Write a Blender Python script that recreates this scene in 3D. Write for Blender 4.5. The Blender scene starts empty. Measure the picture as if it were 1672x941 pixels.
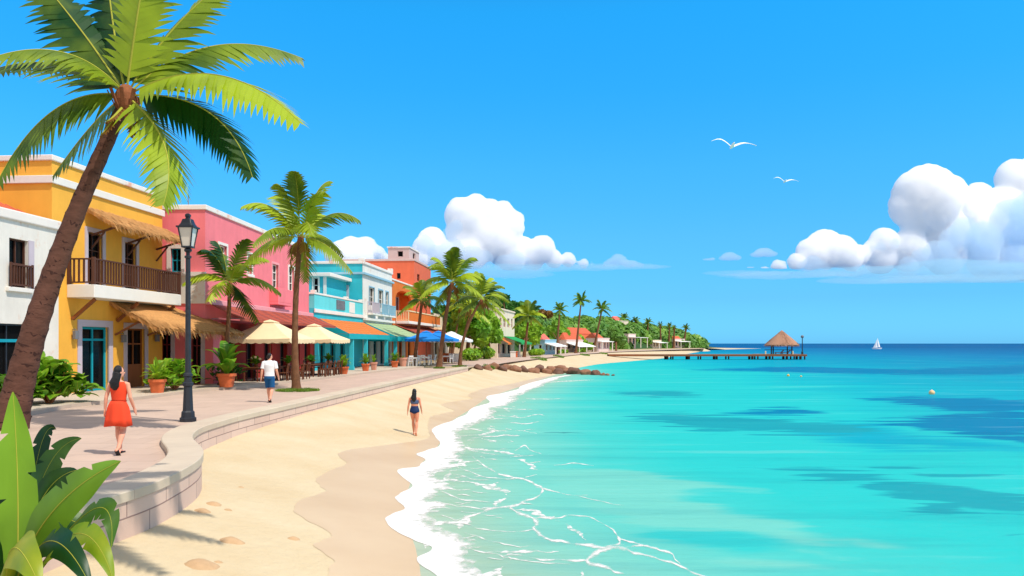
import bpy, bmesh, math, random
import numpy as np
from mathutils import Vector, Matrix, noise
random.seed(7); np.random.seed(7)
SC = bpy.context.scene
COL = SC.collection
# camera of the picture: focal length in px of a 1672 px wide frame, level, eye 2.12 m above the promenade
F, CX, HY, CZ = 1300.0, 836.0, 561.0, 2.12
SEA = -1.2
V = Vector
def G(u, v, z=0.0):
    Y = F*(CZ-z)/(v-HY); return V(((u-CX)/F*Y, Y, z))
def D(u, v, Y): return V(((u-CX)/F*Y, Y, CZ-(v-HY)/F*Y))
def lerp(a, b, t): return a+(b-a)*t
def lin(c):
    r = []
    for x in c:
        x /= 255.0; r.append(x/12.92 if x <= .04045 else ((x+.055)/1.055)**2.4)
    return r
# ------------------------------------------------------------------ materials
def nt(name):
    m = bpy.data.materials.new(name); m.use_nodes = True
    n = m.node_tree; n.nodes.clear()
    out = n.nodes.new('ShaderNodeOutputMaterial'); return m, n, out
def N(n, t, **kw):
    x = n.nodes.new(t)
    for k, v in kw.items():
        if k.startswith('i_'): x.inputs[k[2:].replace('_', ' ')].default_value = v
        else: setattr(x, k, v)
    return x
def ramp(n, stops, interp='LINEAR'):
    r = n.nodes.new('ShaderNodeValToRGB'); r.color_ramp.interpolation = interp
    e = r.color_ramp.elements
    while len(e) > 1: e.remove(e[-1])
    e[0].position = stops[0][0]; e[0].color = (*stops[0][1], 1)
    for p, c in stops[1:]:
        q = e.new(p); q.color = (*c, 1)
    return r
def sc(c, k): return [min(1, x*k) for x in c]
def mat(name, rgb, k=.8, rough=.8, var=.10, ns=1.5, bump=.15, bs=30., spec=.25, metal=0., stain=None, aniso=None):
    """plain surface: two close tones mixed by noise, fine bump"""
    m, n, out = nt(name); c = sc(lin(rgb), k)
    tc = N(n, 'ShaderNodeTexCoord'); src = tc.outputs['Object']
    if aniso:
        mp = N(n, 'ShaderNodeMapping'); mp.inputs['Scale'].default_value = aniso
        n.links.new(src, mp.inputs[0]); src = mp.outputs[0]
    n1 = N(n, 'ShaderNodeTexNoise'); n1.inputs['Scale'].default_value = ns; n1.inputs['Detail'].default_value = 6; n1.inputs['Roughness'].default_value = .65
    n.links.new(src, n1.inputs['Vector'])
    r = ramp(n, [(.3, sc(c, 1-var)), (.7, sc(c, 1+var))]); n.links.new(n1.outputs[0], r.inputs[0])
    col = r.outputs[0]
    if stain:
        n3 = N(n, 'ShaderNodeTexNoise'); n3.inputs['Scale'].default_value = ns*.7; n3.inputs['Detail'].default_value = 8; n3.inputs['Roughness'].default_value = .7
        n.links.new(src, n3.inputs['Vector'])
        r3 = ramp(n, [(.58, (0, 0, 0)), (.66, (1, 1, 1))]); n.links.new(n3.outputs[0], r3.inputs[0])
        mx = N(n, 'ShaderNodeMix', data_type='RGBA'); n.links.new(r3.outputs[0], mx.inputs[0]); n.links.new(col, mx.inputs[6])
        mx.inputs[7].default_value = (*sc(lin(stain), k), 1); col = mx.outputs[2]
    if 'stucco' in name:   # faint rain streaks and patchy repainting
        mp = N(n, 'ShaderNodeMapping'); mp.inputs['Scale'].default_value = (1.1, 1.1, .16); n.links.new(tc.outputs['Object'], mp.inputs[0])
        ns_ = N(n, 'ShaderNodeTexNoise'); ns_.inputs['Scale'].default_value = 1.3; ns_.inputs['Detail'].default_value = 7; ns_.inputs['Roughness'].default_value = .7; n.links.new(mp.outputs[0], ns_.inputs[0])
        rs = ramp(n, [(.40, (.80, .78, .76)), (.56, (1, 1, 1))]); n.links.new(ns_.outputs[0], rs.inputs[0])
        mz = N(n, 'ShaderNodeMix', data_type='RGBA', blend_type='MULTIPLY'); mz.inputs[0].default_value = .26; n.links.new(col, mz.inputs[6]); n.links.new(rs.outputs[0], mz.inputs[7]); col = mz.outputs[2]
    b = N(n, 'ShaderNodeBsdfPrincipled'); n.links.new(col, b.inputs['Base Color'])
    b.inputs['Roughness'].default_value = rough; b.inputs['Specular IOR Level'].default_value = spec; b.inputs['Metallic'].default_value = metal
    if bump:
        n2 = N(n, 'ShaderNodeTexNoise'); n2.inputs['Scale'].default_value = bs; n2.inputs['Detail'].default_value = 4
        n.links.new(src, n2.inputs['Vector'])
        bp = N(n, 'ShaderNodeBump'); bp.inputs['Strength'].default_value = bump; bp.inputs['Distance'].default_value = .02
        n.links.new(n2.outputs[0], bp.inputs['Height']); n.links.new(bp.outputs[0], b.inputs['Normal'])
    n.links.new(b.outputs[0], out.inputs[0]); return m
def leafmat(name, dark, light, k=.8, trans=.35, ns=1.2, gloss=.35, obrand=.5):
    m, n, out = nt(name)
    tc = N(n, 'ShaderNodeTexCoord'); oi = N(n, 'ShaderNodeObjectInfo')
    n1 = N(n, 'ShaderNodeTexNoise'); n1.inputs['Scale'].default_value = ns; n1.inputs['Detail'].default_value = 3
    n.links.new(tc.outputs['Object'], n1.inputs['Vector'])
    ma = N(n, 'ShaderNodeMath', operation='MULTIPLY_ADD'); ma.inputs[1].default_value = obrand; n.links.new(oi.outputs['Random'], ma.inputs[0])
    m2 = N(n, 'ShaderNodeMath', operation='MULTIPLY_ADD'); m2.inputs[1].default_value = 1.5; m2.inputs[2].default_value = -.25-obrand/2
    n.links.new(n1.outputs[0], m2.inputs[0]); n.links.new(m2.outputs[0], ma.inputs[2])
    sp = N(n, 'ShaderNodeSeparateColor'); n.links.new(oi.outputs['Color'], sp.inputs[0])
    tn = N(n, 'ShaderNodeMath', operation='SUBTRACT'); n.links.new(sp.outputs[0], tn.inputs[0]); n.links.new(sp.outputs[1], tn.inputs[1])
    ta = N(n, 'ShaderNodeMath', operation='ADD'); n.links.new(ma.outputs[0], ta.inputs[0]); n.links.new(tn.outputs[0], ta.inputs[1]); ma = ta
    r = ramp(n, [(0., sc(lin(dark), k)), (1., sc(lin(light), k))]); n.links.new(ma.outputs[0], r.inputs[0])
    b = N(n, 'ShaderNodeBsdfPrincipled'); b.inputs['Roughness'].default_value = .45; b.inputs['Specular IOR Level'].default_value = gloss
    t = N(n, 'ShaderNodeBsdfTranslucent'); mx = N(n, 'ShaderNodeMixShader'); mx.inputs[0].default_value = trans
    n.links.new(r.outputs[0], b.inputs['Base Color']); n.links.new(r.outputs[0], t.inputs['Color'])
    n.links.new(b.outputs[0], mx.inputs[1]); n.links.new(t.outputs[0], mx.inputs[2]); n.links.new(mx.outputs[0], out.inputs[0])
    return m
M = {}
M['white'] = mat('white_stucco', (252, 246, 236), .8, var=.05, stain=(246, 222, 204))
M['whitetrim'] = mat('white_trim', (250, 244, 236), .82, var=.04)
M['oldtrim'] = mat('weathered_white_coping', (252, 244, 236), .82, var=.05, ns=.9, stain=(246, 190, 168))
M['lilac'] = mat('pale_lilac_surround', (214, 202, 214), .8, var=.05)
M['yellow'] = mat('ochre_stucco', (254, 188, 74), .88, var=.06, ns=.8)
M['pink'] = mat('pink_stucco', (252, 134, 142), .88, var=.06, ns=.8)
M['deepred'] = mat('oxide_red_stucco', (176, 52, 44), .8, var=.08, ns=.8)
M['palepink'] = mat('pale_pink_ledge', (252, 168, 172), .86, var=.05)
M['teal'] = mat('turquoise_stucco', (64, 205, 220), .8, var=.06, ns=.8)
M['aqua'] = mat('light_aqua_stucco', (110, 226, 232), .82, var=.06, ns=.8)
M['tealdark'] = mat('teal_paint', (20, 168, 190), .8, var=.06)
M['orange'] = mat('orange_stucco', (242, 128, 50), .8, var=.07, ns=.8)
M['rust'] = mat('rust_red_stucco', (242, 116, 80), .84, var=.07, ns=.8)
M['mauve'] = mat('mauve_stucco', (226, 196, 190), .8, var=.05)
M['cream'] = mat('cream_stucco', (250, 232, 208), .82, var=.06, ns=.8)
M['blush'] = mat('blush_stucco', (246, 220, 212), .82, var=.05)
M['paleblue'] = mat('pale_blue_paint', (160, 205, 225), .8, var=.06)
M['tile'] = mat('orange_clay_tile', (226, 110, 74), .74, var=.16, ns=3., bump=.4, bs=9.)
M['coraltile'] = mat('coral_clay_tile', (244, 120, 104), .8, var=.14, ns=3., bump=.4, bs=9.)
M['wood'] = mat('dark_brown_wood', (98, 62, 48), .8, rough=.6, var=.18, ns=3., aniso=(1, 1, .2))
M['wood2'] = mat('warm_brown_wood', (150, 92, 56), .8, rough=.6, var=.18, ns=3.)
M['cafewood'] = mat('walnut_cafe_wood', (112, 66, 42), .8, rough=.55, var=.15, ns=3.)
M['pierwood'] = mat('weathered_pier_wood', (186, 128, 98), .8, var=.2, ns=2., aniso=(.3, 3, 1), bump=.4)
M['pile'] = mat('dark_pile_wood', (62, 54, 52), .8, var=.2, ns=3.)
M['thatch'] = mat('dry_thatch', (218, 160, 98), .8, rough=.95, var=.22, ns=2.5, bump=.8, bs=26., aniso=(5, 5, .8))
M['thatch2'] = mat('grey_brown_thatch', (186, 140, 114), .8, rough=.95, var=.2, ns=2.5, bump=.8, bs=26., aniso=(5, 5, .8))
M['glass'] = mat('dark_window_glass', (16, 20, 24), .6, rough=.2, var=.3, ns=1., bump=0, spec=.16)
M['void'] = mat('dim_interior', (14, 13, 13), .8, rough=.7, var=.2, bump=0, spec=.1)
M['brownpaint'] = mat('brown_door_paint', (154, 92, 46), .8, rough=.5, var=.12, aniso=(1, 1, .3))
M['plumpaint'] = mat('plum_door_paint', (140, 52, 56), .8, rough=.5, var=.1)
M['iron'] = mat('charcoal_iron', (44, 48, 58), .8, rough=.45, var=.15, ns=4., spec=.4)
M['lampglass'] = mat('frosted_lamp_glass', (236, 226, 214), .85, rough=.25, var=.05, bump=0, spec=.4)
M['greymetal'] = mat('grey_metal', (130, 132, 140), .8, rough=.4, var=.1)
M['terracotta'] = mat('terracotta_clay', (226, 118, 72), .8, var=.12, ns=5.)
M['blushclay'] = mat('pale_rose_clay', (224, 160, 136), .8, var=.1, ns=5.)
M['soil'] = mat('potting_soil', (70, 48, 34), .8, var=.25, ns=12.)
M['canvas'] = mat('ecru_canvas', (248, 222, 178), .86, rough=.9, var=.05, ns=1.5, bump=.1)
M['bluecanvas'] = mat('blue_canvas', (30, 136, 226), .85, rough=.8, var=.07)
M['whitecanvas'] = mat('white_canvas', (244, 244, 242), .85, rough=.85, var=.05)
M['orangecanvas'] = mat('orange_canvas', (238, 132, 62), .82, rough=.85, var=.08)
M['greencanvas'] = mat('green_canvas', (42, 168, 92), .82, rough=.85, var=.08)
M['sagecanvas'] = mat('sage_canvas', (176, 200, 150), .85, rough=.85, var=.1)
M['tealcanvas'] = mat('teal_canvas', (22, 178, 190), .82, rough=.85, var=.08)
M['maroon'] = mat('maroon_canvas', (182, 88, 68), .8, rough=.85, var=.1)
M['plastic'] = mat('white_plastic', (244, 242, 240), .85, rough=.4, var=.03, bump=0)
M['trunk'] = mat('palm_bark', (106, 72, 60), .8, rough=.95, var=.3, ns=2.2, bump=.8, bs=9., aniso=(1, 1, 2.2))
M['scar'] = mat('palm_bark_scar', (76, 50, 44), .8, rough=.95, var=.3, ns=5., bump=.6, bs=14.)
M['trunk2'] = mat('slender_palm_bark', (128, 88, 62), .8, rough=.95, var=.3, ns=5., bump=.6, bs=14.)
M['fibre'] = mat('palm_fibre', (150, 92, 60), .8, rough=.95, var=.3, ns=6., bump=.6)
M['frond'] = leafmat('palm_frond', (10, 74, 20), (180, 204, 40), .8, .26, ns=.7, obrand=.9)
M['frondfar'] = leafmat('palm_frond_far', (24, 84, 30), (112, 160, 40), .85, .3, ns=.6, obrand=.5)
M['rib'] = mat('frond_rib', (190, 190, 70), .75, var=.12, bump=0)
M['deadfrond'] = leafmat('dry_frond', (140, 90, 40), (190, 150, 60), .7, .3)
M['banana'] = leafmat('broad_leaf', (6, 70, 22), (140, 190, 36), .75, .26, ns=1.1, obrand=1.0, gloss=.5)
M['lime'] = leafmat('lime_leaf', (120, 170, 30), (206, 206, 44), .68, .34, ns=3., gloss=.45)
M['bush'] = leafmat('bush_leaf', (40, 126, 24), (170, 206, 48), .95, .34, ns=1.6, obrand=.5)
M['bushdark'] = leafmat('dark_bush_leaf', (26, 96, 34), (96, 156, 50), .95, .3, ns=.5, obrand=.6)
M['tree'] = leafmat('bright_tree_leaf', (60, 138, 28), (176, 208, 52), 1.0, .3, ns=.35, obrand=.4)
M['wooddark'] = leafmat('hill_leaf', (40, 108, 46), (130, 172, 60), 1.0, .25, ns=.08, obrand=.3)
M['grass'] = leafmat('grass_blade', (70, 130, 30), (150, 180, 50), .7, .3)
M['skin'] = mat('skin', (246, 176, 146), .8, rough=.55, var=.04, bump=.03, spec=.3)
M['skin2'] = mat('tanned_skin', (240, 156, 124), .8, rough=.55, var=.04, bump=.03, spec=.3)
M['hair'] = mat('black_hair', (22, 18, 20), .8, rough=.4, var=.3, ns=30., bump=.5, bs=90., aniso=(3, 3, .3), spec=.4)
M['reddress'] = mat('vermilion_cotton', (246, 78, 44), .85, rough=.8, var=.05, bump=.1)
M['belt'] = mat('dark_red_cotton', (196, 52, 30), .8, rough=.8, var=.05)
M['tee'] = mat('white_cotton', (248, 248, 252), .85, rough=.85, var=.02, bump=.1)
M['navy'] = mat('blue_shorts_cotton', (28, 92, 148), .8, rough=.8, var=.06, bump=.1)
M['swim'] = mat('navy_swim_fabric', (22, 48, 96), .8, rough=.6, var=.05)
M['swimtop'] = mat('slate_swim_fabric', (84, 102, 140), .8, rough=.6, var=.05)
M['shoe'] = mat('black_leather', (34, 34, 40), .8, rough=.4, var=.05, bump=0)
M['eye'] = mat('eye_dark', (40, 28, 24), .8, rough=.2, var=.02, bump=0)
M['lip'] = mat('lips', (196, 96, 90), .8, rough=.5, var=.02, bump=0)
M['rock'] = mat('brown_boulder', (160, 116, 92), .75, rough=.95, var=.3, ns=2.5, bump=.7, bs=7.)
M['rock2'] = mat('grey_brown_boulder', (128, 96, 82), .75, rough=.95, var=.3, ns=2.5, bump=.7, bs=7.)
M['lump'] = mat('damp_sand_lump', (232, 192, 148), .62, rough=.95, var=.1, ns=9., bump=.3, bs=60.)
M['gull'] = mat('white_feather', (250, 250, 250), .88, rough=.8, var=.03, bump=0)
M['beak'] = mat('yellow_beak', (236, 170, 50), .8, var=.02, bump=0)
M['sail'] = mat('white_sailcloth', (252, 252, 252), .9, rough=.8, var=.02, bump=0)
M['buoy'] = mat('peach_buoy', (250, 206, 150), .85, rough=.4, var=.05, bump=0)
M['buoyy'] = mat('yellow_buoy', (240, 190, 80), .85, rough=.4, var=.05, bump=0)
# ------------------------------------------------------------------ mesh helpers
class MB:
    def __init__(s): s.v = []; s.f = []; s.m = []
    def add(s, vs, fs, mi=0):
        o = len(s.v); s.v += [tuple(p) for p in vs]; s.f += [tuple(i+o for i in f) for f in fs]; s.m += [mi]*len(fs)
    def quad(s, a, b, c, d, mi=0): s.add([a, b, c, d], [(0, 1, 2, 3)], mi)
    def hexa(s, p, mi=0):   # 8 corners: bottom 0-3, top 4-7
        s.add(p, [(0, 3, 2, 1), (4, 5, 6, 7), (0, 1, 5, 4), (1, 2, 6, 5), (2, 3, 7, 6), (3, 0, 4, 7)], mi)
    def box(s, x0, x1, y0, y1, z0, z1, mi=0):
        s.hexa([(x0, y0, z0), (x1, y0, z0), (x1, y1, z0), (x0, y1, z0), (x0, y0, z1), (x1, y0, z1), (x1, y1, z1), (x0, y1, z1)], mi)
    def fbox(s, fr, a0, a1, d0, d1, z0, z1, mi=0):
        p = fr.pt
        s.hexa([p(a0, d0, z0), p(a1, d0, z0), p(a1, d1, z0), p(a0, d1, z0), p(a0, d0, z1), p(a1, d0, z1), p(a1, d1, z1), p(a0, d1, z1)], mi)
    def bar(s, a, b, w, h, mi=0):
        a = V(a); b = V(b); t = (b-a).normalized(); u = V((0, 0, 1)) if abs(t.z) < .95 else V((1, 0, 0))
        x = t.cross(u).normalized()*w/2; y = x.cross(t).normalized()*h/2
        s.hexa([a-x-y, a+x-y, a+x+y, a-x+y, b-x-y, b+x-y, b+x+y, b-x+y], mi)
    def tube(s, pts, rad, n=8, mi=0, caps=True):
        pts = [V(p) for p in pts]; rings = []; k = len(pts); px = None
        for i, p in enumerate(pts):
            t = (pts[min(i+1, k-1)]-pts[max(i-1, 0)]).normalized()
            if px is None:
                ref = V((0, 0, 1)) if abs(t.z) < .9 else V((1, 0, 0))
                px = ref.cross(t).normalized() if abs(t.z) < .9 else (ref-t*ref.dot(t)).normalized()
            else: px = (px-t*px.dot(t)).normalized()
            y = t.cross(px); r = rad[i] if isinstance(rad, (list, tuple)) else rad
            rx, ry = r if isinstance(r, tuple) else (r, r)
            rings.append([p+px*math.cos(2*math.pi*j/n)*rx+y*math.sin(2*math.pi*j/n)*ry for j in range(n)])
        vs = [q for r in rings for q in r]; fs = []
        for i in range(k-1):
            for j in range(n):
                a = i*n+j; b = i*n+(j+1) % n; fs.append((a, b, b+n, a+n))
        if caps: fs.append(tuple(range(n-1, -1, -1))); fs.append(tuple((k-1)*n+j for j in range(n)))
        s.add(vs, fs, mi)
    def loft(s, sl, n=20, mi=0, caps=True, power=2.0):   # slices (z,cx,cy,rx,ry)
        vs = []; fs = []
        for (z, cx, cy, rx, ry) in sl:
            for j in range(n):
                t = 2*math.pi*j/n; c = math.cos(t); d = math.sin(t)
                vs.append((cx+rx*math.copysign(abs(c)**(2/power), c), cy+ry*math.copysign(abs(d)**(2/power), d), z))
        for i in range(len(sl)-1):
            for j in range(n):
                a = i*n+j; b = i*n+(j+1) % n; fs.append((a, b, b+n, a+n))
        if caps: fs.append(tuple(range(n-1, -1, -1))); fs.append(tuple((len(sl)-1)*n+j for j in range(n)))
        s.add(vs, fs, mi)
    def lathe(s, c, prof, n=16, mi=0):
        s.loft([(c[2]+z, c[0], c[1], r, r) for r, z in prof], n, mi)
    def ell(s, c, r, n=14, m=9, mi=0, rot=None):
        vs = []; fs = []; c = V(c)
        for i in range(m+1):
            p = math.pi*i/m
            for j in range(n):
                t = 2*math.pi*j/n; q = V((r[0]*math.sin(p)*math.cos(t), r[1]*math.sin(p)*math.sin(t), r[2]*math.cos(p)))
                vs.append(c+(rot@q if rot else q))
        for i in range(m):
            for j in range(n):
                a = i*n+j; b = i*n+(j+1) % n; fs.append((a, a+n, b+n, b))
        s.add(vs, fs, mi)
    def mesh(s, name, mats, smooth=None, recalc=True):
        me = bpy.data.meshes.new(name); me.from_pydata(s.v, [], s.f)
        if not isinstance(mats, (list, tuple)): mats = [mats]
        for x in mats: me.materials.append(M[x] if isinstance(x, str) else x)
        if len(mats) > 1: me.polygons.foreach_set('material_index', s.m)
        if recalc:
            b = bmesh.new(); b.from_mesh(me); bmesh.ops.remove_doubles(b, verts=b.verts, dist=1e-4) if smooth else None
            bmesh.ops.recalc_face_normals(b, faces=b.faces); b.to_mesh(me); b.free()
        if smooth:
            me.polygons.foreach_set('use_smooth', [True]*len(me.polygons)); me.set_sharp_from_angle(angle=math.radians(smooth))
        me.update(); return me
    def build(s, name, mats, parent=None, smooth=None, bevel=0, recalc=True):
        o = link(name, s.mesh(name, mats, smooth, recalc), parent)
        if bevel:
            b = o.modifiers.new('edge', 'BEVEL'); b.width = bevel; b.segments = 2; b.limit_method = 'ANGLE'; b.angle_limit = math.radians(40)
        return o
INV = {}
def link(name, data, parent=None):
    o = bpy.data.objects.new(name, data); COL.objects.link(o)
    if parent:
        o.parent = parent
        if parent.name in INV: o.matrix_parent_inverse = INV[parent.name]
    return o
def tag(o, label=None, cat=None, group=None, kind=None):
    if label: o['label'] = label
    if cat: o['category'] = cat
    if group: o['group'] = group
    if kind: o['kind'] = kind
    return o
def thing(name, label, cat, loc=(0, 0, 0), group=None, rz=0.):
    o = bpy.data.objects.new(name, None); COL.objects.link(o); o.empty_display_size = .2
    o.location = loc; o.rotation_euler = (0, 0, rz)
    INV[o.name] = (Matrix.Translation(V(loc)) @ Matrix.Rotation(rz, 4, 'Z')).inverted()
    return tag(o, label, cat, group)
def copy_thing(root, loc, rz=0., scale=1., label=None, group=None, keep=None):
    kids = {}
    for o in list(COL.objects):
        if o.parent: kids.setdefault(o.parent.name, []).append(o)
    def cp(o, par):
        if par is not None and keep and not keep(o): return None
        c = o.copy(); COL.objects.link(c)
        if par: c.parent = par
        for ch in kids.get(o.name, []): cp(ch, c)
        return c
    r = cp(root, None); r.location = loc; r.rotation_euler = (0, 0, rz); r.scale = (scale,)*3 if not isinstance(scale, tuple) else scale
    if label: r['label'] = label
    if group: r['group'] = group
    return r
def baked(mb, name, mats, parent, voxel, smooth_it=2, fac=.6):
    """join everything in mb into one continuous skin"""
    o = bpy.data.objects.new('tmp', mb.mesh('tmp', [], None)); COL.objects.link(o)
    r = o.modifiers.new('r', 'REMESH'); r.mode = 'VOXEL'; r.voxel_size = voxel
    if smooth_it: q = o.modifiers.new('s', 'SMOOTH'); q.factor = fac; q.iterations = smooth_it
    bpy.context.view_layer.update()
    dg = bpy.context.evaluated_depsgraph_get()
    me = bpy.data.meshes.new_from_object(o.evaluated_get(dg)); me.name = name
    bpy.data.objects.remove(o); me.materials.clear()
    for x in (mats if isinstance(mats, (list, tuple)) else [mats]): me.materials.append(M[x])
    me.polygons.foreach_set('use_smooth', [True]*len(me.polygons)); me.update()
    return link(name, me, parent)
def crom(pts, k=6):
    pts = [V(p) for p in pts]; out = []; n = len(pts)
    for i in range(n-1):
        p0, p1, p2, p3 = pts[max(i-1, 0)], pts[i], pts[i+1], pts[min(i+2, n-1)]
        for j in range(k):
            t = j/k; out.append(.5*((2*p1)+(p2-p0)*t+(2*p0-5*p1+4*p2-p3)*t*t+(3*p1-p0-3*p2+p3)*t**3))
    out.append(pts[-1]); return out
class Frame:
    """a along the street (away from the camera), d out towards the street, z up"""
    def __init__(s, O, dxdy): s.O = V((O[0], O[1], 0)); s.t = V((dxdy, 1, 0)).normalized(); s.n = V((s.t.y, -s.t.x, 0))
    def pt(s, a, d, z): return s.O+s.t*a+s.n*d+V((0, 0, z))
    def front(s, u, v, d=0.):
        r = V(((u-CX)/F, 1, -(v-HY)/F)); C = V((0, 0, CZ)); k = (s.O+s.n*d-C).dot(s.n)/r.dot(s.n); p = C+r*k
        return (p-s.O).dot(s.t), p.z
    def side(s, u, v, a=0.):
        r = V(((u-CX)/F, 1, -(v-HY)/F)); C = V((0, 0, CZ)); k = (s.O+s.t*a-C).dot(s.t)/r.dot(s.t); p = C+r*k
        return (p-s.O).dot(s.n), p.z
    def frect(s, u0, u1, vt, vb, d=0.):
        um = (u0+u1)/2; return (s.front(u0, vt, d)[0], s.front(u1, vt, d)[0], s.front(um, vb, d)[1], s.front(um, vt, d)[1])
    def srect(s, u0, u1, vt, vb, a=0.):
        p, zt = s.side(u0, vt, a); q, zb = s.side(u1, vb, a); return (p, q, zb, zt)
# ------------------------------------------------------------------ camera, sun, sky
cam = bpy.data.cameras.new('camera'); co = link('camera', cam); co.location = (0, 0, CZ); co.rotation_euler = (math.pi/2, 0, 0)
cam.sensor_width = 36; cam.lens = 36*F/1672; cam.shift_y = (HY-470.5)/1672; cam.clip_end = 90000; cam.clip_start = .1; SC.camera = co
EL = math.radians(57); S = V((math.cos(EL)*.83, -math.cos(EL)*.56, math.sin(EL))).normalized()
sl = bpy.data.lights.new('sun', 'SUN'); sl.energy = 4.2; sl.angle = math.radians(.5); sl.color = (1, .93, .82)
so = link('sun', sl); so.rotation_euler = S.to_track_quat('Z', 'Y').to_euler(); so.location = (20, -20, 40)
w = bpy.data.worlds.new('World'); SC.world = w; w.use_nodes = True; n = w.node_tree; n.nodes.clear()
out = N(n, 'ShaderNodeOutputWorld'); bg = N(n, 'ShaderNodeBackground'); bg.inputs[1].default_value = .1
sky = N(n, 'ShaderNodeTexSky'); sky.sky_type = 'NISHITA'; sky.sun_disc = False; sky.sun_elevation = EL; sky.sun_rotation = math.atan2(S.x, S.y)
sky.air_density = 1.0; sky.dust_density = .3; sky.ozone_density = 2.
tc = N(n, 'ShaderNodeTexCoord'); sx = N(n, 'ShaderNodeSeparateXYZ'); n.links.new(tc.outputs['Generated'], sx.inputs[0])
# sky tint by elevation; stops above the view eased for neutral fill light
SKYT = [(0., (.28, 1.09, 2.45)), (.0085, (.28, 1.09, 2.35)), (.0545, (.29, .98, 1.73)), (.13, (.33, 1.19, 1.81)), (.211, (.29, 1.43, 2.14)), (.301, (.198, 1.63, 2.44)), (.384, (.16, 1.84, 2.6)), (.55, (.3, 1.4, 2.2)), (1., (.5, 1.2, 1.8))]
tr = ramp(n, [(p, [x/3 for x in c]) for p, c in SKYT]); n.links.new(sx.outputs[2], tr.inputs[0])
vm = N(n, 'ShaderNodeVectorMath', operation='MULTIPLY'); n.links.new(sky.outputs[0], vm.inputs[0]); n.links.new(tr.outputs[0], vm.inputs[1])
vs = N(n, 'ShaderNodeVectorMath', operation='SCALE'); vs.inputs['Scale'].default_value = 3.; n.links.new(vm.outputs[0], vs.inputs[0])
# unseen white cloud patches added overhead and behind for neutral fill light
nz = N(n, 'ShaderNodeTexNoise'); nz.inputs['Scale'].default_value = 3.; nz.inputs['Detail'].default_value = 6; n.links.new(tc.outputs['Generated'], nz.inputs[0])
cr = ramp(n, [(.36, (0, 0, 0)), (.5, (1, 1, 1))]); n.links.new(nz.outputs[0], cr.inputs[0])
a1 = N(n, 'ShaderNodeMapRange'); a1.inputs['From Min'].default_value = .5; a1.inputs['From Max'].default_value = .75; n.links.new(sx.outputs[2], a1.inputs[0])
a2 = N(n, 'ShaderNodeMapRange'); a2.inputs['From Min'].default_value = .25; a2.inputs['From Max'].default_value = -.15; n.links.new(sx.outputs[1], a2.inputs[0])
am = N(n, 'ShaderNodeMath', operation='MAXIMUM'); n.links.new(a1.outputs[0], am.inputs[0]); n.links.new(a2.outputs[0], am.inputs[1])
a3 = N(n, 'ShaderNodeMath', operation='MULTIPLY'); n.links.new(am.outputs[0], a3.inputs[0]); n.links.new(cr.outputs[0], a3.inputs[1])
mx = N(n, 'ShaderNodeMix', data_type='RGBA'); n.links.new(a3.outputs[0], mx.inputs[0]); n.links.new(vs.outputs[0], mx.inputs[6]); mx.inputs[7].default_value = (8.6, 8.5, 8.6, 1)
n.links.new(mx.outputs[2], bg.inputs[0]); n.links.new(bg.outputs[0], out.inputs[0])
SC.view_settings.view_transform = 'Standard'; SC.view_settings.look = 'None'; SC.view_settings.exposure = 0; SC.view_settings.gamma = 1
SC.cycles.max_bounces = 40; SC.cycles.volume_bounces = 40; SC.cycles.diffuse_bounces = 4; SC.cycles.glossy_bounces = 3; SC.cycles.transparent_max_bounces = 12; SC.cycles.use_denoising = True
SC.cycles.sample_clamp_indirect = 6
# ------------------------------------------------------------------ ground lines
WT = .12   # top of the sea wall
outer_px = [(147, 821), (200, 805), (250, 789), (294, 769), (323, 752), (332, 741), (332, 732), (322, 722), (314, 714), (318, 705), (333, 696), (363, 687), (400, 677), (500, 655), (610, 631), (690, 614), (765, 599)]
WL = [V((-6.6, -6, WT)), V((-6., 0, WT)), V((-5.6, 5, WT))]+[G(u, v, WT) for u, v in outer_px]
WL = crom(WL, 8)
def even(P, d):
    s_ = [0]
    for a, b in zip(P[:-1], P[1:]): s_.append(s_[-1]+(b-a).length)
    q = np.linspace(0, s_[-1], int(s_[-1]/d)); return [V((np.interp(t, s_, [p.x for p in P]), np.interp(t, s_, [p.y for p in P]), P[0].z)) for t in q]
WL = even(WL, .25)
for _ in range(3): WL = [WL[0]]+[(WL[i-1]+WL[i]*2+WL[i+1])/4 for i in range(1, len(WL)-1)]+[WL[-1]]
inn = [(p.x, p.y) for p in WL]+[tuple(G(u, v, -.05)[:2]) for u, v in [(800, 594), (840, 590), (905, 583), (965, 577), (1030, 573.6), (1100, 571.2), (1150, 569.2)]]+[(100, 450), (95, 520), (90, 620)]
iy = np.array([p[1] for p in inn]); ix = np.array([p[0] for p in inn])
foam_px = [(760, 990), (735, 960), (714, 941), (690, 925), (680, 912), (700, 902), (705, 894), (690, 888), (674, 882), (650, 872), (634, 862), (630, 852), (640, 842), (662, 831), (652, 822), (645, 814), (658, 804), (674, 795), (662, 784), (648, 773), (660, 767), (681, 763), (690, 756), (694, 750), (681, 744), (698, 736), (720, 727), (712, 716), (705, 704), (722, 694), (743, 685), (760, 677), (770, 667), (786, 662), (800, 657), (794, 649), (815, 643), (843, 637), (850, 631), (872, 624), (897, 617.5), (925, 613)]
FP = [G(u, v, SEA) for u, v in foam_px]
wl = [(-2.0, -8), (-1.6, 0), (-1.2, 6)]+[(p.x, p.y) for p in FP[2:-1:3]]+[tuple(G(u, v, SEA)[:2]) for u, v in [(905, 612), (925, 606), (945, 600.5), (978, 594.5), (1030, 590), (1081, 585.5), (1110, 580.5), (1131, 576.5), (1160, 571.5)]]+[(175, 545), (-2000, 1500), (-20000, 9000), (-90000, 30000)]
wl.sort(key=lambda p: p[1])
wy = np.array([p[1] for p in wl]); wx = np.array([p[0] for p in wl])
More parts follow.
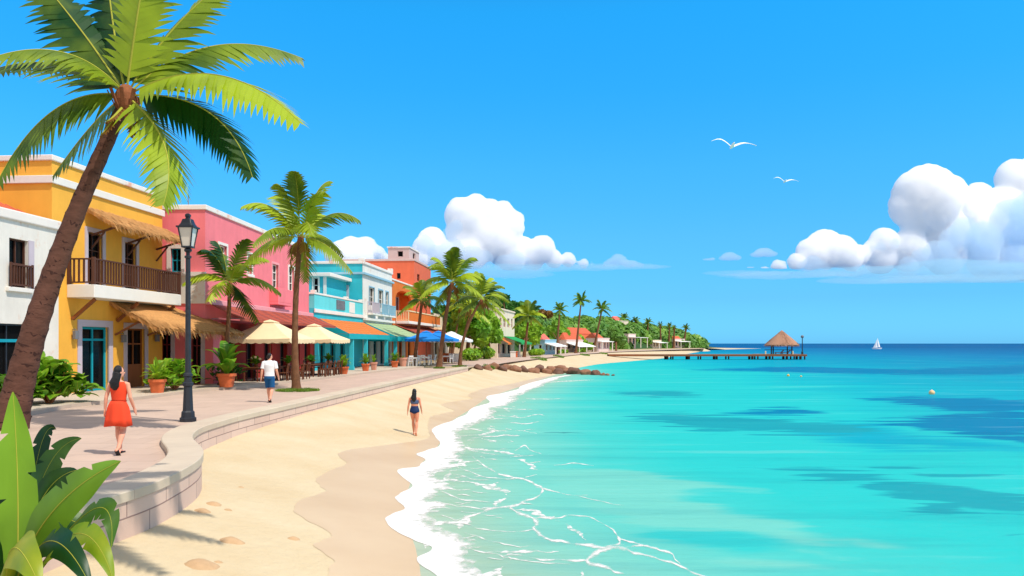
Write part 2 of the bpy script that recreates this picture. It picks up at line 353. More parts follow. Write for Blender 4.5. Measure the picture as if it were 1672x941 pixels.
# smooth the waterline a little
yy = np.concatenate([np.arange(-8, 80, 1.), np.geomspace(80, 30000, 160)]); xx = np.interp(yy, wy, wx)
xs = xx.copy()
for _ in range(10): xs[1:87] = .25*xs[0:86]+.5*xs[1:87]+.25*xs[2:88]
def xw(y): return float(np.interp(y, yy, xs))
def xi(y): return float(np.interp(y, iy, ix))
def zi(y): return float(np.interp(y, [-6, 11, 16, 20, 28, 69.5, 71.5, 130, 300], [-.5, -.53, -.56, -.45, -.3, -.25, -.05, -.03, -.03]))
def hs(x, y):
    a = xi(y); b = xw(y); wdt = max(b-a, 1.); t = (x-a)/wdt
    if t <= 0: z = zi(y)
    elif t < 1: z = lerp(SEA, zi(y), (1-t)**1.18)
    else: z = SEA-.10*(x-b)
    if t < 1.2: z += .035*noise.noise(V((x*.5, y*.35, 3)))*min(1, max(0, (1-t)*3))*min(1, max(0.2, t*6))
    return z
def onsand(u, v):
    z = -.8
    for _ in range(12): p = G(u, v, z); z = .5*z+.5*hs(p.x, p.y)
    p = G(u, v, z); return p
# ---- sand
def sandmat():
    m, n, out = nt('beach_sand')
    tc = N(n, 'ShaderNodeTexCoord'); at = N(n, 'ShaderNodeAttribute', attribute_name='wet')
    n1 = N(n, 'ShaderNodeTexNoise'); n1.inputs['Scale'].default_value = .5; n1.inputs['Detail'].default_value = 8; n1.inputs['Roughness'].default_value = .6; n.links.new(tc.outputs['Object'], n1.inputs[0])
    r = ramp(n, [(.3, sc(lin((248, 222, 178)), .62)), (.7, sc(lin((255, 236, 198)), .64))]); n.links.new(n1.outputs[0], r.inputs[0])
    n2 = N(n, 'ShaderNodeTexNoise'); n2.inputs['Scale'].default_value = 300.; n2.inputs['Detail'].default_value = 2; n.links.new(tc.outputs['Object'], n2.inputs[0])
    r2 = ramp(n, [(.3, (.8, .8, .8)), (.6, (1, 1, 1))]); n.links.new(n2.outputs[0], r2.inputs[0])
    mu = N(n, 'ShaderNodeMix', data_type='RGBA', blend_type='MULTIPLY'); mu.inputs[0].default_value = .5; n.links.new(r.outputs[0], mu.inputs[6]); n.links.new(r2.outputs[0], mu.inputs[7])
    b = N(n, 'ShaderNodeBsdfPrincipled'); b.inputs['Roughness'].default_value = .95; b.inputs['Specular IOR Level'].default_value = .1; n.links.new(mu.outputs[2], b.inputs['Base Color'])
    n3 = N(n, 'ShaderNodeTexNoise'); n3.inputs['Scale'].default_value = 5.; n3.inputs['Detail'].default_value = 10; n3.inputs['Roughness'].default_value = .6; n.links.new(tc.outputs['Object'], n3.inputs[0])
    bp = N(n, 'ShaderNodeBump'); bp.inputs['Strength'].default_value = .6; bp.inputs['Distance'].default_value = .06; n.links.new(n3.outputs[0], bp.inputs['Height']); n.links.new(bp.outputs[0], b.inputs['Normal'])
    n.links.new(b.outputs[0], out.inputs[0]); return m
M['sand'] = sandmat()
def grid_mesh(name, rows, mats, smooth=True, attrs=None):
    nv = len(rows[0]); vs = [p for r in rows for p in r]; fs = []
    for i in range(len(rows)-1):
        for j in range(nv-1): a = i*nv+j; fs.append((a, a+1, a+1+nv, a+nv))
    me = bpy.data.meshes.new(name); me.from_pydata([tuple(p) for p in vs], [], fs)
    for x in (mats if isinstance(mats, list) else [mats]): me.materials.append(M[x])
    if smooth: me.polygons.foreach_set('use_smooth', [True]*len(fs))
    if attrs:
        for k, vals in attrs.items():
            at = me.attributes.new(k, 'FLOAT', 'POINT'); at.data.foreach_set('value', vals)
    me.update(); return me
ys = list(np.arange(-6, 16, .35))+list(np.arange(16, 40, .6))+list(np.arange(40, 90, 1.5))+list(np.geomspace(90, 600, 60))
rows = []
for y in ys:
    a = xi(y)-(.4 if y < 69 else 2.5); b = xw(y); r = []
    for j in range(46):
        t = j/36; x = lerp(a, b, t) if t <= 1 else b+(t-1)*36*.5*(1+y/60)
        r.append((x, y, hs(x, y)))
    rows.append(r)
tag(link('beach', grid_mesh('beach', rows, 'sand')), kind='structure')
# ---- wet sand: a darker film following the beach
wet_px = [(560, 985), (545, 960), (536, 941), (540, 928), (543, 916), (528, 903), (514, 891), (528, 882), (541, 874), (522, 860), (500, 850), (484, 838), (480, 829), (490, 817), (518, 808), (531, 802), (522, 792), (516, 783), (538, 769), (566, 758), (556, 748), (553, 741), (575, 734), (625, 728), (662, 723), (690, 719), (702, 713), (700, 704), (699, 692), (703, 681), (722, 676), (742, 671), (728, 665), (722, 660), (748, 655), (772, 651), (764, 646), (775, 640), (800, 633), (830, 628), (856, 622), (880, 617), (905, 612.5)]
WP = [onsand(u, v) for u, v in wet_px]
WP = crom(WP, 5)
wyr = np.array([p.y for p in WP]); wxr = np.array([p.x for p in WP])
o_ = np.argsort(wyr); wyr = wyr[o_]; wxr = wxr[o_]
rows = []
for p in WP:
    b = xw(p.y)+.6; r = []
    x0 = p.x+.05*noise.noise(V((p.y*3, 0, 0)))
    for j in range(14):
        x = lerp(x0, max(b, x0+.05), j/13); y = p.y; r.append((x, y, hs(x, y)+.005))
    rows.append(r)
m, n, out = nt('wet_sand')
tc = N(n, 'ShaderNodeTexCoord'); n1 = N(n, 'ShaderNodeTexNoise'); n1.inputs['Scale'].default_value = .6; n1.inputs['Detail'].default_value = 5; n.links.new(tc.outputs['Object'], n1.inputs[0])
r = ramp(n, [(.3, sc(lin((242, 208, 164)), .63)), (.7, sc(lin((250, 220, 178)), .65))]); n.links.new(n1.outputs[0], r.inputs[0])
b = N(n, 'ShaderNodeBsdfPrincipled'); b.inputs['Roughness'].default_value = .4; b.inputs['Specular IOR Level'].default_value = .15; n.links.new(r.outputs[0], b.inputs['Base Color'])
n.links.new(b.outputs[0], out.inputs[0]); M['wetsand'] = m
tag(link('wet_sand', grid_mesh('wet_sand', rows, 'wetsand')), kind='structure')
# ---- sea
def watermat():
    m, n, out = nt('sea_water')
    tc = N(n, 'ShaderNodeTexCoord'); at = N(n, 'ShaderNodeAttribute', attribute_name='depth')
    mp = N(n, 'ShaderNodeMapping'); mp.inputs['Scale'].default_value = (.06, .16, 1); n.links.new(tc.outputs['Object'], mp.inputs[0])
    n1 = N(n, 'ShaderNodeTexNoise'); n1.inputs['Scale'].default_value = 1.; n1.inputs['Detail'].default_value = 5; n1.inputs['Roughness'].default_value = .45; n1.inputs['Distortion'].default_value = .6; n.links.new(mp.outputs[0], n1.inputs[0])
    ma = N(n, 'ShaderNodeMath', operation='MULTIPLY_ADD'); ma.inputs[1].default_value = .9; ma.inputs[2].default_value = .55; n.links.new(n1.outputs[0], ma.inputs[0])
    mm = N(n, 'ShaderNodeMath', operation='MULTIPLY'); n.links.new(at.outputs['Fac'], mm.inputs[0]); n.links.new(ma.outputs[0], mm.inputs[1])
    lg = N(n, 'ShaderNodeMath', operation='LOGARITHM'); lg.inputs[1].default_value = 400.
    ad = N(n, 'ShaderNodeMath', operation='ADD'); ad.inputs[1].default_value = 1.; n.links.new(mm.outputs[0], ad.inputs[0]); n.links.new(ad.outputs[0], lg.inputs[0])
    def pos(d): return math.log(1+d)/math.log(400)
    k = .63
    stops = [(0, (214, 226, 196)), (1.2, (180, 222, 194)), (3, (140, 230, 210)), (5.5, (84, 226, 214)), (8, (56, 224, 216)), (18, (40, 218, 216)), (30, (10, 192, 212)), (60, (0, 166, 204)), (110, (0, 140, 196)), (220, (0, 116, 178)), (399, (0, 104, 168))]
    r = ramp(n, [(pos(d), sc(lin(c), k)) for d, c in stops]); n.links.new(lg.outputs[0], r.inputs[0])
    b = N(n, 'ShaderNodeBsdfDiffuse'); g = N(n, 'ShaderNodeBsdfGlossy'); g.inputs['Roughness'].default_value = .18; ms = N(n, 'ShaderNodeMixShader'); ms.inputs[0].default_value = .085
    
    mpa = N(n, 'ShaderNodeMapping'); mpa.inputs['Scale'].default_value = (.26, 1.25, 1); n.links.new(tc.outputs['Object'], mpa.inputs[0])
    na = N(n, 'ShaderNodeTexNoise'); na.inputs['Scale'].default_value = 1.; na.inputs['Detail'].default_value = 5; na.inputs['Roughness'].default_value = .55; na.inputs['Distortion'].default_value = .5; n.links.new(mpa.outputs[0], na.inputs[0])
    col = r.outputs[0]
    for nm, c, op, amp, soft in (('mid', (0, 180, 210), .8, 1.6, .30), ('pale', (140, 232, 212), .8, .7, .12), ('turq', (62, 224, 216), .9, .6, .10), ('reef', (34, 176, 188), .92, 1.9, .10), ('blue', (0, 134, 186), .92, 1.9, .14)):
        a_ = N(n, 'ShaderNodeAttribute', attribute_name='m_'+nm); q1 = N(n, 'ShaderNodeMath', operation='MULTIPLY_ADD'); q1.inputs[1].default_value = amp; q1.inputs[2].default_value = -amp*.5; n.links.new(na.outputs[0], q1.inputs[0])
        q2 = N(n, 'ShaderNodeMath', operation='ADD'); n.links.new(q1.outputs[0], q2.inputs[0]); n.links.new(a_.outputs['Fac'], q2.inputs[1])
        q3 = N(n, 'ShaderNodeMapRange', interpolation_type='SMOOTHSTEP'); q3.inputs['From Min'].default_value = -soft; q3.inputs['From Max'].default_value = soft; q3.inputs['To Max'].default_value = op; n.links.new(q2.outputs[0], q3.inputs[0])
        x_ = N(n, 'ShaderNodeMix', data_type='RGBA'); n.links.new(q3.outputs[0], x_.inputs[0]); n.links.new(col, x_.inputs[6]); x_.inputs[7].default_value = (*sc(lin(c), k), 1); col = x_.outputs[2]
    mps = N(n, 'ShaderNodeMapping'); mps.inputs['Scale'].default_value = (.10, .75, 1); mps.inputs['Rotation'].default_value = (0, 0, .06); n.links.new(tc.outputs['Object'], mps.inputs[0])
    nst = N(n, 'ShaderNodeTexNoise'); nst.inputs['Scale'].default_value = 1.; nst.inputs['Detail'].default_value = 7; nst.inputs['Roughness'].default_value = .6; n.links.new(mps.outputs[0], nst.inputs[0])
    rst = ramp(n, [(.36, (.80, .86, .90)), (.48, (.98, .98, .98)), (.60, (1, 1, 1)), (.66, (1.0, 1.0, 1.0))]); n.links.new(nst.outputs[0], rst.inputs[0])
    xs_ = N(n, 'ShaderNodeMix', data_type='RGBA', blend_type='MULTIPLY'); xs_.inputs[0].default_value = .8; n.links.new(col, xs_.inputs[6]); n.links.new(rst.outputs[0], xs_.inputs[7])
    rs2 = ramp(n, [(.60, (0, 0, 0)), (.70, (.22, .22, .22))]); n.links.new(nst.outputs[0], rs2.inputs[0])
    xs2 = N(n, 'ShaderNodeMix', data_type='RGBA'); n.links.new(rs2.outputs[0], xs2.inputs[0]); n.links.new(xs_.outputs[2], xs2.inputs[6]); xs2.inputs[7].default_value = (*sc(lin((170, 240, 226)), k), 1); col = xs2.outputs[2]
    n.links.new(col, b.inputs[0]); n.links.new(b.outputs[0], ms.inputs[1]); n.links.new(g.outputs[0], ms.inputs[2])
    mp2 = N(n, 'ShaderNodeMapping'); mp2.inputs['Scale'].default_value = (.35, 1.3, 1); mp2.inputs['Rotation'].default_value = (0, 0, .2); n.links.new(tc.outputs['Object'], mp2.inputs[0])
    n2 = N(n, 'ShaderNodeTexNoise'); n2.inputs['Scale'].default_value = 1.6; n2.inputs['Detail'].default_value = 6; n2.inputs['Roughness'].default_value = .55; n.links.new(mp2.outputs[0], n2.inputs[0])
    bp = N(n, 'ShaderNodeBump'); bp.inputs['Strength'].default_value = .5; bp.inputs['Distance'].default_value = .14; n.links.new(n2.outputs[0], bp.inputs['Height']); n.links.new(bp.outputs[0], b.inputs['Normal']); n.links.new(bp.outputs[0], g.inputs['Normal'])
    n.links.new(ms.outputs[0], out.inputs[0]); return m, r
M['water'], WR = watermat()
P = [
 ('w_blue', [(1440, 690), (1500, 680), (1600, 677), (1700, 676), (1700, 720), (1640, 719), (1560, 706), (1500, 699)]),
 ('w_blue', [(1420, 653), (1500, 649), (1580, 650), (1700, 657), (1700, 676), (1600, 673), (1500, 662)]),
 ('w_blue', [(1130, 604), (1300, 599), (1480, 603), (1700, 596), (1700, 611), (1500, 612), (1330, 609)]),
 ('w_mid', [(1250, 700), (1420, 690), (1450, 700), (1500, 712), (1640, 724), (1700, 730), (1700, 738), (1560, 731), (1440, 730)][::-1]),
 ('w_reef2', [(1003, 641), (1050, 638), (1110, 639), (1130, 645), (1080, 649), (1030, 645)]),
 ('w_reef2', [(1030, 680), (1075, 675), (1130, 677), (1190, 680), (1230, 684), (1300, 689), (1370, 692), (1420, 702), (1420, 707), (1350, 710), (1260, 708), (1210, 704), (1150, 702), (1090, 694)]),
 ('w_blue', [(1180, 673), (1240, 669), (1300, 668), (1340, 675), (1290, 679), (1230, 678)]),
 ('w_reef', [(1277, 767), (1310, 760), (1345, 760), (1400, 764), (1440, 772), (1400, 776), (1470, 782), (1520, 788), (1510, 797), (1570, 801), (1620, 807), (1700, 822), (1700, 845), (1630, 836), (1560, 826), (1510, 818), (1470, 815), (1440, 806), (1400, 790), (1330, 777)]),
 ('w_reef', [(1488, 829), (1520, 822), (1560, 832), (1580, 838), (1540, 842)]), ('w_reef', [(1560, 847), (1600, 841), (1640, 848), (1600, 854)]), ('w_reef', [(1622, 860), (1660, 856), (1700, 862), (1700, 872), (1660, 871)]),
 ('w_reef', [(1380, 762), (1440, 761), (1500, 768), (1590, 778), (1530, 779), (1450, 770)]),
 ('w_pale', [(880, 770), (1000, 768), (1060, 774), (1120, 782), (1180, 792), (1245, 803), (1180, 800), (1130, 803), (1140, 818), (1200, 836), (1270, 850), (1290, 868), (1370, 896), (1270, 884), (1200, 870), (1100, 868), (1045, 862), (1000, 850), (940, 820)]),
 ('w_pale', [(1285, 895), (1330, 898), (1400, 915), (1340, 914)]), ('w_pale', [(1392, 884), (1425, 886), (1462, 895), (1420, 895)]), ('w_pale', [(1190, 913), (1260, 918), (1340, 922), (1420, 945), (1360, 935), (1280, 930)]), ('w_pale', [(1385, 922), (1440, 930), (1500, 945), (1450, 945)]),
 ('w_turq', [(1120, 803), (1160, 797), (1240, 802), (1180, 800)]),
 ('w_turq', [(1045, 862), (1090, 864), (1150, 870), (1200, 869), (1270, 884), (1290, 900), (1230, 906), (1150, 898), (1090, 883)]),
]

CLS = {'w_blue': 'blue', 'w_mid': 'mid', 'w_reef': 'reef', 'w_reef2': 'reef', 'w_pale': 'pale', 'w_turq': 'turq'}
def poly_world(px):
    c = crom([V((u, v, 0)) for u, v in px]+[V((*px[0], 0))], 4)[:-1]; return np.array([tuple(G(q.x, q.y, SEA)[:2]) for q in c])
POLY = {}
for m_, px in P: POLY.setdefault(CLS[m_], []).append(poly_world(px))
def sdist(X, Y, pg):
    """signed distance to an outline, positive inside; across-view lengths count a quarter of along-view ones"""
    sx, sy = .30, 1.0*12/np.mean(pg[:, 1]); X = X*sx; Y = Y*sy*.5; q = pg*np.array([sx, sy*.5]); ins = np.zeros(X.shape, bool); d = np.full(X.shape, 1e9)
    for a, b in zip(q, np.roll(q, -1, 0)):
        e = b-a; t = np.clip(((X-a[0])*e[0]+(Y-a[1])*e[1])/(e@e+1e-9), 0, 1); d = np.minimum(d, np.hypot(X-a[0]-t*e[0], Y-a[1]-t*e[1]))
        c = ((a[1] > Y) != (b[1] > Y)) & (X < (b[0]-a[0])*(Y-a[1])/(b[1]-a[1]+1e-12)+a[0]); ins ^= c
    return np.where(ins, d, -d)
ys = list(np.arange(-8, 10, 1.))+list(np.geomspace(10, 170, 230))+list(np.geomspace(175, 24000, 70))
rows = []; dep = []; NX = 190
for y in ys:
    r = []; b = xw(y)
    hw = 40+abs(y)*1.1
    for j in range(NX):
        x = (b-1.5)+(j/(NX-1))**1.6*(hw+max(0, -b)); r.append((x, y, SEA)); dep.append(max(0, x-b)+max(0, y-95)*.30)
    rows.append(r)
AA = np.array(rows).reshape(-1, 3); AT = {'depth': dep}
for c_, pl in POLY.items():
    d = np.full(len(AA), -3.)
    for pg in pl: d = np.maximum(d, np.clip(sdist(AA[:, 0], AA[:, 1], pg), -3, 3))
    AT['m_'+c_] = d.tolist()
tag(link('water', grid_mesh('water', rows, 'water', attrs=AT)), kind='structure')
# ---- foam
def foammat():
    m, n, out = nt('sea_foam')
    tc = N(n, 'ShaderNodeTexCoord'); at = N(n, 'ShaderNodeAttribute', attribute_name='fade')
    mp = N(n, 'ShaderNodeMapping'); mp.inputs['Scale'].default_value = (1., .8, 1); n.links.new(tc.outputs['Object'], mp.inputs[0])
    n1 = N(n, 'ShaderNodeTexNoise'); n1.inputs['Scale'].default_value = 3.4; n1.inputs['Detail'].default_value = 8; n1.inputs['Roughness'].default_value = .6; n.links.new(mp.outputs[0], n1.inputs[0])
    su = N(n, 'ShaderNodeMath', operation='ADD'); n.links.new(n1.outputs[0], su.inputs[0]); n.links.new(at.outputs['Fac'], su.inputs[1])
    r = ramp(n, [(.70, (.95, .95, .95)), (.80, (.55, .55, .55)), (.94, (0, 0, 0))]); n.links.new(su.outputs[0], r.inputs[0])
    d = N(n, 'ShaderNodeBsdfDiffuse'); d.inputs[0].default_value = (.74, .72, .70, 1); t = N(n, 'ShaderNodeBsdfTransparent'); x = N(n, 'ShaderNodeMixShader')
    n4 = N(n, 'ShaderNodeTexNoise'); n4.inputs['Scale'].default_value = 9.; n4.inputs['Detail'].default_value = 5; n.links.new(tc.outputs['Object'], n4.inputs[0])
    bp = N(n, 'ShaderNodeBump'); bp.inputs['Strength'].default_value = .3; bp.inputs['Distance'].default_value = .05; n.links.new(n4.outputs[0], bp.inputs['Height']); n.links.new(bp.outputs[0], d.inputs['Normal'])
    n.links.new(r.outputs[0], x.inputs[0]); n.links.new(t.outputs[0], x.inputs[1]); n.links.new(d.outputs[0], x.inputs[2]); n.links.new(x.outputs[0], out.inputs[0]); return m
M['foam'] = foammat()
right_px = [(840, 990), (810, 960), (790, 941), (770, 925), (766, 912), (758, 902), (768, 894), (770, 888), (762, 882), (740, 872), (715, 862), (705, 852), (700, 842), (712, 833), (722, 822), (700, 814), (712, 804), (735, 795), (712, 784), (700, 773), (722, 767), (742, 763), (742, 756), (746, 750), (748, 744), (756, 736), (752, 727), (745, 716), (748, 704), (770, 694), (792, 685), (800, 677), (806, 667), (820, 662), (836, 657), (838, 649), (852, 643), (862, 637), (878, 631), (893, 624), (908, 617.5), (930, 613)]
L_ = crom([V((u, v, 0)) for u, v in foam_px], 4); R_ = crom([V((u, v, 0)) for u, v in right_px], 4)
rows = []; fad = []
for i, (a, b) in enumerate(zip(L_, R_)):
    r = []
    jl = V((noise.noise(V((i*.35, 0, 0)))*3, 0, 0)); b = b+V((noise.noise(V((i*.3, 5, 0)))*14+6, 0, 0))
    for j in range(13):
        q = (a+jl).lerp(b, j/12); p = G(q.x, q.y, SEA); zz = max(SEA+.006, hs(p.x, p.y)+.012 if p.x < xw(p.y)+.3 else -9); r.append((p.x, p.y, zz)); fad.append(max(0, j/12-.35)*.62)
    rows.append(r)
tag(link('foam', grid_mesh('foam', rows, 'foam', attrs={'fade': fad})), kind='stuff')
def lacemat():
    m, n, out = nt('foam_lace')
    tc = N(n, 'ShaderNodeTexCoord'); at = N(n, 'ShaderNodeAttribute', attribute_name='fade')
    mp = N(n, 'ShaderNodeMapping'); mp.inputs['Scale'].default_value = (.75, .5, 1); n.links.new(tc.outputs['Object'], mp.inputs[0])
    nz = N(n, 'ShaderNodeTexNoise'); nz.inputs['Scale'].default_value = 1.6; nz.inputs['Detail'].default_value = 4; n.links.new(mp.outputs[0], nz.inputs[0])
    vm = N(n, 'ShaderNodeMix', data_type='VECTOR'); vm.inputs[0].default_value = .45; n.links.new(mp.outputs[0], vm.inputs[4]); n.links.new(nz.outputs['Color'], vm.inputs[5])
    vo = N(n, 'ShaderNodeTexVoronoi', feature='DISTANCE_TO_EDGE'); vo.inputs['Scale'].default_value = 1.25; n.links.new(vm.outputs[1], vo.inputs[0])
    n2 = N(n, 'ShaderNodeTexNoise'); n2.inputs['Scale'].default_value = .9; n2.inputs['Detail'].default_value = 5; n.links.new(mp.outputs[0], n2.inputs[0])
    th = N(n, 'ShaderNodeMath', operation='MULTIPLY_ADD'); th.inputs[1].default_value = .34; th.inputs[2].default_value = -.088; n.links.new(n2.outputs[0], th.inputs[0])
    t2 = N(n, 'ShaderNodeMath', operation='SUBTRACT'); n.links.new(th.outputs[0], t2.inputs[0]); n.links.new(at.outputs['Fac'], t2.inputs[1])
    lt = N(n, 'ShaderNodeMath', operation='LESS_THAN'); n.links.new(vo.outputs['Distance'], lt.inputs[0]); n.links.new(t2.outputs[0], lt.inputs[1])
    n5 = N(n, 'ShaderNodeTexNoise'); n5.inputs['Scale'].default_value = 7.; n5.inputs['Detail'].default_value = 6; n.links.new(tc.outputs['Object'], n5.inputs[0])
    r5 = ramp(n, [(.38, (.15, .15, .15)), (.56, (.9, .9, .9))]); n.links.new(n5.outputs[0], r5.inputs[0]); al = N(n, 'ShaderNodeMath', operation='MULTIPLY'); n.links.new(lt.outputs[0], al.inputs[0]); n.links.new(r5.outputs[0], al.inputs[1])
    d = N(n, 'ShaderNodeBsdfDiffuse'); d.inputs[0].default_value = (.72, .71, .69, 1); t = N(n, 'ShaderNodeBsdfTransparent'); x = N(n, 'ShaderNodeMixShader')
    n.links.new(al.outputs[0], x.inputs[0]); n.links.new(t.outputs[0], x.inputs[1]); n.links.new(d.outputs[0], x.inputs[2]); n.links.new(x.outputs[0], out.inputs[0]); return m
M['lace'] = lacemat()
rows = []; fad = []
for y in list(np.arange(9, 30, .5))+list(np.arange(30, 76, 1.)):
    r = []; b = xw(y)
    for j in range(14):
        x = b+.2+j/13*7; r.append((x, y, SEA+.004)); fad.append(.20*(j/13)**1.2+max(0, (y-18)*.0022)+.02)
    rows.append(r)
tag(link('foam', grid_mesh('foam', rows, 'lace', attrs={'fade': fad})), kind='stuff')
def ribbons(lines, z=.0115, jit=1.):
    vs = []; fs = []; fa = []
    for li, ln in enumerate(lines):
        c = crom([V(q) for q in ln], 7); z = .0048+.00006*li; n_ = len(c); o = len(vs)
        for i, q in enumerate(c):
            t = (c[min(i+1, n_-1)]-c[max(i-1, 0)]); t.z = 0; t.normalize(); nn = V((-t.y, t.x, 0)); s_ = max(.1, (q.y-HY)/260)*jit
            wv = max(.12, (.46*q.z+.5)*min(1, .25+.22*i, .25+.22*(n_-1-i))*(1+.8*noise.noise(V((q.x*.06, q.y*.1, 3)))))
            q2 = V((q.x+noise.noise(V((q.x*.04, q.y*.07, 7)))*7*s_, q.y+noise.noise(V((q.x*.04, q.y*.07, 17)))*3*s_, 0))
            for k, f in ((-.5, .46), (0, .24), (.5, .46)):
                e = q2+nn*wv*k; p = G(e.x, e.y, SEA+z); vs.append(p); fa.append(f)
            if i: a = o+3*(i-1); fs += [(a, a+1, a+4, a+3), (a+1, a+2, a+5, a+4)]
    me = bpy.data.meshes.new('foam'); me.from_pydata([tuple(p) for p in vs], [], fs); me.materials.append(M['foam'])
    at = me.attributes.new('fade', 'FLOAT', 'POINT'); at.data.foreach_set('value', fa); me.update(); return link('foam', me)
RB = [
 [(770, 744, 3), (790, 760, 5), (812, 772, 6), (840, 779, 8), (868, 788, 9), (884, 797, 9), (876, 812, 11), (848, 822, 14), (832, 830, 12), (852, 838, 14), (874, 850, 18), (878, 866, 16), (900, 880, 12), (960, 892, 13), (1010, 894, 14), (1050, 905, 9), (1100, 922, 8), (1160, 945, 8)],
 [(876, 795, 7), (910, 804, 5), (935, 808, 3), (960, 809, 1)],
 [(832, 826, 8), (800, 832, 6), (770, 842, 7), (740, 850, 9), (700, 858, 12)],
 [(868, 846, 9), (900, 846, 7), (930, 841, 5), (960, 845, 4), (985, 852, 2)],
 [(985, 852, 3), (1005, 872, 7), (1012, 888, 12), (985, 892, 9)],
 [(1008, 880, 5), (1040, 888, 8), (1075, 898, 9), (1095, 904, 5), (1110, 922, 4)],
 [(1010, 892, 12), (980, 900, 18), (960, 915, 16), (985, 928, 14), (1020, 938, 12)],
 [(960, 915, 12), (900, 914, 9), (860, 908, 6), (820, 906, 3)],
 [(766, 716, 3), (800, 713, 4), (830, 711, 5), (850, 712, 3)], [(838, 735, 3), (858, 728, 4), (868, 736, 4), (884, 742, 2)],
 [(700, 792, 3), (725, 794, 4), (745, 800, 3), (770, 800, 1)], [(716, 800, 6), (740, 812, 5), (770, 818, 4), (800, 820, 2)], [(705, 815, 8), (740, 826, 5), (790, 830, 3), (830, 830, 2)],
 [(720, 840, 5), (760, 856, 4), (800, 866, 4), (850, 868, 3), (880, 866, 4)], [(760, 870, 4), (790, 880, 5), (830, 890, 3), (880, 892, 2)], [(775, 898, 6), (820, 908, 5), (870, 918, 3), (930, 922, 2)],
 [(755, 732, 5), (785, 740, 3), (815, 742, 1)], [(765, 700, 5), (800, 704, 3), (830, 703, 1)], [(800, 665, 3), (840, 668, 2), (880, 669, 1)], [(830, 690, 2), (860, 692, 3), (880, 688, 1)], [(812, 678, 2), (850, 682, 2), (876, 677, 2), (890, 679, .6)], [(855, 650, 2), (890, 652, 1.5), (920, 650, .6)], [(880, 625, 2), (920, 623, 2), (970, 620, 1)],
 [(745, 760, 4), (780, 775, 3), (820, 781, 2), (850, 781, 1)], [(742, 775, 4), (770, 782, 3), (800, 783, 1)],
 [(905, 760, 1), (940, 757, 1.6), (970, 760, .7)], [(940, 809, .8), (980, 818, 2), (1020, 826, 1.2)],
 [(930, 600, .8), (960, 596.5, 1.2), (1010, 591, 1.2), (1060, 587, .9)],
]
random.seed(5)
for _ in range(46):   # small flecks over the shallows
    v = random.uniform(655, 925); xl = np.interp(v, [655, 700, 760, 850, 925], [835, 770, 745, 730, 800]); u = xl+abs(random.gauss(0, 45))
    ln = random.uniform(8, 26)*(v-HY)/220; RB.append([(u, v, .6), (u+ln*.4, v+random.uniform(-1.5, 1.5), random.uniform(1.2, 3.2)*(v-HY)/220), (u+ln, v+random.uniform(-3, 3), .4)])
tag(ribbons(RB), kind='stuff')
# ------------------------------------------------------------------ promenade, terrace, sea wall, land
def brickmat(name, c1, c2, mortar, sx, sy, msize, k=.62, bump=.3, bw=.5, rh=.25, uv=False, var=.5):
    m, n, out = nt(name)
    tc = N(n, 'ShaderNodeTexCoord'); mp = N(n, 'ShaderNodeMapping'); mp.inputs['Scale'].default_value = (sx, sy, 1); n.links.new(tc.outputs['UV' if uv else 'Object'], mp.inputs[0])
    nz = N(n, 'ShaderNodeTexNoise'); nz.inputs['Scale'].default_value = 1.5; n.links.new(mp.outputs[0], nz.inputs[0])
    vm = N(n, 'ShaderNodeMix', data_type='VECTOR'); vm.inputs[0].default_value = .012; n.links.new(mp.outputs[0], vm.inputs[4]); n.links.new(nz.outputs['Color'], vm.inputs[5])
    b = N(n, 'ShaderNodeTexBrick'); b.inputs['Scale'].default_value = 1; b.inputs['Brick Width'].default_value = bw; b.inputs['Row Height'].default_value = rh; b.inputs['Mortar Size'].default_value = msize; b.inputs['Mortar Smooth'].default_value = .3
    b.inputs['Color1'].default_value = (*sc(lin(c1), k), 1); b.inputs['Color2'].default_value = (*sc(lin(c2), k), 1); b.inputs['Mortar'].default_value = (*sc(lin(mortar), k), 1)
    n.links.new(vm.outputs[1], b.inputs['Vector'])
    n1 = N(n, 'ShaderNodeTexNoise'); n1.inputs['Scale'].default_value = .7; n1.inputs['Detail'].default_value = 8; n1.inputs['Roughness'].default_value = .65; n.links.new(tc.outputs['Object'], n1.inputs[0])
    r = ramp(n, [(.3, (.86, .86, .87)), (.7, (1.0, 1.0, 1.0))]); n.links.new(n1.outputs[0], r.inputs[0])
    mu = N(n, 'ShaderNodeMix', data_type='RGBA', blend_type='MULTIPLY'); mu.inputs[0].default_value = 1; n.links.new(b.outputs[0], mu.inputs[6]); n.links.new(r.outputs[0], mu.inputs[7])
    p = N(n, 'ShaderNodeBsdfPrincipled'); p.inputs['Roughness'].default_value = .9; p.inputs['Specular IOR Level'].default_value = .15; n.links.new(mu.outputs[2], p.inputs['Base Color'])
    inv = N(n, 'ShaderNodeMath', operation='SUBTRACT'); inv.inputs[0].default_value = 1; n.links.new(b.outputs['Fac'], inv.inputs[1])
    n2 = N(n, 'ShaderNodeTexNoise'); n2.inputs['Scale'].default_value = 40; n2.inputs['Detail'].default_value = 4; n.links.new(tc.outputs['Object'], n2.inputs[0])
    ad = N(n, 'ShaderNodeMath', operation='MULTIPLY_ADD'); ad.inputs[1].default_value = .25; n.links.new(n2.outputs[0], ad.inputs[0]); n.links.new(inv.outputs[0], ad.inputs[2])
    bp = N(n, 'ShaderNodeBump'); bp.inputs['Strength'].default_value = bump; bp.inputs['Distance'].default_value = .02; n.links.new(ad.outputs[0], bp.inputs['Height']); n.links.new(bp.outputs[0], p.inputs['Normal'])
    n.links.new(p.outputs[0], out.inputs[0]); return m
M['paving'] = brickmat('promenade_paving', (228, 200, 180), (221, 193, 174), (206, 180, 162), .55, .3, .006, .74, .15)
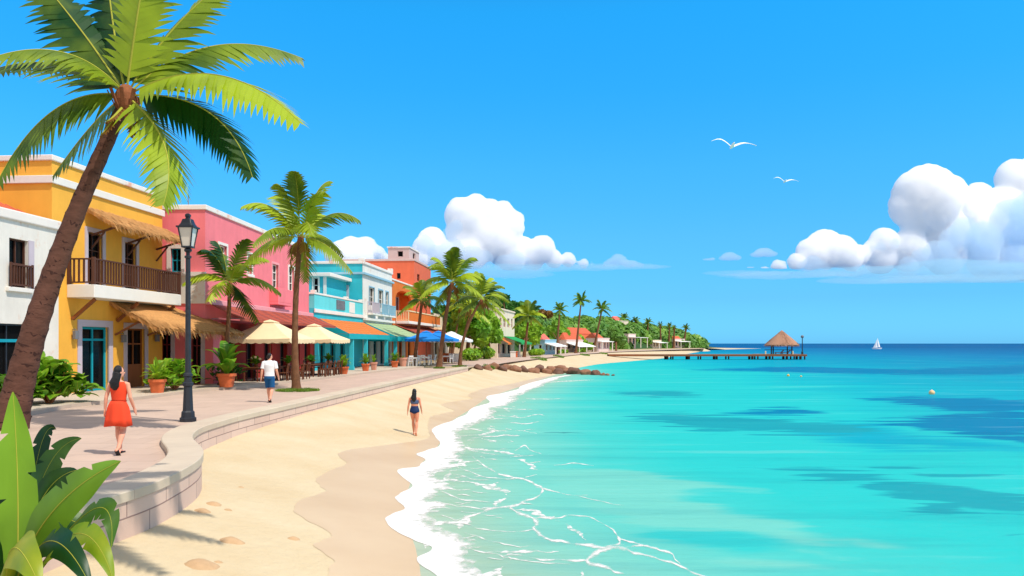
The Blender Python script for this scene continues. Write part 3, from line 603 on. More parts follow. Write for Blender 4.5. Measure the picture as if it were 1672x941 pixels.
M['seawall'] = brickmat('sea_wall_blocks', (236, 206, 188), (228, 196, 178), (168, 140, 132), 1, 1, .012, .84, .5, 1.15, .36, uv=True)
M['coping'] = brickmat('pale_coping_stone', (252, 234, 208), (248, 226, 200), (222, 196, 178), 1, 1, .008, .62, .2, 1.6, 5., uv=True)
M['terrace'] = brickmat('terrace_paving', (250, 232, 208), (246, 226, 202), (224, 202, 184), .8, .8, .008, .60, .15, .6, .6)
M['earth'] = mat('dry_earth', (232, 208, 160), .56, var=.12, ns=.3, stain=(150, 170, 80))
def inner(k):   # offset polyline of the wall
    r = []
    for i, p in enumerate(WL):
        t = WL[min(i+3, len(WL)-1)]-WL[max(i-3, 0)]; t.z = 0; t.normalize(); r.append(V((p.x-t.y*k, p.y+t.x*k, p.z)))
    return r
WI = inner(.62)
# sea wall body and coping
def sweep(prof_pts, name, m, parent):
    """prof: list of (offset inward, z); swept along the wall with UV in metres"""
    vs = []; fs = []; uv = []
    s_ = 0; n_ = len(prof_pts); ring = [inner(o) for o, z in prof_pts]; plen = [0]
    for i in range(1, n_): plen.append(plen[-1]+math.hypot(prof_pts[i][0]-prof_pts[i-1][0], prof_pts[i][1]-prof_pts[i-1][1]))
    ss = [0]
    for i in range(1, len(WL)): ss.append(ss[-1]+(WL[i]-WL[i-1]).length)
    for i in range(len(WL)):
        for j, (o, z) in enumerate(prof_pts): q = ring[j][i]; vs.append((q.x, q.y, z)); uv.append((ss[i], plen[j]))
    for i in range(len(WL)-1):
        for j in range(n_-1): a = i*n_+j; fs.append((a, a+1, a+1+n_, a+n_))
    fs.append(tuple(range(n_-1, -1, -1))); fs.append(tuple((len(WL)-1)*n_+j for j in range(n_)))
    me = bpy.data.meshes.new(name); me.from_pydata(vs, [], fs); me.materials.append(M[m])
    ul = me.uv_layers.new(name='UVMap')
    for lp in me.loops: ul.data[lp.index].uv = uv[lp.vertex_index]
    me.update(); return link(name, me, parent)
sw = thing('sea_wall', 'long curving low sea wall of pale blocks between promenade and beach', 'sea wall', (WL[3].x, WL[3].y, 0))
sweep([(0.03, -1.7), (0.03, -.02)], 'block_face', 'seawall', sw)
sweep([(0.0, -.02), (0., WT-.015), (.015, WT), (.60, WT), (.62, WT-.015), (.62, -.01)], 'coping', 'coping', sw)
# promenade sheet
pr = [(p.x+.05, p.y, 0) for p in WI]
mb = MB()
mb.add(pr+[(-60, pr[-1][1], 0), (-60, pr[0][1], 0)], [tuple(range(len(pr)+2))])
endy = pr[-1][1]
tag(mb.build('promenade', 'paving', recalc=False), kind='structure')
# path on from the end of the wall
lo = [G(u, v, .004) for u, v in [(765, 599.5), (800, 597), (830, 592), (870, 587), (905, 583.2), (965, 577.5), (1030, 573.8), (1100, 571.4), (1150, 569.4)]]
hi = [G(u, v, .004) for u, v in [(700, 598.), (760, 589.5), (800, 585), (850, 581.5), (905, 578.8), (965, 575), (1030, 572.3), (1100, 570.4), (1150, 568.9)]]
mb = MB(); lo = crom(lo, 4); hi = crom(hi, 4)
for i in range(len(lo)-1): mb.quad(lo[i], lo[i+1], hi[i+1], hi[i])
tag(mb.build('path', 'paving', recalc=False), kind='structure')
# land behind (one sheet) and rising hill
mb = MB(); yl = list(np.arange(endy-.1, 100, 3))+list(np.geomspace(100, 620, 40))
for y0, y1 in zip(yl[:-1], yl[1:]): mb.quad((xi(y0)+.02, y0, -.012), (xi(y1)+.02, y1, -.012), (-500, y1, -.012), (-500, y0, -.012))
tag(mb.build('ground', 'earth', recalc=False), kind='structure')
# raised terrace along the buildings
TZ = .12
kp = crom([V((-15.8, -6, TZ)), V((-15.2, 10, TZ))]+[G(u, v, TZ) for u, v in [(-120, 692), (46, 671.5), (110, 660), (205, 650), (270, 642), (340, 634), (403, 629.5), (481, 621.5), (550, 613.5), (620, 605), (690, 598.4)]], 4)
mb = MB(); kb = MB()
for a, b in zip(kp[:-1], kp[1:]):
    mb.quad(a, b, (-45, b.y, TZ), (-45, a.y, TZ))
    t = (b-a).normalized(); nn = V((t.y, -t.x, 0))
for i in range(len(kp)-1):
    def off(j, k):
        t = (kp[min(j+1, len(kp)-1)]-kp[max(j-1, 0)]).normalized(); return kp[j]+V((t.y, -t.x, 0))*k
    a0, b0, a1, b1 = off(i, 0), off(i+1, 0), off(i, .14), off(i+1, .14); Z = lambda p, z: V((p.x, p.y, z))
    kb.quad(Z(a0, TZ), Z(b0, TZ), Z(b1, TZ), Z(a1, TZ)); kb.quad(Z(a1, TZ), Z(b1, TZ), Z(b1, -.03), Z(a1, -.03))
mb.quad(kp[-1], (-45, kp[-1].y, TZ), (-45, kp[-1].y, -.05), V((kp[-1].x, kp[-1].y, -.05)))
tag(mb.build('terrace', 'terrace', recalc=False), kind='structure')
tag(kb.build('kerb', 'coping', recalc=False), kind='structure')
# ------------------------------------------------------------------ buildings
def facade(mb, P, p0, p1, z0, z1, holes, depth, mi=0):
    ps = sorted({p0, p1} | {min(max(h[i], p0), p1) for h in holes for i in (0, 1)}); zs = sorted({z0, z1} | {min(max(h[i], z0), z1) for h in holes for i in (2, 3)})
    for a, b in zip(ps[:-1], ps[1:]):
        for c, d in zip(zs[:-1], zs[1:]):
            pm, zm = (a+b)/2, (c+d)/2
            if any(h[0] < pm < h[1] and h[2] < zm < h[3] for h in holes): continue
            mb.quad(P(a, c, 0), P(b, c, 0), P(b, d, 0), P(a, d, 0), mi)
    for h in holes:
        a, b, c, d = h; k = depth
        mb.quad(P(a, c, 0), P(a, d, 0), P(a, d, k), P(a, c, k), mi); mb.quad(P(b, c, 0), P(b, d, 0), P(b, d, k), P(b, c, k), mi)
        mb.quad(P(a, d, 0), P(b, d, 0), P(b, d, k), P(a, d, k), mi); mb.quad(P(a, c, 0), P(b, c, 0), P(b, c, k), P(a, c, k), mi)
def srt(h): return (min(h[0], h[1]), max(h[0], h[1]), min(h[2], h[3]), max(h[2], h[3]))
def volume(root, fr, a0, a1, d0, d1, z0, z1, m, front=(), side=(), name='wall', depth=.2):
    mb = MB(); Pf = lambda p, z, o: fr.pt(p, d1-o, z); Ps = lambda p, z, o: fr.pt(a0+o, p, z)
    facade(mb, Pf, a0, a1, z0, z1, [srt(h) for h in front], depth); facade(mb, Ps, d0, d1, z0, z1, [srt(h) for h in side], depth)
    p = fr.pt
    mb.quad(p(a1, d0, z0), p(a1, d1, z0), p(a1, d1, z1), p(a1, d0, z1)); mb.quad(p(a0, d0, z0), p(a1, d0, z0), p(a1, d0, z1), p(a0, d0, z1))
    mb.quad(p(a0, d0, z1), p(a1, d0, z1), p(a1, d1, z1), p(a0, d1, z1))
    return mb.build(name, m, root, recalc=False), Pf, Ps
def pbox(mb, P, p0, p1, z0, z1, o0, o1, mi=0):
    mb.hexa([P(p0, z0, o0), P(p1, z0, o0), P(p1, z0, o1), P(p0, z0, o1), P(p0, z1, o0), P(p1, z1, o0), P(p1, z1, o1), P(p0, z1, o1)], mi)
def window(root, P, h, fm, nx=2, zb=(.5,), trim=None, name='window', bar=.055, o=.12, tw=.13, sill=None, solid=0., pm='glass', label=None, solidmat=None):
    """opening filled with frame, bars and a pane; optional raised surround and sill; solid = share of height that is a panel"""
    a, b, c, d = srt(h); mb = MB(); e = .003
    pbox(mb, P, a+e, a+bar, c+e, d-e, o, o+.06); pbox(mb, P, b-bar, b-e, c+e, d-e, o, o+.06); pbox(mb, P, a+bar, b-bar, d-bar, d-e, o, o+.06); pbox(mb, P, a+bar, b-bar, c+e, c+bar, o, o+.06)
    for i in range(1, nx): x = lerp(a, b, i/nx); pbox(mb, P, x-bar*.45, x+bar*.45, c+bar, d-bar, o+.005, o+.055)
    for t in zb: z = lerp(c, d, t); pbox(mb, P, a+bar, b-bar, z-bar*.45, z+bar*.45, o+.002, o+.052)
    if solid and not solidmat: pbox(mb, P, a+bar, b-bar, c+bar, lerp(c, d, solid), o+.008, o+.05)
    w_ = mb.build(name, fm, root)
    if label: w_['label'] = label
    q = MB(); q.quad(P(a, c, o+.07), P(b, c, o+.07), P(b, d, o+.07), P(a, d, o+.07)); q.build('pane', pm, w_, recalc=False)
    if solid and solidmat: q = MB(); pbox(q, P, a+bar, b-bar, c+bar, lerp(c, d, solid), o+.008, o+.05); q.build('panel', solidmat, w_)
    if trim:
        q = MB(); t = tw; r = -.04
        pbox(q, P, a-t, a, c, d+t, r, .06); pbox(q, P, b, b+t, c, d+t, r, .06); pbox(q, P, a, b, d, d+t, r-.004, .06); q.build('surround', trim, w_)
    if sill: q = MB(); pbox(q, P, a-.18, b+.18, c-.16, c-.002, -.12, .1); q.build('sill', sill, w_, bevel=.02)
    return w_
def railing(root, pts, z0, z1, m, name='railing', gap=.16, bw=.05, post=.09, solid=False):
    """top and bottom rail with balusters along corner points (xy)"""
    mb = MB(); pts = [V((p[0], p[1], 0)) for p in pts]
    for p in pts: mb.bar(p+V((0, 0, z0)), p+V((0, 0, z1+.07)), post, post)
    for a, b in zip(pts[:-1], pts[1:]):
        L = (b-a).length; u = (b-a)/L; A = a+u*post*.55; B = b-u*post*.55
        mb.bar(A+V((0, 0, z1)), B+V((0, 0, z1)), .075, .06); mb.bar(A+V((0, 0, z0+.09)), B+V((0, 0, z0+.09)), .06, .06)
        k = max(2, int(L/gap))
        for i in range(1, k): p = a+u*L*i/k; mb.bar(p+V((0, 0, z0+.12)), p+V((0, 0, z1-.03)), bw, bw)
    return mb.build(name, m, root)
def thatch(root, q, th, m='thatch', fringe=.35, n=700, seed=1, name='thatch_awning', steps=1):
    """sloping thatch: q = wall-left, wall-right, eave-right, eave-left"""
    rnd = random.Random(seed); A, B, C_, D_ = [V(p) for p in q]; nrm = (B-A).cross(D_-A).normalized()
    if nrm.z < 0: nrm = -nrm
    mb = MB(); dn = nrm*-th
    mb.hexa([A+dn, B+dn, C_+dn, D_+dn, A, B, C_, D_])
    P = lambda s, t: (A.lerp(B, s)).lerp(D_.lerp(C_, s), t)
    slope = (D_-A).normalized(); L = (D_-A).length; W = (B-A).length
    def straw(p, d, ln, w, lift):
        x = d.cross(nrm).normalized()*w/2; e = p+d*ln; mb.add([p-x+nrm*lift, p+x+nrm*lift, e+x*.2+nrm*lift*.3, e-x*.2+nrm*lift*.3], [(0, 1, 2, 3)])
    for i in range(n):
        s = rnd.random(); t = rnd.random()**.8*.97; d = (slope+nrm.cross(slope)*rnd.gauss(0, .10)-V((0, 0, .02))).normalized()
        straw(P(s, t), d, rnd.uniform(.25, .55), rnd.uniform(.05, .11), rnd.uniform(.015, .06))
    k = int(W/.045)
    for i in range(k):
        s = (i+rnd.random())/k; d = (slope*.55+V((0, 0, -1))*rnd.uniform(.5, 1.1)+nrm.cross(slope)*rnd.gauss(0, .14)).normalized()
        straw(P(s, 1.)-nrm*rnd.uniform(0, th), d, fringe*rnd.uniform(.45, 1.15), rnd.uniform(.04, .09), .012)
        if i % 2: s = 0. if rnd.random() < .5 else 1.; t = rnd.random(); straw(P(s, t)-nrm*rnd.uniform(0, th), (slope+V((0, 0, -.9))+nrm.cross(slope)*rnd.gauss(0, .2)).normalized(), fringe*.6, .06, .01)
    return mb.build(name, m, root, recalc=False)
def awning(root, q, vz, m, vm=None, name='awning', scallop=0, sides=None, n=6):
    """sloping cloth with thickness, slight sag, a hanging valance and two end gussets"""
    A, B, C_, D_ = [V(p) for p in q]; mb = MB(); k = 10; r = 6
    P = lambda s, t: (A.lerp(B, s)).lerp(D_.lerp(C_, s), t)-V((0, 0, .05*math.sin(math.pi*t)*(.6+.4*abs(math.sin(math.pi*s*3)))))
    for i in range(k):
        for j in range(r): mb.quad(P(i/k, j/r), P((i+1)/k, j/r), P((i+1)/k, (j+1)/r), P(i/k, (j+1)/r))
    o = mb.build(name, m, root, smooth=40, recalc=False); so_ = o.modifiers.new('cloth', 'SOLIDIFY'); so_.thickness = .02
    w = MB(); L = (C_-D_).length; cnt = max(4, int(L/.35)); u = (C_-D_)/L; sub = 4
    for i in range(cnt*sub):
        s0, s1 = i/(cnt*sub), (i+1)/(cnt*sub); f = lambda s: vz*(1-.22*(1-abs(math.sin(math.pi*s*cnt)))) if scallop else vz
        a, b = P(s0, 1), P(s1, 1); w.quad(a, b, b-V((0, 0, f(s1))), a-V((0, 0, f(s0))))
    for X, Y in ((A, D_), (B, C_)):
        w.add([X, Y, Y-V((0, 0, vz)), V((X.x, X.y, max(Y.z-vz, Y.z-vz)))], [(0, 1, 2, 3)]) if sides else None
    wv = w.build('valance', vm or m, o, recalc=False); s2 = wv.modifiers.new('cloth', 'SOLIDIFY'); s2.thickness = .012
    for X, Y in ((A, D_), (B, C_)): f = MB(); f.bar(V((X.x, X.y, Y.z-.02)), V((Y.x, Y.y, Y.z-.02)), .03, .03); f.build('awning_arm', 'greymetal', o)
    return o
def column(root, p, z0, z1, w, m, name='column'):
    mb = MB(); x, y = p; mb.box(x-w/2, x+w/2, y-w/2, y+w/2, z0+.25, z1-.12); mb.box(x-w*.65, x+w*.65, y-w*.65, y+w*.65, z0, z0+.25); mb.box(x-w*.62, x+w*.62, y-w*.62, y+w*.62, z1-.12, z1)
    return mb.build(name, m, root, bevel=.015)
GZ = .1
# ---------------- white corner house at the left edge
fr = Frame(V((-17.4, 30.55, 0)), .053); fr.O = fr.O-fr.t*14.0
A1 = 14.0
r_ = thing('white_house', 'white stucco house with orange tiled roof at the left edge', 'house', (*fr.pt(A1, 0, 0)[:2], GZ))
h1 = fr.frect(15, 46, 391, 470); h2 = (fr.front(-60, 600)[0], fr.front(50, 600)[0], .12, fr.front(50, 530)[1])
_, Pf, Ps = volume(r_, fr, 0, A1, -9, 0, GZ-.2, 6.45, 'white', [h1, h2])
w_ = window(r_, Pf, h1, 'wood', 2, (.5,), trim=None, bar=.05, sill='whitetrim')
mb = MB(); a, b, c, d = srt(h1); pbox(mb, Pf, b+.005, b+.3, c, d+.03, -.03, .05); mb.build('surround', 'lilac', w_)
p = [fr.pt(a-.05, .10, 0)[:2], fr.pt(b+.1, .10, 0)[:2]]; railing(r_, p, c-.0, c+(d-c)*.46, 'wood', 'balconet_railing', .13, .045, .06)
wf = window(r_, Pf, h2, 'iron', 3, (), name='shop_front', bar=.06, pm='void'); mb = MB(); a, b, c, d = srt(h2); pbox(mb, Pf, a+.06, b-.06, lerp(c, d, .76), lerp(c, d, .80), .10, .17); mb.build('transom', 'tealdark', wf)
mb = MB(); a, b, c, d = srt(h2); pbox(mb, Pf, b+.003, b+.45, c, d+.12, -.05, .05); mb.build('surround', 'lilac', r_)
mb = MB(); mb.fbox(fr, -.05, A1+.06, -.35, .1, 6.45, 6.8); mb.build('parapet_coping', 'oldtrim', r_, bevel=.04)
mb = MB(); e = fr.pt   # hipped tile roof behind the parapet
a_, b_, c_, d_ = e(0, -.4, 6.7), e(A1-.2, -.4, 6.7), e(A1-.2, -9, 6.7), e(0, -9, 6.7); k1, k2 = e(0, -4.6, 8.9), e(A1-4.2, -4.6, 8.9)
mb.add([a_, b_, c_, d_, k1, k2], [(0, 1, 5, 4), (1, 2, 5), (2, 3, 4, 5)])
for i in range(52):
    s = (i+.5)/52; p0 = a_.lerp(b_, s); p1 = k1.lerp(k2, min(1, s*14/9.8)) if s < .7 else b_.lerp(k2, (1-s)/.3)
    mb.tube([p0+V((0, 0, .03)), p1+V((0, 0, .03))], .09, 6)
mb.build('tiled_roof', 'tile', r_)
# ---------------- yellow house
fr = Frame((-17.8, 30.8), .0864); YF = fr; AE = fr.front(265, 400)[0]
r_ = thing('yellow_house', 'ochre yellow two storey house with balcony and two thatch awnings', 'house', (*fr.pt(0, 0, 0)[:2], GZ))
d1 = fr.frect(143, 167, 381, 470); d2 = fr.frect(203, 222, 397, 474)
zb = 4.47; d1 = (d1[0], d1[1], zb, d1[3]); d2 = (d2[0], d2[1], zb, d2[3])
g1 = fr.frect(133, 177, 534, 638); g1 = (g1[0], g1[1], TZ, g1[3]); g2 = fr.frect(207, 236, 537, 635); g2 = (g2[0], g2[1], TZ, g2[3])
_, Pf, Ps = volume(r_, fr, 0, AE, -10, 0, GZ-.2, 9.2, 'yellow', [d1, d2, g1, g2], depth=.25)
for h in (d1, d2): window(r_, Pf, h, 'wood', 2, (.36, .68), 'lilac', 'balcony_door', .05, tw=.2)
window(r_, Pf, g1, 'tealdark', 2, (.80,), 'lilac', 'glazed_door', .10, tw=.28, label='turquoise framed glass double door')
window(r_, Pf, g2, 'brownpaint', 2, (.38, .74), 'lilac', 'door', .07, tw=.26, solid=.38, label='brown half panelled door')
mb = MB(); mb.fbox(fr, -.08, AE+.05, -10.1, .08, 9.2, 9.42); mb.build('parapet_coping', 'oldtrim', r_, bevel=.03)
mb = MB(); mb.fbox(fr, -.06, AE+.1, 0.002, .09, 8.32, 8.62); mb.fbox(fr, -.09, -.002, -10, .09, 8.322, 8.62); mb.build('string_course', 'whitetrim', r_, bevel=.02)
# balcony
b0 = fr.front(109, 466)[0]; BD = 1.15; b1 = b0+6.9
mb = MB(); mb.fbox(fr, b0, b1, .003, BD, 3.95, zb); mb.build('balcony_slab', 'whitetrim', r_, bevel=.02)
railing(r_, [fr.pt(b0+.06, .06, 0), fr.pt(b0+.06, BD-.06, 0), fr.pt(b1-.06, BD-.06, 0), fr.pt(b1-.06, .06, 0)], zb, zb+1.02, 'wood', 'balcony_railing', .19, .06, .12)
for a in (b0+.3, b0+3.4, b1-.4):
    mb = MB(); mb.bar(fr.pt(a, .04, 3.1), fr.pt(a, 1.0, 3.9), .12, .12); mb.build('balcony_bracket', 'wood2', r_)
# upper thatch
za = fr.front(136, 336)[1]; ua = fr.front(136, 336)[0]
th = thatch(r_, [fr.pt(ua, .02, za), fr.pt(AE-.1, .02, za-.02), fr.pt(AE+.25, 1.5, za-.78), fr.pt(ua+.1, 1.35, za-.78)], .14, n=520, seed=3, fringe=.3)
for a in (ua+.5, ua+3.2, AE-.6): mb = MB(); mb.bar(fr.pt(a, .03, za-1.15), fr.pt(a, 1.15, za-.80), .08, .08); mb.bar(fr.pt(a, .03, za-1.7), fr.pt(a, .6, za-1.02), .06, .06); mb.build('awning_bracket', 'wood', th)
# lower thatch, running on past the corner
za = 3.95; la = fr.front(158, 487)[0]+.9
th = thatch(r_, [fr.pt(la, .03, za), fr.pt(AE+1.6, .03, za+.05), fr.pt(AE+.9, 3.75, 2.62), fr.pt(la+.2, 2.05, 2.82)], .16, n=1300, seed=4, fringe=.38)
for a, dd in ((la+.4, 1.2), (la+3, 1.6), (AE-.4, 2.2)): mb = MB(); mb.bar(fr.pt(a, .03, 2.5), fr.pt(a+.1, dd, 3.15), .08, .08); mb.build('awning_bracket', 'wood2', th)
for u, v in ((118, 546), (197, 552), (252, 551)):
    a, z = fr.front(u, v); mb = MB(); mb.fbox(fr, a-.11, a+.11, .08, .22, z-.2, z+.14); mb.bar(fr.pt(a, .0, z+.2), fr.pt(a, .16, z+.2), .03, .03); mb.bar(fr.pt(a, .15, z+.1), fr.pt(a, .15, z+.22), .03, .03); mb.build('wall_lantern', 'greymetal', r_, bevel=.015)
# ---------------- pink house
fr = Frame((-15.22, 39.5), .023); PE = 18.5
r_ = thing('pink_house', 'pink stucco two storey house with maroon canopy over its cafe', 'house', (*fr.pt(0, 0, 0)[:2], GZ))
fw = [fr.frect(357, 370, 401, 436), fr.frect(404, 411, 416, 448), fr.frect(444, 454, 432, 470), fr.frect(471, 480, 437, 475)]
sd = [fr.srect(279, 296, 406, 444)]
_, Pf, Ps = volume(r_, fr, 0, PE, -11, 0, 3.2, 8.75, 'pink', fw, sd, depth=.22)
for i, h in enumerate(fw): window(r_, Pf, h, 'whitetrim', 2, (.33, .66), 'whitetrim' if i != 2 else 'palepink', tw=.14, sill='whitetrim' if i < 2 else None)
window(r_, Ps, sd[0], 'tealdark', 2, (.5,), 'whitetrim', tw=.2, label='side window with turquoise frame')
mb = MB(); mb.fbox(fr, -.07, PE+.05, -11, .08, 8.75, 9.0); mb.build('parapet_coping', 'oldtrim', r_, bevel=.03)
mb = MB(); mb.fbox(fr, 0.0, PE+.3, .002, .34, 4.05, 4.32); mb.build('ledge', 'palepink', r_, bevel=.03)
a, z = fr.front(441, 495); a2 = fr.front(462, 480)[0]; mb = MB(); mb.fbox(fr, a-.1, a2+.1, .003, .55, z-.1, z+.06); mb.fbox(fr, a-.1, a2+.1, .48, .55, z+.06, z+.95); mb.fbox(fr, a-.1, a-.02, .003, .48, z+.06, z+.95); mb.build('balconet', 'pink', r_, bevel=.02)
bt = min(sd[0][2:])-.22; mb = MB(); mb.fbox(fr, -.06, -.003, -9, -.0, 4.1, bt); mb.build('white_wall_band', 'white', r_)
mb = MB(); mb.fbox(fr, -.22, -.004, -9, .06, bt, bt+.2); mb.build('band_coping', 'oldtrim', r_)
s1 = fr.srect(263, 280, 543, 622); s2 = fr.srect(312, 329, 545, 625); s1 = (s1[0], s1[1], TZ, s1[3]); s2 = (s2[0], s2[1], TZ, s2[3])
gf = [(lo_, lo_+1.5, TZ, 2.9) for lo_ in (1.6, 4.6, 7.6, 10.6, 13.4, 16.)]
_, Pg, Pgs = volume(r_, fr, -.05, 1.0, -11, .42, GZ-.2, 3.2, 'pink', [], [s1, s2], name='ground_floor_wall', depth=.25)
for h in (s1, s2): window(r_, Pgs, h, 'plumpaint', 2, (.76,), 'lilac', 'side_door', .06, tw=.2)
# deep red cafe front a little proud of the pink
_, Pc, _ = volume(r_, fr, 1.004, PE-.02, -10.9, .38, GZ-.2, 3.19, 'deepred', gf, [], name='cafe_front', depth=.3)
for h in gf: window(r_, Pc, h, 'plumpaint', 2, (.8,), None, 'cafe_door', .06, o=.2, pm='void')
awning(r_, [fr.pt(-.1, .36, 4.03), fr.pt(PE+.3, .36, 4.05), fr.pt(PE+.2, 1.9, 3.36), fr.pt(.1, 1.7, 3.36)], .12, 'maroon', name='canopy')
mb = MB(); p = D(307.5, 345, 43); mb.tube([V((p.x, p.y, 8.7)), V((p.x, p.y, D(307, 318, 43).z))], .03, 6); mb.build('antenna', 'greymetal', r_)
# ---------------- teal and white house
fr = Frame((-14.4, 58.), .08); T1 = fr.front(592.5, 520)[0]; T2 = fr.front(640, 520)[0]
r_ = thing('turquoise_house', 'turquoise house with roof terrace and white street front beside the pink one', 'house', (*fr.pt(0, 0, 0)[:2], GZ))
gh = [(1.2+i*2.6, 2.5+i*2.6, TZ, 2.5) for i in range(4)]
_, Pf, Ps = volume(r_, fr, 0, T1, -8, 0, GZ-.2, 4.7, 'teal', gh, [], name='ground_floor_wall', depth=.25)
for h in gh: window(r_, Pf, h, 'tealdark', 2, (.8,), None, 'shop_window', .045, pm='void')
mb = MB(); mb.fbox(fr, 0, T1-.01, -.25, -.0, 4.7, 5.72); mb.fbox(fr, 0, .25, -3.2, -.25, 4.7, 5.72); par = mb.build('terrace_parapet', 'aqua', r_)
mb = MB(); mb.fbox(fr, -.05, T1-.02, -.28, .05, 5.72, 5.86); mb.fbox(fr, -.05, .3, -3.2, -.28, 5.72, 5.86)
for a in (0, T1*.62, T1-.5): mb.fbox(fr, a, a+.34, -.3, .07, 5.86, 6.02)
mb.build('coping', 'whitetrim', par, bevel=.02)
mb = MB(); mb.fbox(fr, -.06, T1+.02, .003, .1, 4.38, 4.66); mb.build('string_course', 'whitetrim', r_, bevel=.02)
a, z = fr.front(549, 493), fr.front(560, 510); mb = MB(); mb.fbox(fr, a[0], z[0]+.4, .004, .06, 4.85, 5.6)
for i in range(5):
    for j in range(3): x = lerp(a[0], z[0]+.4, (i+.5)/5); mb.fbox(fr, x-.09, x+.09, .06, .085, 4.95+j*.22, 5.08+j*.22)
mb.build('parapet_grille', 'greymetal', par)
mb = MB(); x = fr.front(570, 505)[0]; mb.fbox(fr, x, x+1.6, .004, .05, 4.72, 5.6); mb.build('parapet_panel', 'whitetrim', par)
wh = [fr.frect(602.5, 611, 470, 499.5), fr.frect(617.5, 625, 474, 503.5), fr.frect(629.5, 634, 477, 505)]
sd = [fr.srect(543, 556, 463, 489, T1)]; sd[0] = (sd[0][0], sd[0][1], 4.7, sd[0][3])
gh = [(T1+1.2+i*2.6, T1+2.5+i*2.6, TZ, 2.6) for i in range(4)]
_, Pf, Ps = volume(r_, fr, T1, T2, -9, .0, GZ-.2, 9.25, 'white', wh+gh, sd, name='street_front', depth=.3)
mb = MB(); facade(mb, lambda p, z, o: fr.pt(T1-.03+o, p, z), -9, -.03, 4.7, 9.24, [srt(sd[0])], .03); mb.build('turquoise_side_wall', 'teal', r_, recalc=False)
for h in wh: window(r_, Pf, h, 'whitetrim', 2, (.5,), 'paleblue', tw=.12)
for h in gh: window(r_, Pf, h, 'tealdark', 2, (.8,), None, 'shop_window', .045, pm='void')
Ps2 = lambda p, z, o: fr.pt(T1-.03+o, p, z)
window(r_, Ps2, sd[0], 'tealdark', 2, (.7,), None, 'terrace_door', o=.18)
q = fr.srect(562, 570, 466, 492, T1); mb = MB(); pbox(mb, Ps2, min(q[:2]), max(q[:2]), 4.75, q[3], -.06, -.003); mb.build('shutter', 'lilac', r_)
q = fr.srect(541, 561, 458, 463, T1); mb = MB(); pbox(mb, Ps2, min(q[:2]), max(q[:2]), q[3]-.3, q[3], -.6, -.003); mb.build('door_hood', 'whitetrim', r_)
mb = MB(); mb.fbox(fr, T1-.12, T2+.1, -9, .1, 9.25, 9.5); mb.fbox(fr, T2-.35, T2+.1, -.4, .1, 9.5, 9.85); mb.fbox(fr, T1-.1, T1+.35, -.4, .1, 9.5, 9.75); mb.build('parapet_coping', 'oldtrim', r_, bevel=.03)
mb = MB(); mb.fbox(fr, T1-.1, T2+.25, .003, .2, 8.3, 8.5); mb.fbox(fr, T1-.16, T1-.033, -9, .1, 8.302, 8.5); mb.build('string_course', 'paleblue', r_, bevel=.02)
mb = MB(); mb.fbox(fr, T1-.06, T2+.3, .003, .3, 4.2, 4.45); mb.build('ledge', 'whitetrim', r_, bevel=.02)
for (u0, u1) in ((600, 612), (616.5, 626.5), (628.5, 638.5)):
    a0, a1 = fr.front(u0, 510)[0], fr.front(u1, 510)[0]; z = 4.9; mb = MB(); mb.fbox(fr, a0, a1, .004, .5, z-.15, z); bb = mb.build('balconet', 'whitetrim', r_, bevel=.02)
    railing(bb, [fr.pt(a0+.03, .03, 0), fr.pt(a0+.03, .45, 0), fr.pt(a1-.03, .45, 0), fr.pt(a1-.03, .03, 0)], z, z+1.0, 'paleblue' if u0 > 610 else 'lilac', 'railing', .2, .06, .09)
# glazed porch on the terrace
pa = T1-6.0; q = fr.srect(508, 532, 445, 482, pa)
pb = thing('terrace_porch', 'little white roofed turquoise porch standing on the turquoise house roof terrace', 'porch', (*fr.pt(pa, q[0], 0)[:2], 4.7))
wq = fr.srect(512, 519.5, 454, 478, pa)
_, _, P2 = volume(pb, fr, pa, pa+5.9, q[0], q[1], 4.702, q[3]-.35, 'teal', [], [wq], depth=.15)
window(pb, P2, wq, 'whitetrim', 1, (.5,), 'whitetrim', o=.08)
mb = MB(); mb.fbox(fr, pa-.3, pa+5.9, q[0]-.4, q[1]+.5, q[3]-.35, q[3]-.05); mb.build('roof', 'whitetrim', pb, bevel=.04)
mb = MB(); mb.fbox(fr, pa-.06, pa-.003, q[1]-.2, q[1]+.06, 4.703, q[3]-.35); mb.build('corner_post', 'whitetrim', pb)
q = fr.srect(529, 545, 474, 490, T1-2.5)
mb = MB(); mb.fbox(fr, T1-3.2, T1-2.3, q[0], q[1], 4.703, q[3]-.06); mb.fbox(fr, T1-3.26, T1-2.24, q[0]-.06, q[1]+.06, q[3]-.06, q[3]); o = mb.build('roof_box', 'whitetrim', None, bevel=.02)
tag(o, 'square white masonry box standing on the turquoise house roof terrace', 'water tank')
a0, a1 = fr.front(519, 524)[0], T1-.1
awning(r_, [fr.pt(a0, .11, 3.95), fr.pt(a1, .11, 3.95), fr.pt(a1+.3, 2.4, 2.85), fr.pt(a0-.1, 2.4, 2.85)], .4, 'orangecanvas', 'tealcanvas', sides=1)
for a in (a0+1.2, a0+5.2, a1-.2): column(r_, fr.pt(a, 2.2, 0)[:2], TZ, 2.8, .3, 'teal')
awning(r_, [fr.pt(T1+.2, .11, 4.0), fr.pt(T2+2.2, .11, 4.0), fr.pt(T2+1.8, 3.2, 2.75), fr.pt(T1+.4, 3.0, 2.75)], .45, 'sagecanvas', 'tealcanvas', sides=1, scallop=1)
for a in (T1+1.5, T1+5, T2-.3): column(r_, fr.pt(a, 2.6, 0)[:2], TZ, 2.7, .3, 'whitetrim' if a > T1+4 else 'teal')
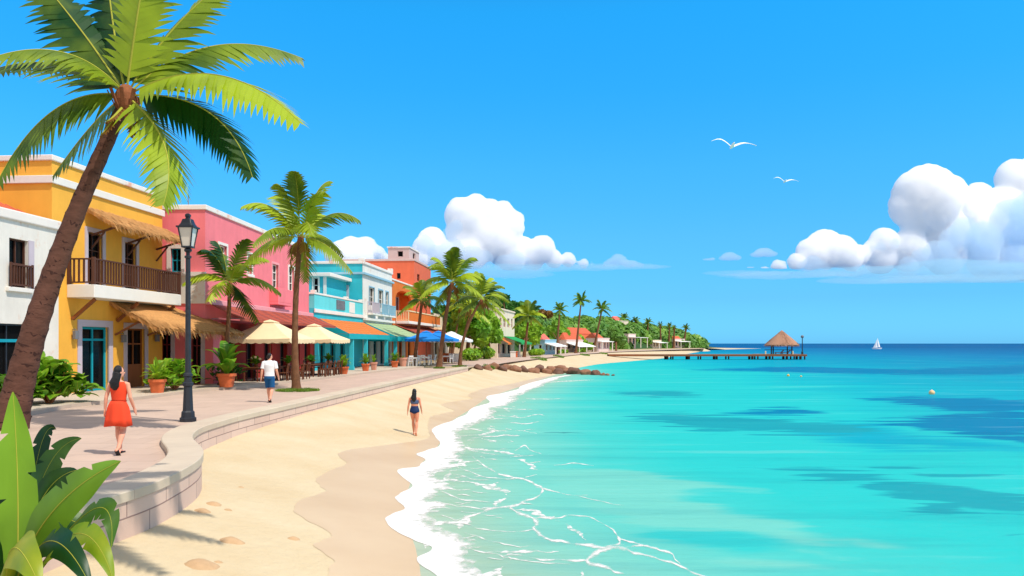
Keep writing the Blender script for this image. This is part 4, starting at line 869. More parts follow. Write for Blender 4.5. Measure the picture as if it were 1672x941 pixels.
# ---------------- orange house with tower
O0 = fr.pt(T2+.05, 0, 0); fr = Frame(O0, .08); OA = fr.front(676, 460)[0]; OB = fr.front(703, 500)[0]
r_ = thing('orange_house', 'orange house with rust red tower and pale rooftop room', 'house', (*fr.pt(0, 0, 0)[:2], GZ))
arch = (fr.front(646, 480)[0], fr.front(672, 480)[0], 5.0, 7.9)
gh = [(1.+i*2.3, 2.3+i*2.3, TZ, 2.8) for i in range(4)]
_, Pf, _ = volume(r_, fr, 0, OA, -9, 0, GZ-.2, 8.7, 'orange', [arch]+gh, [], depth=1.3)
for h in gh: window(r_, Pf, h, 'wood', 2, (.8,), None, 'shop_window', .07, pm='void')
# loggia back wall with two doors, arch spandrels
mb = MB(); a, b, c, d = srt(arch); mb.quad(Pf(a, c, 1.28), Pf(b, c, 1.28), Pf(b, d, 1.28), Pf(a, d, 1.28)); lg = mb.build('loggia', 'orange', r_, recalc=False)
mb = MB(); K = 12
for i in range(K):
    f = lambda t: d-.9*(1-math.sqrt(max(0, 1-(2*t-1)**2)))
    t0, t1 = i/K, (i+1)/K; a0, a1 = lerp(a, b, t0), lerp(a, b, t1)
    mb.hexa([Pf(a0, f(t0), .01), Pf(a1, f(t1), .01), Pf(a1, f(t1), .25), Pf(a0, f(t0), .25), Pf(a0, d, .01), Pf(a1, d, .01), Pf(a1, d, .25), Pf(a0, d, .25)])
mb.build('arch', 'orange', lg)
for t in (.2, .68): q = (lerp(a, b, t), lerp(a, b, t)+1.0, c, c+2.3); mb = MB(); pbox(mb, Pf, q[0], q[1], q[2], q[3], 1.22, 1.27); dd = mb.build('balcony_door', 'glass', r_); mb = MB(); pbox(mb, Pf, q[0]-.1, q[0], q[2], q[3]+.1, 1.2, 1.27); pbox(mb, Pf, q[1], q[1]+.1, q[2], q[3]+.1, 1.2, 1.27); mb.build('surround', 'paleblue', dd)
mb = MB(); mb.fbox(fr, .02, OA-.01, -9, .06, 8.7, 8.88); mb.build('parapet_coping', 'oldtrim', r_, bevel=.03)
tw_ = fr.srect(648, 654, 446, 455.5, OA); fw = [fr.frect(681, 685, 448, 459), fr.frect(688, 691, 486, 505)]
zt = fr.front(676, 424)[1]
_, Pf, Ps = volume(r_, fr, OA, OB, -10, .02, GZ-.2, zt-.15, 'rust', fw, [tw_], name='tower', depth=.25)
for h in fw: window(r_, Pf, h, 'wood', 1, (.5,), None)
window(r_, Ps, tw_, 'wood', 1, (), None)
mb = MB(); mb.fbox(fr, OA-.08, OB+.06, -10, .1, zt-.15, zt+.1); mb.build('parapet_coping', 'mauve', r_, bevel=.03)
pw = [fr.srect(649, 658, 410, 419.5, OA+1.)]; q = fr.srect(633.5, 668, 405, 423, OA+1.); pf_ = [(OA+3.2, OA+4.8, zt+.35, zt+1.2)]
_, Pf, Ps = volume(r_, fr, OA+1., OA+7., q[0], q[1], zt+.102, q[3], 'mauve', pf_, pw, name='rooftop_room', depth=.2)
window(r_, Ps, pw[0], 'mauve', 1, (), None, pm='void'); window(r_, Pf, pf_[0], 'mauve', 1, (), None, pm='void')
mb = MB(); mb.fbox(fr, OA+.9, OA+7.1, q[0]-.1, q[1]+.1, q[3], q[3]+.15); mb.build('rooftop_room_coping', 'oldtrim', r_)
# balcony
b0, b1 = 1.5, OB-1.; mb = MB(); mb.fbox(fr, b0, b1, .06, 1.5, 4.2, 4.5); mb.build('balcony_slab', 'whitetrim', r_, bevel=.03)
mb = MB(); mb.fbox(fr, b0+.05, b1-.05, 1.35, 1.45, 4.5, 5.5); mb.build('balcony_front', 'orange', r_)
railing(r_, [fr.pt(b0+.08, .1, 0), fr.pt(b0+.08, 1.4, 0)], 4.5, 5.55, 'canvas', 'balcony_railing', .18, .06, .1)
mb = MB(); mb.fbox(fr, b0, b1, 1.3, 1.5, 5.5, 5.62); mb.build('balcony_rail', 'canvas', r_)
awning(r_, [fr.pt(.6, .08, 4.1), fr.pt(OB+3, .08, 4.1), fr.pt(OB+3.4, 2.4, 3.35), fr.pt(.6, 2.2, 3.35)], .12, 'maroon', name='canopy')
# ---------------- low cream house with a terrace
O0 = fr.pt(OB+.05, .0, 0); fr = Frame(O0, .09)
r_ = thing('cream_terrace_house', 'low cream house with pierced terrace wall beyond the orange house', 'house', (*O0[:2], 0))
gh = [(1.+i*3, 3.+i*3, TZ, 2.8) for i in range(3)]
L = fr.front(729, 540)[0]
_, Pf, _ = volume(r_, fr, 0, L, -8, .4, -.1, 4.1, 'cream', [(h[0], min(h[1], L-.3), h[2], h[3]) for h in gh if h[0] < L-1], [])
mb = MB(); mb.fbox(fr, 0, L, -8, -.5, 4.1, 5.); mb.build('upper_wall', 'cream', r_)
holes = [(1.5+i*.9, 2.0+i*.9, 5.0, 5.7) for i in range(4)]
mb = MB(); facade(mb, lambda p, z, o: fr.pt(p, .4-o, z), .02, L-.02, 4.1, 6.1, holes, .2); facade(mb, lambda p, z, o: fr.pt(p, .2, z), .02, L-.02, 4.1, 6.1, holes, 0.); mb.quad(fr.pt(.02, .2, 6.1), fr.pt(L-.02, .2, 6.1), fr.pt(L-.02, .4, 6.1), fr.pt(.02, .4, 6.1)); mb.build('terrace_wall', 'cream', r_, recalc=False)
mb = MB(); mb.fbox(fr, 0, L+1.5, .402, 1., 3.9, 4.12); mb.build('ledge', 'canvas', r_, bevel=.03)
# ---------------- cream house behind the palms
fr = Frame((-2.2, 119.8), .15); zt = fr.front(812, 503)[1]; L = fr.front(840, 510)[0]
r_ = thing('cream_house', 'cream flat roofed house with four tall windows and a green awning', 'house', (*fr.O[:2], 0))
fw = [fr.frect(a, b, 519+i*.6, 534+i*.5) for i, (a, b) in enumerate([(815.8, 819.3), (822.3, 825.8), (828.6, 832), (834.6, 837.2)])]
gh = [fr.frect(a, b, 561, 578) for a, b in ((808.2+5, 817), (820, 826), (829, 834))]
sd = [fr.srect(804, 809, 520, 532)]
_, Pf, Ps = volume(r_, fr, 0, L, -9, 0, -.1, zt-.15, 'cream', fw+gh, sd, depth=.3)
for h in fw: window(r_, Pf, h, 'mauve', 1, (.5,), None, o=.15, bar=.1)
for h in gh: window(r_, Pf, h, 'mauve', 1, (), None, 'doorway', o=.15, bar=.1, pm='void')
window(r_, Ps, sd[0], 'mauve', 1, (.5,), None, o=.15)
mb = MB(); mb.fbox(fr, -.15, L+.1, -9, .15, zt-.15, zt+.1); mb.build('parapet_coping', 'cream', r_, bevel=.03)
p = fr.pt; mb = MB(); mb.add([p(1, -9.3, zt+.1), p(9, -9.3, zt+.1), p(9, -2, zt+.1), p(1, -2, zt+.1), p(5, -5.6, zt+2.)], [(0, 1, 4), (1, 2, 4), (2, 3, 4), (3, 0, 4)]); mb.build('tiled_roof', 'coraltile', r_)
z0 = 3.15; aw = awning(r_, [p(.2, .05, z0), p(4.6, .05, z0), p(4.4, 1.6, z0-1.0), p(.2, 1.6, z0-1.0)], .2, 'orangecanvas'); aw['label'] = 'orange awning'
aw = awning(r_, [p(4.8, .05, z0+.1), p(L, .05, z0+.1), p(L+1.2, 2.9, z0-.95), p(4.8, 2.9, z0-.95)], .25, 'greencanvas'); aw['label'] = 'green awning'
for a in (5., 10, L+.6): column(r_, p(a, 2.7, 0)[:2], 0, 2.0, .22, 'whitetrim', 'awning_post')
for a, mm in ((1.2, 'whitetrim'), (3.2, 'terracotta'), (5.6, 'whitetrim')):
    mb = MB(); q = p(a, 2.2, 0); mb.box(q.x-.4, q.x+.4, q.y-.4, q.y+.4, 0, .8); mb.box(q.x-.46, q.x+.46, q.y-.46, q.y+.46, .8, .92); o = mb.build('planter', mm, None, bevel=.02)
    tag(o, {1.2: 'white square planter under the orange awning', 3.2: 'terracotta square planter under the orange awning', 5.6: 'white square planter under the green awning'}[a], 'planter', 'planters before the cream house')
# ---------------- small far houses
def cottage(name, label, u0, u1, v_top, v_base, Y, wm, roof=None, dxdy=.4, depth=7, canopy=None, uc=None, nwin=3, fm='mauve', posts=2):
    """uc = px of the near corner; side wall left of it, front right of it"""
    uc = uc if uc is not None else u0+(u1-u0)*.35
    zb = max(CZ-(v_base-HY)/F*Y, -.05); c = D(uc, v_base, Y); fr = Frame(c, dxdy); L = max(2.5, fr.front(u1, v_base)[0]); dl = abs(fr.side(u0, v_base, 0)[0]); zt = fr.front(uc, v_top)[1]
    r_ = thing(name, label, 'house', (c.x, c.y, zb)); h = zt-zb
    fw = [(L*(i+.25)/nwin, L*(i+.75)/nwin, zb+.25*h, zb+.72*h) for i in range(nwin)]; sd = [(-dl*.6, -dl*.3, zb+.35*h, zb+.7*h)]
    _, Pf, Ps = volume(r_, fr, 0, L, -dl, 0, zb-.3, zt, wm, fw, sd, depth=.25)
    for q in fw: window(r_, Pf, q, fm, 1, (), None, 'window', .12, o=.12)
    for q in sd: window(r_, Ps, q, fm, 1, (), None, 'window', .12, o=.12)
    mb = MB(); mb.fbox(fr, -.1, L+.1, -dl-.1, .1, zt, zt+.18); mb.build('coping', wm, r_)
    if roof:
        p = fr.pt; hh = roof[1]*.6; mb = MB(); k = roof[2] if len(roof) > 2 else 0
        a0, a1, b0, b1 = -.2, L*(1-k)+.2, -dl-.2, -dl*.12; z = zt+.18
        mb.add([p(a0, b0, z), p(a1, b0, z), p(a1, b1, z), p(a0, b1, z), p(a0+L*.08, (b0+b1)/2, z+hh), p(a1-L*.08, (b0+b1)/2, z+hh)], [(0, 1, 5, 4), (1, 2, 5), (2, 3, 4, 5), (3, 0, 4)]); mb.build('tiled_roof', roof[0], r_)
    if canopy:
        p = fr.pt; cw, cz = canopy; mb = MB(); z = zb+h*.78; mb.hexa([p(-.3, .02, z-.05), p(L+.4, .02, z-.05), p(L+.4, cw, z-cz-.05), p(-.3, cw, z-cz-.05), p(-.3, .02, z+.1), p(L+.4, .02, z+.1), p(L+.4, cw, z-cz+.1), p(-.3, cw, z-cz+.1)]); mb.build('canopy', 'whitecanvas', r_)
        for i in range(posts): q = p(L*(i+.05)/max(1, posts-1)*.9, cw-.15, 0); mb = MB(); mb.box(q.x-.12, q.x+.12, q.y-.12, q.y+.12, zb, z-cz-.06); mb.build('canopy_post', 'whitetrim', r_)
    return r_
cottage('blue_kiosk', 'pale blue beach kiosk with white awning and a coral gable', 872, 908, 556, 578.5, 150, 'paleblue', ('coraltile', 1.9, .45), .35, canopy=(2.2, .6), uc=890, nwin=3, fm='whitetrim', posts=3)
cottage('awning_house', 'small white house under a wide white awning and orange tiled roof', 912, 952, 556, 575, 185, 'blush', ('tile', 2.8), .45, canopy=(3.2, .9), uc=925, nwin=3, posts=3)
cottage('tiled_house', 'house behind the trees with a large orange tiled roof', 918, 968, 545, 565, 230, 'rust', ('tile', 2.8), .5, uc=935, nwin=2)
cottage('blush_cottage', 'pale blush cottage with four dark windows and coral roof by a leaning palm', 957, 995, 553, 574.5, 205, 'blush', ('tile', 2.2, .4), .5, canopy=(1.2, .1), uc=976, nwin=4)
cottage('hill_villa', 'tall cream villa with pink roof up among the hill trees', 993, 1026, 524, 552, 330, 'cream', ('coraltile', 3.0, .5), .75, uc=1008, nwin=3)
cottage('veranda_house', 'narrow pinkish house with white veranda roof in front of the villa', 1019, 1038, 546, 568, 290, 'blush', None, .7, canopy=(5, .2), uc=1026, nwin=2)
cottage('cream_cottage', 'cream cottage with stepped top and white porch among far trees', 1060, 1080, 556, 569.5, 330, 'cream', None, .75, canopy=(3, .3), uc=1066, nwin=3)
cottage('pink_cottage', 'farthest cottage, pink with orange roof and white porch', 1094, 1118, 554, 568.5, 360, 'blush', ('tile', 2., .3), .85, canopy=(3, .3), uc=1102, nwin=3)
# ------------------------------------------------------------------ vegetation
UP = V((0, 0, 1))
def bez(p0, p1, p2, t): return p0*(1-t)**2+p1*2*t*(1-t)+p2*t*t
def frond(mb, p0, p1, p2, L, n=30, seed=0, hang=.35, fwd=.55, roll=0., ribr=.03, nrm=None, wmul=.62):
    """arching rib with pointed leaflets on both sides; p1 is a point the rib passes near its middle"""
    rnd = random.Random(seed); p0, p1, p2 = V(p0), V(p1), V(p2); c = p1*2-(p0+p2)*.5
    Lt = sum((bez(p0, c, p2, (i+1)/12)-bez(p0, c, p2, i/12)).length for i in range(12)); seg = Lt/n
    rib = []
    for i in range(n+1):
        t = i/n; P = bez(p0, c, p2, t); T = ((c-p0)*2*(1-t)+(p2-c)*2*t).normalized(); rib.append(P)
        if t < .09 or i == n: continue
        ref = V(nrm) if nrm is not None else UP
        S_ = T.cross(ref)
        if S_.length < .2: S_ = T.cross(V((1, .3, 0)))
        S_.normalize(); Nn = S_.cross(T).normalized()
        if Nn.z < 0 and nrm is None: Nn = -Nn
        if roll: R = Matrix.Rotation(roll, 3, T); S_ = R@S_; Nn = R@Nn
        pr = L*(math.sin(math.pi*min(1, .16+.80*t))**.65)*(1-.35*t)
        for sd in (-1, 1):
            l = pr*rnd.uniform(.88, 1.1); h = hang*rnd.uniform(.7, 1.3)
            d = (S_*sd*math.cos(h)-Nn*math.sin(h)+T*(fwd+.35*t)).normalized(); g = -UP*(l*rnd.uniform(.12, .26))
            w = seg*wmul; B = P; m1 = B+d*l*.5+g*.22; m2 = B+d*l*.8+g*.6; e = B+d*l+g
            a = T*w
            mb.add([B-a, B+a, m1-a*.9, m1+a*.72, m2-a*.42, m2+a*.3, e], [(0, 1, 3, 2), (2, 3, 5, 4), (4, 5, 6)], 0)
    mb.tube(rib, [lerp(ribr, ribr*.25, i/n) for i in range(n+1)], 5, 1)
def trunk_mb(base, top, r0, r1, bend, rings=14, flare=1.5, scars=True, n=12, seed=1):
    rnd = random.Random(seed); base, top = V(base), V(top); mid = (base+top)/2+V(bend); c = mid*2-(base+top)*.5; mb = MB(); pts = []; rad = []
    for i in range(rings*3+1):
        t = i/(rings*3); pts.append(bez(base, c, top, t)); r = lerp(r0, r1, t**.8); r *= 1+(flare-1)*math.exp(-t*14)
        rad.append(r*(1.05 if i % 3 == 0 else .985 if i % 3 == 1 else 1.0))
    mb.tube(pts, rad, n)
    sm = MB()
    if scars:
        for i in range(1, len(pts)-1):
            T = (pts[i+1]-pts[i-1]).normalized(); x = T.cross(V((0, 1, .1))).normalized(); y = T.cross(x)
            for k in range(3):
                a = rnd.uniform(0, 2*math.pi); da = rnd.uniform(.35, .8); h = (pts[1]-pts[0]).length*rnd.uniform(.35, .75); r = rad[i]*1.012
                f = lambda aa, o: pts[i]+T*o+(x*math.cos(aa)+y*math.sin(aa))*r
                sm.add([f(a-da, h*.1), f(a, -h*.5), f(a+da, h*.15), f(a+da*.5, h*.5), f(a-da*.4, h*.55)], [(0, 1, 2, 3, 4)])
    return mb, sm
def palm(name, label, base, top, R, nf, seed, group, r0=.2, r1=.11, bend=(0, 0, 0), n=22, fm='frond', dead=2, lift=.75, el=None, wmul=.62, LL=.30):
    rnd = random.Random(seed); base, top = V(base), V(top); root = thing(name, label, 'palm tree', base, group)
    t_, s_ = trunk_mb(base, top, r0, r1, bend, rings=12, seed=seed, scars=False); tr = t_.build('trunk', 'trunk2', root, smooth=60)
    for i in range(nf):
        az = 2*math.pi*(i+rnd.uniform(-.25, .25))/nf+seed; tier = (i*.618) % 1; up = lerp(1.35, -.62, tier)+rnd.uniform(-.1, .1)
        l = R*rnd.uniform(.9, 1.1); h = V((math.cos(az), math.sin(az), 0)); e0 = math.cos(up)
        tip = top+h*l*(.16+.84*e0)+UP*l*(.98*math.sin(up)-.20*e0-.03); mid = top+h*l*(.06+.46*e0)+UP*l*(.60*math.sin(up)+.09*e0)
        mb = MB(); frond(mb, top+h*.08, mid, tip, R*LL, n, seed*31+i, hang=.45, ribr=r1*.22, wmul=wmul); fo = mb.build('frond', [fm, 'rib'], root, recalc=False); fo.color = (1, .84 if tier > .3 else 1, 1, 1)
    for i in range(dead):
        az = rnd.uniform(0, 6.28); h = V((math.cos(az), math.sin(az), 0)); mb = MB(); frond(mb, top+h*.1-UP*.1, top+h*R*.22-UP*R*.2, top+h*R*.2-UP*R*.5, R*.16, 12, seed+i+99, ribr=r1*.2); mb.build('dry_frond', ['deadfrond', 'rib'], root, recalc=False)
    mb = MB(); mb.ell(top-UP*r1*1.5, (r1*1.5, r1*1.5, r1*2.6), 10, 7); mb.build('crown_heart', 'fibre', root, smooth=60)
    return root
# ---- the big leaning palm in the foreground
PY = 19.8
base = G(14, 701, 0); top = D(206, 165, PY)
bp = thing('leaning_palm', 'tall leaning coconut palm with huge arching fronds rising in front of the yellow house', 'palm tree', base, 'palms along the promenade')
t_, s_ = trunk_mb(base-UP*.1, top, .38, .15, ((-.35, 0, -.15)), 18, 1.25, True, 18, 4); tk = None; t_.add(s_.v, s_.f, 1); t_.build('trunk', ['trunk', 'scar'], bp, smooth=60)
FR = [  # mid px, tip px, depth of mid / tip relative to the crown, leaflet length, roll, bright
 ((110, 88), (-18, 96), -1.2, -2.2, 1.05, .5, (0, -.5, 1)),
 ((122, 36), (28, -74), .6, 1.0, .95, 0, (.5, -1, .3)),
 ((232, -20), (262, -170), -.3, -.5, .9, 0, (.1, -1, .2)),
 ((182, 20), (168, -130), .9, 1.6, .95, 0, (0, -1, .3)),
 ((290, 40), (392, -46), .8, 1.3, .95, 0, (-.5, -1, .4)),
 ((345, 76), (495, 96), .9, 1.8, .95, .35, (0, -.7, 1)),
 ((350, 122), (494, 204), -1.2, -2.3, 1.10, .6, (0, -.45, 1)),
 ((338, 182), (413, 292), -.3, -.3, .95, .3, (.6, -.8, .7)),
 ((268, 236), (266, 336), -1.2, -1.9, .85, 0, (.7, -.7, .1)),
 ((92, 178), (-6, 300), -.9, -1.6, 1.05, -.3, (-.5, -.8, .7)),
 ((92, 104), (-30, 120), 1.2, 2.0, .9, .2, (0, -.3, 1)),
 ((150, 205), (85, 290), 1.6, 2.6, .7, 0, (-.6, -.7, .5)),
]
TON = [.3, -.2, .4, -.3, -.22, .2, .35, -.24, -.2, -.25, -.28, -.3]
for i, (m_, t2, dm, dt, L, ro, nn) in enumerate(FR):
    mb = MB(); frond(mb, top+UP*.12, D(*m_, PY+dm), D(*t2, PY+dt), L*1.38, 31, 50+i, hang=.30, fwd=.62, ribr=.03, nrm=nn, wmul=.70); fo = mb.build('frond', ['frond', 'rib'], bp, recalc=False); tn = TON[i]; fo.color = (1+min(0, tn), 1-max(0, tn), 1, 1)
for i, (m_, t2) in enumerate([((178, 205), (164, 222)), ((216, 205), (214, 222)), ((224, 190), (225, 216)), ((186, 190), (172, 200))]):
    mb = MB(); frond(mb, top-UP*.05, D(*m_, PY-.5), D(*t2, PY-.6), .22, 12, 90+i, ribr=.04); mb.build('dry_frond', ['deadfrond', 'rib'], bp, recalc=False)
mb = MB(); mb.ell(top, (.27, .27, .42), 12, 8)
for k in range(9): a = k*.7; mb.bar(top+V((math.cos(a)*.2, math.sin(a)*.2, -.25)), top+V((math.cos(a)*.42, math.sin(a)*.42, .22)), .09, .03)
mb.build('crown_heart', 'fibre', bp)
# palm outside the frame on the right whose shade falls on the wall
op = thing('shade_palm', 'palm out of frame that shades the near end of the sea wall', 'palm tree', (-3.4, .2, -1.0), 'palms along the promenade')
ot = V((-1.7, 7.3, 9.6)); t_, _ = trunk_mb((-3.4, .2, -1.1), ot, .26, .15, (-.9, -1.2, 0), 10, 1.3, False); t_.build('trunk', 'trunk2', op, smooth=60)
for i in range(11):
    az = i*.571+.2; h = V((math.cos(az), math.sin(az), 0)); mb = MB(); frond(mb, ot, ot+h*1.5+UP*.5, ot+h*2.9-UP*.7, .75, 26, 300+i); mb.build('frond', ['frond', 'rib'], op, recalc=False)
# ---- other palms
PG = 'palms along the promenade'
def palm_px(name, label, cu, cv, bu, bv, z, rpx, nf, seed, **kw):
    b = G(bu, bv, z); t = D(cu, cv, b.y+kw.pop('dy', 0)); return palm(name, label, b, t, rpx/F*b.y, nf, seed, PG, **kw)
palm_px('coconut_palm', 'short palm with a dense crown between lamp post and beige umbrellas', 375, 462, 361, 629, TZ, 80, 11, 3, r0=.12, r1=.09, bend=(.1, 0, 0), dead=1, LL=.42)
palm_px('coconut_palm', 'straight tall palm in a grass ring just right of the man in the white shirt', 491, 388, 484, 637, 0, 104, 15, 11, r0=.165, r1=.11, bend=(-.15, 0, 0), n=28, LL=.38)
palm_px('coconut_palm', 'leaning palm with yellowing lower fronds beside the blue umbrellas', 738, 463, 717, 601, 0, 60, 14, 5, r0=.22, r1=.13, bend=(-.1, 0, 0), n=20, dead=3, LL=.40)
palm_px('coconut_palm', 'yellowish palm in front of the orange house balcony', 689, 492, 676, 597, TZ, 42, 11, 8, r0=.17, r1=.12, n=15, LL=.42)
palm_px('coconut_palm', 'slender palm leaning right out of the green thicket, second of four trunks', 786, 490, 751, 598, 0, 52, 12, 21, r0=.16, r1=.11, bend=(-.5, 0, 0), n=14, LL=.34)
palm_px('coconut_palm', 'slim palm in the thicket with its crown lowest of the four', 768, 506, 748, 592, 0, 40, 11, 23, r0=.14, r1=.1, n=14, LL=.34)
palm_px('coconut_palm', 'upright thin palm at the right side of the green thicket', 790, 486, 772, 586, 0, 42, 12, 27, r0=.16, r1=.11, n=14, LL=.34)
palm_px('coconut_palm', 'thin straight palm at the left side of the green thicket', 752, 500, 737, 589, 0, 38, 11, 33, r0=.15, r1=.1, n=14, LL=.34)
palm_px('coconut_palm', 'light green palm between cream house and blue kiosk', 863, 517, 856, 583.5, 0, 30, 13, 37, r0=.22, r1=.15, n=14, LL=.42, wmul=.9)
far = [('dark palm standing over the blue kiosk', 914, 507, 909, 578.5, 16, 14), ('tallest dark palm above the far beach houses', 949, 492, 940, 577, 17.5, 15), ('leaning palm beside the blush cottage', 983, 505, 969, 574.5, 17, 14),
 ('small palm in front of the hill villa', 1019, 520, 1020, 569, 10.5, 13), ('far palm right of the hill villa', 1038, 525, 1037, 569, 9.5, 13), ('far palm in the middle of the wooded shore', 1058, 527, 1056, 569, 9.5, 13),
 ('far palm half sunk in the woods left of a close pair', 1078, 532, 1079, 569, 7.5, 11), ('left one of two far palms standing close together', 1093, 533, 1092, 569, 7.5, 12), ('right one of two far palms standing close together', 1101, 536, 1100, 569, 6, 11), ('last lone palm at the end of the wooded point', 1120, 536.5, 1116, 568.5, 8.5, 13),
 ('low yellowish palm before the veranda house', 1026, 546, 1025, 569.3, 7, 11), ('second low yellowish palm right of the veranda house', 1041, 543, 1039, 569.3, 8, 11)]
for i, (lb, cu, cv, bu, bv, r, nf) in enumerate(far):
    b = G(bu, bv, 0); palm('coconut_palm', lb, b, D(cu, cv, b.y), r/F*b.y*1.05, nf, 41+i*3, PG, r0=.0016*b.y, r1=.0009*b.y, n=9, fm='frondfar' if i < 10 else 'frond', dead=0, wmul=.75, LL=.34)
# grass ring under the second palm
def grass_ring(c, r, n, name='grass_tuft', h=.14):
    mb = MB(); rnd = random.Random(3)
    for i in range(n):
        a = rnd.uniform(0, 6.28); q = r*math.sqrt(rnd.random()); p = V((c.x+math.cos(a)*q, c.y+math.sin(a)*q, c.z)); d = V((rnd.gauss(0, .06), rnd.gauss(0, .06), rnd.uniform(.5, 1)*h)); x = V((math.cos(a*3), math.sin(a*3), 0))*.012
        mb.add([p-x, p+x, p+d], [(0, 1, 2)])
    return mb.build(name, 'grass', None, recalc=False)
tag(grass_ring(G(486, 638.5, .0), .95, 2200, 'grass'), kind='stuff')
for c, r in ((G(750, 599, 0), .7), (G(717, 602, 0), .5)): tag(grass_ring(c, r, 500, 'grass', .2), kind='stuff')
# ---- broad leaves
def bleaf(mb, p0, p1, p2, W, n=12, fold=.22, side=None, tears=(), mi=0, rib=1, wave=.0, pw=.75):
    p0, p1, p2 = V(p0), V(p1), V(p2); c = p1*2-(p0+p2)*.5; T0 = (p2-p0).normalized(); rb = []
    Pp = None
    for i in range(n+1):
        t = i/n; P = bez(p0, c, p2, t); T = ((c-p0)*2*(1-t)+(p2-c)*2*t).normalized(); rb.append(P)
        S_ = V(side).normalized() if side is not None else T.cross(UP).normalized(); S_ = (S_-T*S_.dot(T)).normalized(); Nn = S_.cross(T)
        if Nn.z < 0 and side is None: Nn = -Nn
        w = W*max(.0, math.sin(math.pi*min(1, t**pw)))**.75+.004; f = Nn*w*fold; wv = Nn*wave*math.sin(t*19)
        cur = (P, P-S_*w+f+wv, P+S_*w+f-wv, P-S_*w*.5+f*.38, P+S_*w*.5+f*.38)
        if Pp:
            for sd, o, hh in ((0, 1, 3), (1, 2, 4)):
                a, b = Pp[o], cur[o]
                mb.add([Pp[0], cur[0], cur[hh], Pp[hh]], [(0, 1, 2, 3)], mi)
                if (i, sd) in tears: mb.add([Pp[hh], cur[hh], a], [(0, 1, 2)], mi)   # a split in the blade
                else: mb.add([Pp[hh], cur[hh], b, a], [(0, 1, 2, 3)], mi)
        Pp = cur
    mb.tube(rb, [lerp(W*.045, W*.012, i/n) for i in range(n+1)], 5, rib)
# foreground banana-like plant at the bottom left
fb = G(10, 1002, -.55); FY = fb.y
fp = thing('broad_leaved_plant', 'large broad leaved tropical plant in the near bottom left corner', 'plant', fb)
FL = [ # base, mid, tip, half width px, tears, material, dy mid, dy tip
 ((27, 960), (29, 800), (21, 640), 31, ((14, 1), (19, 0), (11, 0)), 'banana', .1, .2, (1, .25, 0)),
 ((24, 960), (84, 838), (197, 753), 33, ((15, 1), (16, 1), (20, 1), (12, 0)), 'banana', -.3, -.55, (-.65, .25, .76)),
 ((26, 960), (66, 820), (126, 768), 30, (), 'banana', .25, .35, (-.75, .25, .6)),
 ((20, 960), (-8, 800), (-34, 700), 34, (), 'banana', .2, .3, (1, .3, 0)),
 ((30, 960), (72, 776), (133, 716), 20, ((9, 0), (11, 1), (12, 1), (14, 0), (16, 1), (17, 0)), 'banana', .6, .9, (.5, .1, -.75)),
 ((34, 960), (62, 745), (92, 701), 14, ((10, 0), (12, 1), (14, 0), (17, 1)), 'banana', .8, 1.0, (.6, .1, -.6)),
 ((40, 960), (152, 832), (182, 894), 22, ((10, 0), (13, 0), (16, 0), (12, 1), (18, 1), (19, 0)), 'banana', -.2, -.35, (.3, .5, .8)),
 ((40, 975), (122, 872), (186, 952), 22, ((11, 0), (16, 0), (14, 1)), 'lime', -.6, -.9, (.3, .5, .8)),
 ((30, 975), (78, 884), (150, 962), 24, ((12, 1), (17, 1), (15, 0)), 'banana', -.9, -1.3, (.3, .5, .8)),
 ((10, 985), (20, 896), (66, 960), 30, (), 'lime', -1.2, -1.7, (.3, .5, .8)),
 ((10, 985), (-30, 880), (-80, 930), 30, (), 'banana', -.6, -1., (-.3, .5, .8)),
 ((25, 960), (100, 850), (168, 915), 20, (), 'banana', .2, .3, (.3, .5, .8)),
]
for i, (b, m_, t2, wpx, te, mm, dm, dt, sd) in enumerate(FL):
    mb = MB(); bleaf(mb, D(*b, FY), D(*m_, FY+dm), D(*t2, FY+dt), wpx/F*FY, 24, .2, sd, te, wave=.012, pw=.9 if i in (0, 1) else .8); o = mb.build('leaf', [mm, 'rib'], fp, smooth=70); tn = (-.05, -.12, -.5, -.3, -.45, -.45, -.35, 0, -.2, 0, -.4, -.55)[i]; o.color = (1+min(0, tn), 1-max(0, tn), 1, 1)
    if mm == 'lime': o['label'] = 'lime yellow arching leaf'
# more leaves filling the heart
for i in range(13):
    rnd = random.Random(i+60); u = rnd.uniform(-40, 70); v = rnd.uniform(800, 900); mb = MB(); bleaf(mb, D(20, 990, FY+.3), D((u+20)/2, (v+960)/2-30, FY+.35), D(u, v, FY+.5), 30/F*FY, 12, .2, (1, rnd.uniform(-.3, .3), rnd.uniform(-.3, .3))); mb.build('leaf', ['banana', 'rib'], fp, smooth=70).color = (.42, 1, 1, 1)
def leafy(mb, c, R, H, n, W, seed, arch=.5, mi=0):
    """rosette / bush of broad leaves from a centre"""
    rnd = random.Random(seed); c = V(c)
    for i in range(n):
        az = i*2.399+rnd.uniform(-.3, .3); up = rnd.uniform(.15, 1.35); l = rnd.uniform(.75, 1.1); h = V((math.cos(az), math.sin(az), 0)); p0 = c+h*.04
        tip = c+h*R*l*math.cos(up)+UP*H*l*(math.sin(up)-.15*arch); mid = c+h*R*l*.45*math.cos(up)+UP*H*l*(.55*math.sin(up)+.18*arch)
        bleaf(mb, p0, mid, tip, W*rnd.uniform(.8, 1.15), 7, .25, mi=mi, rib=1)
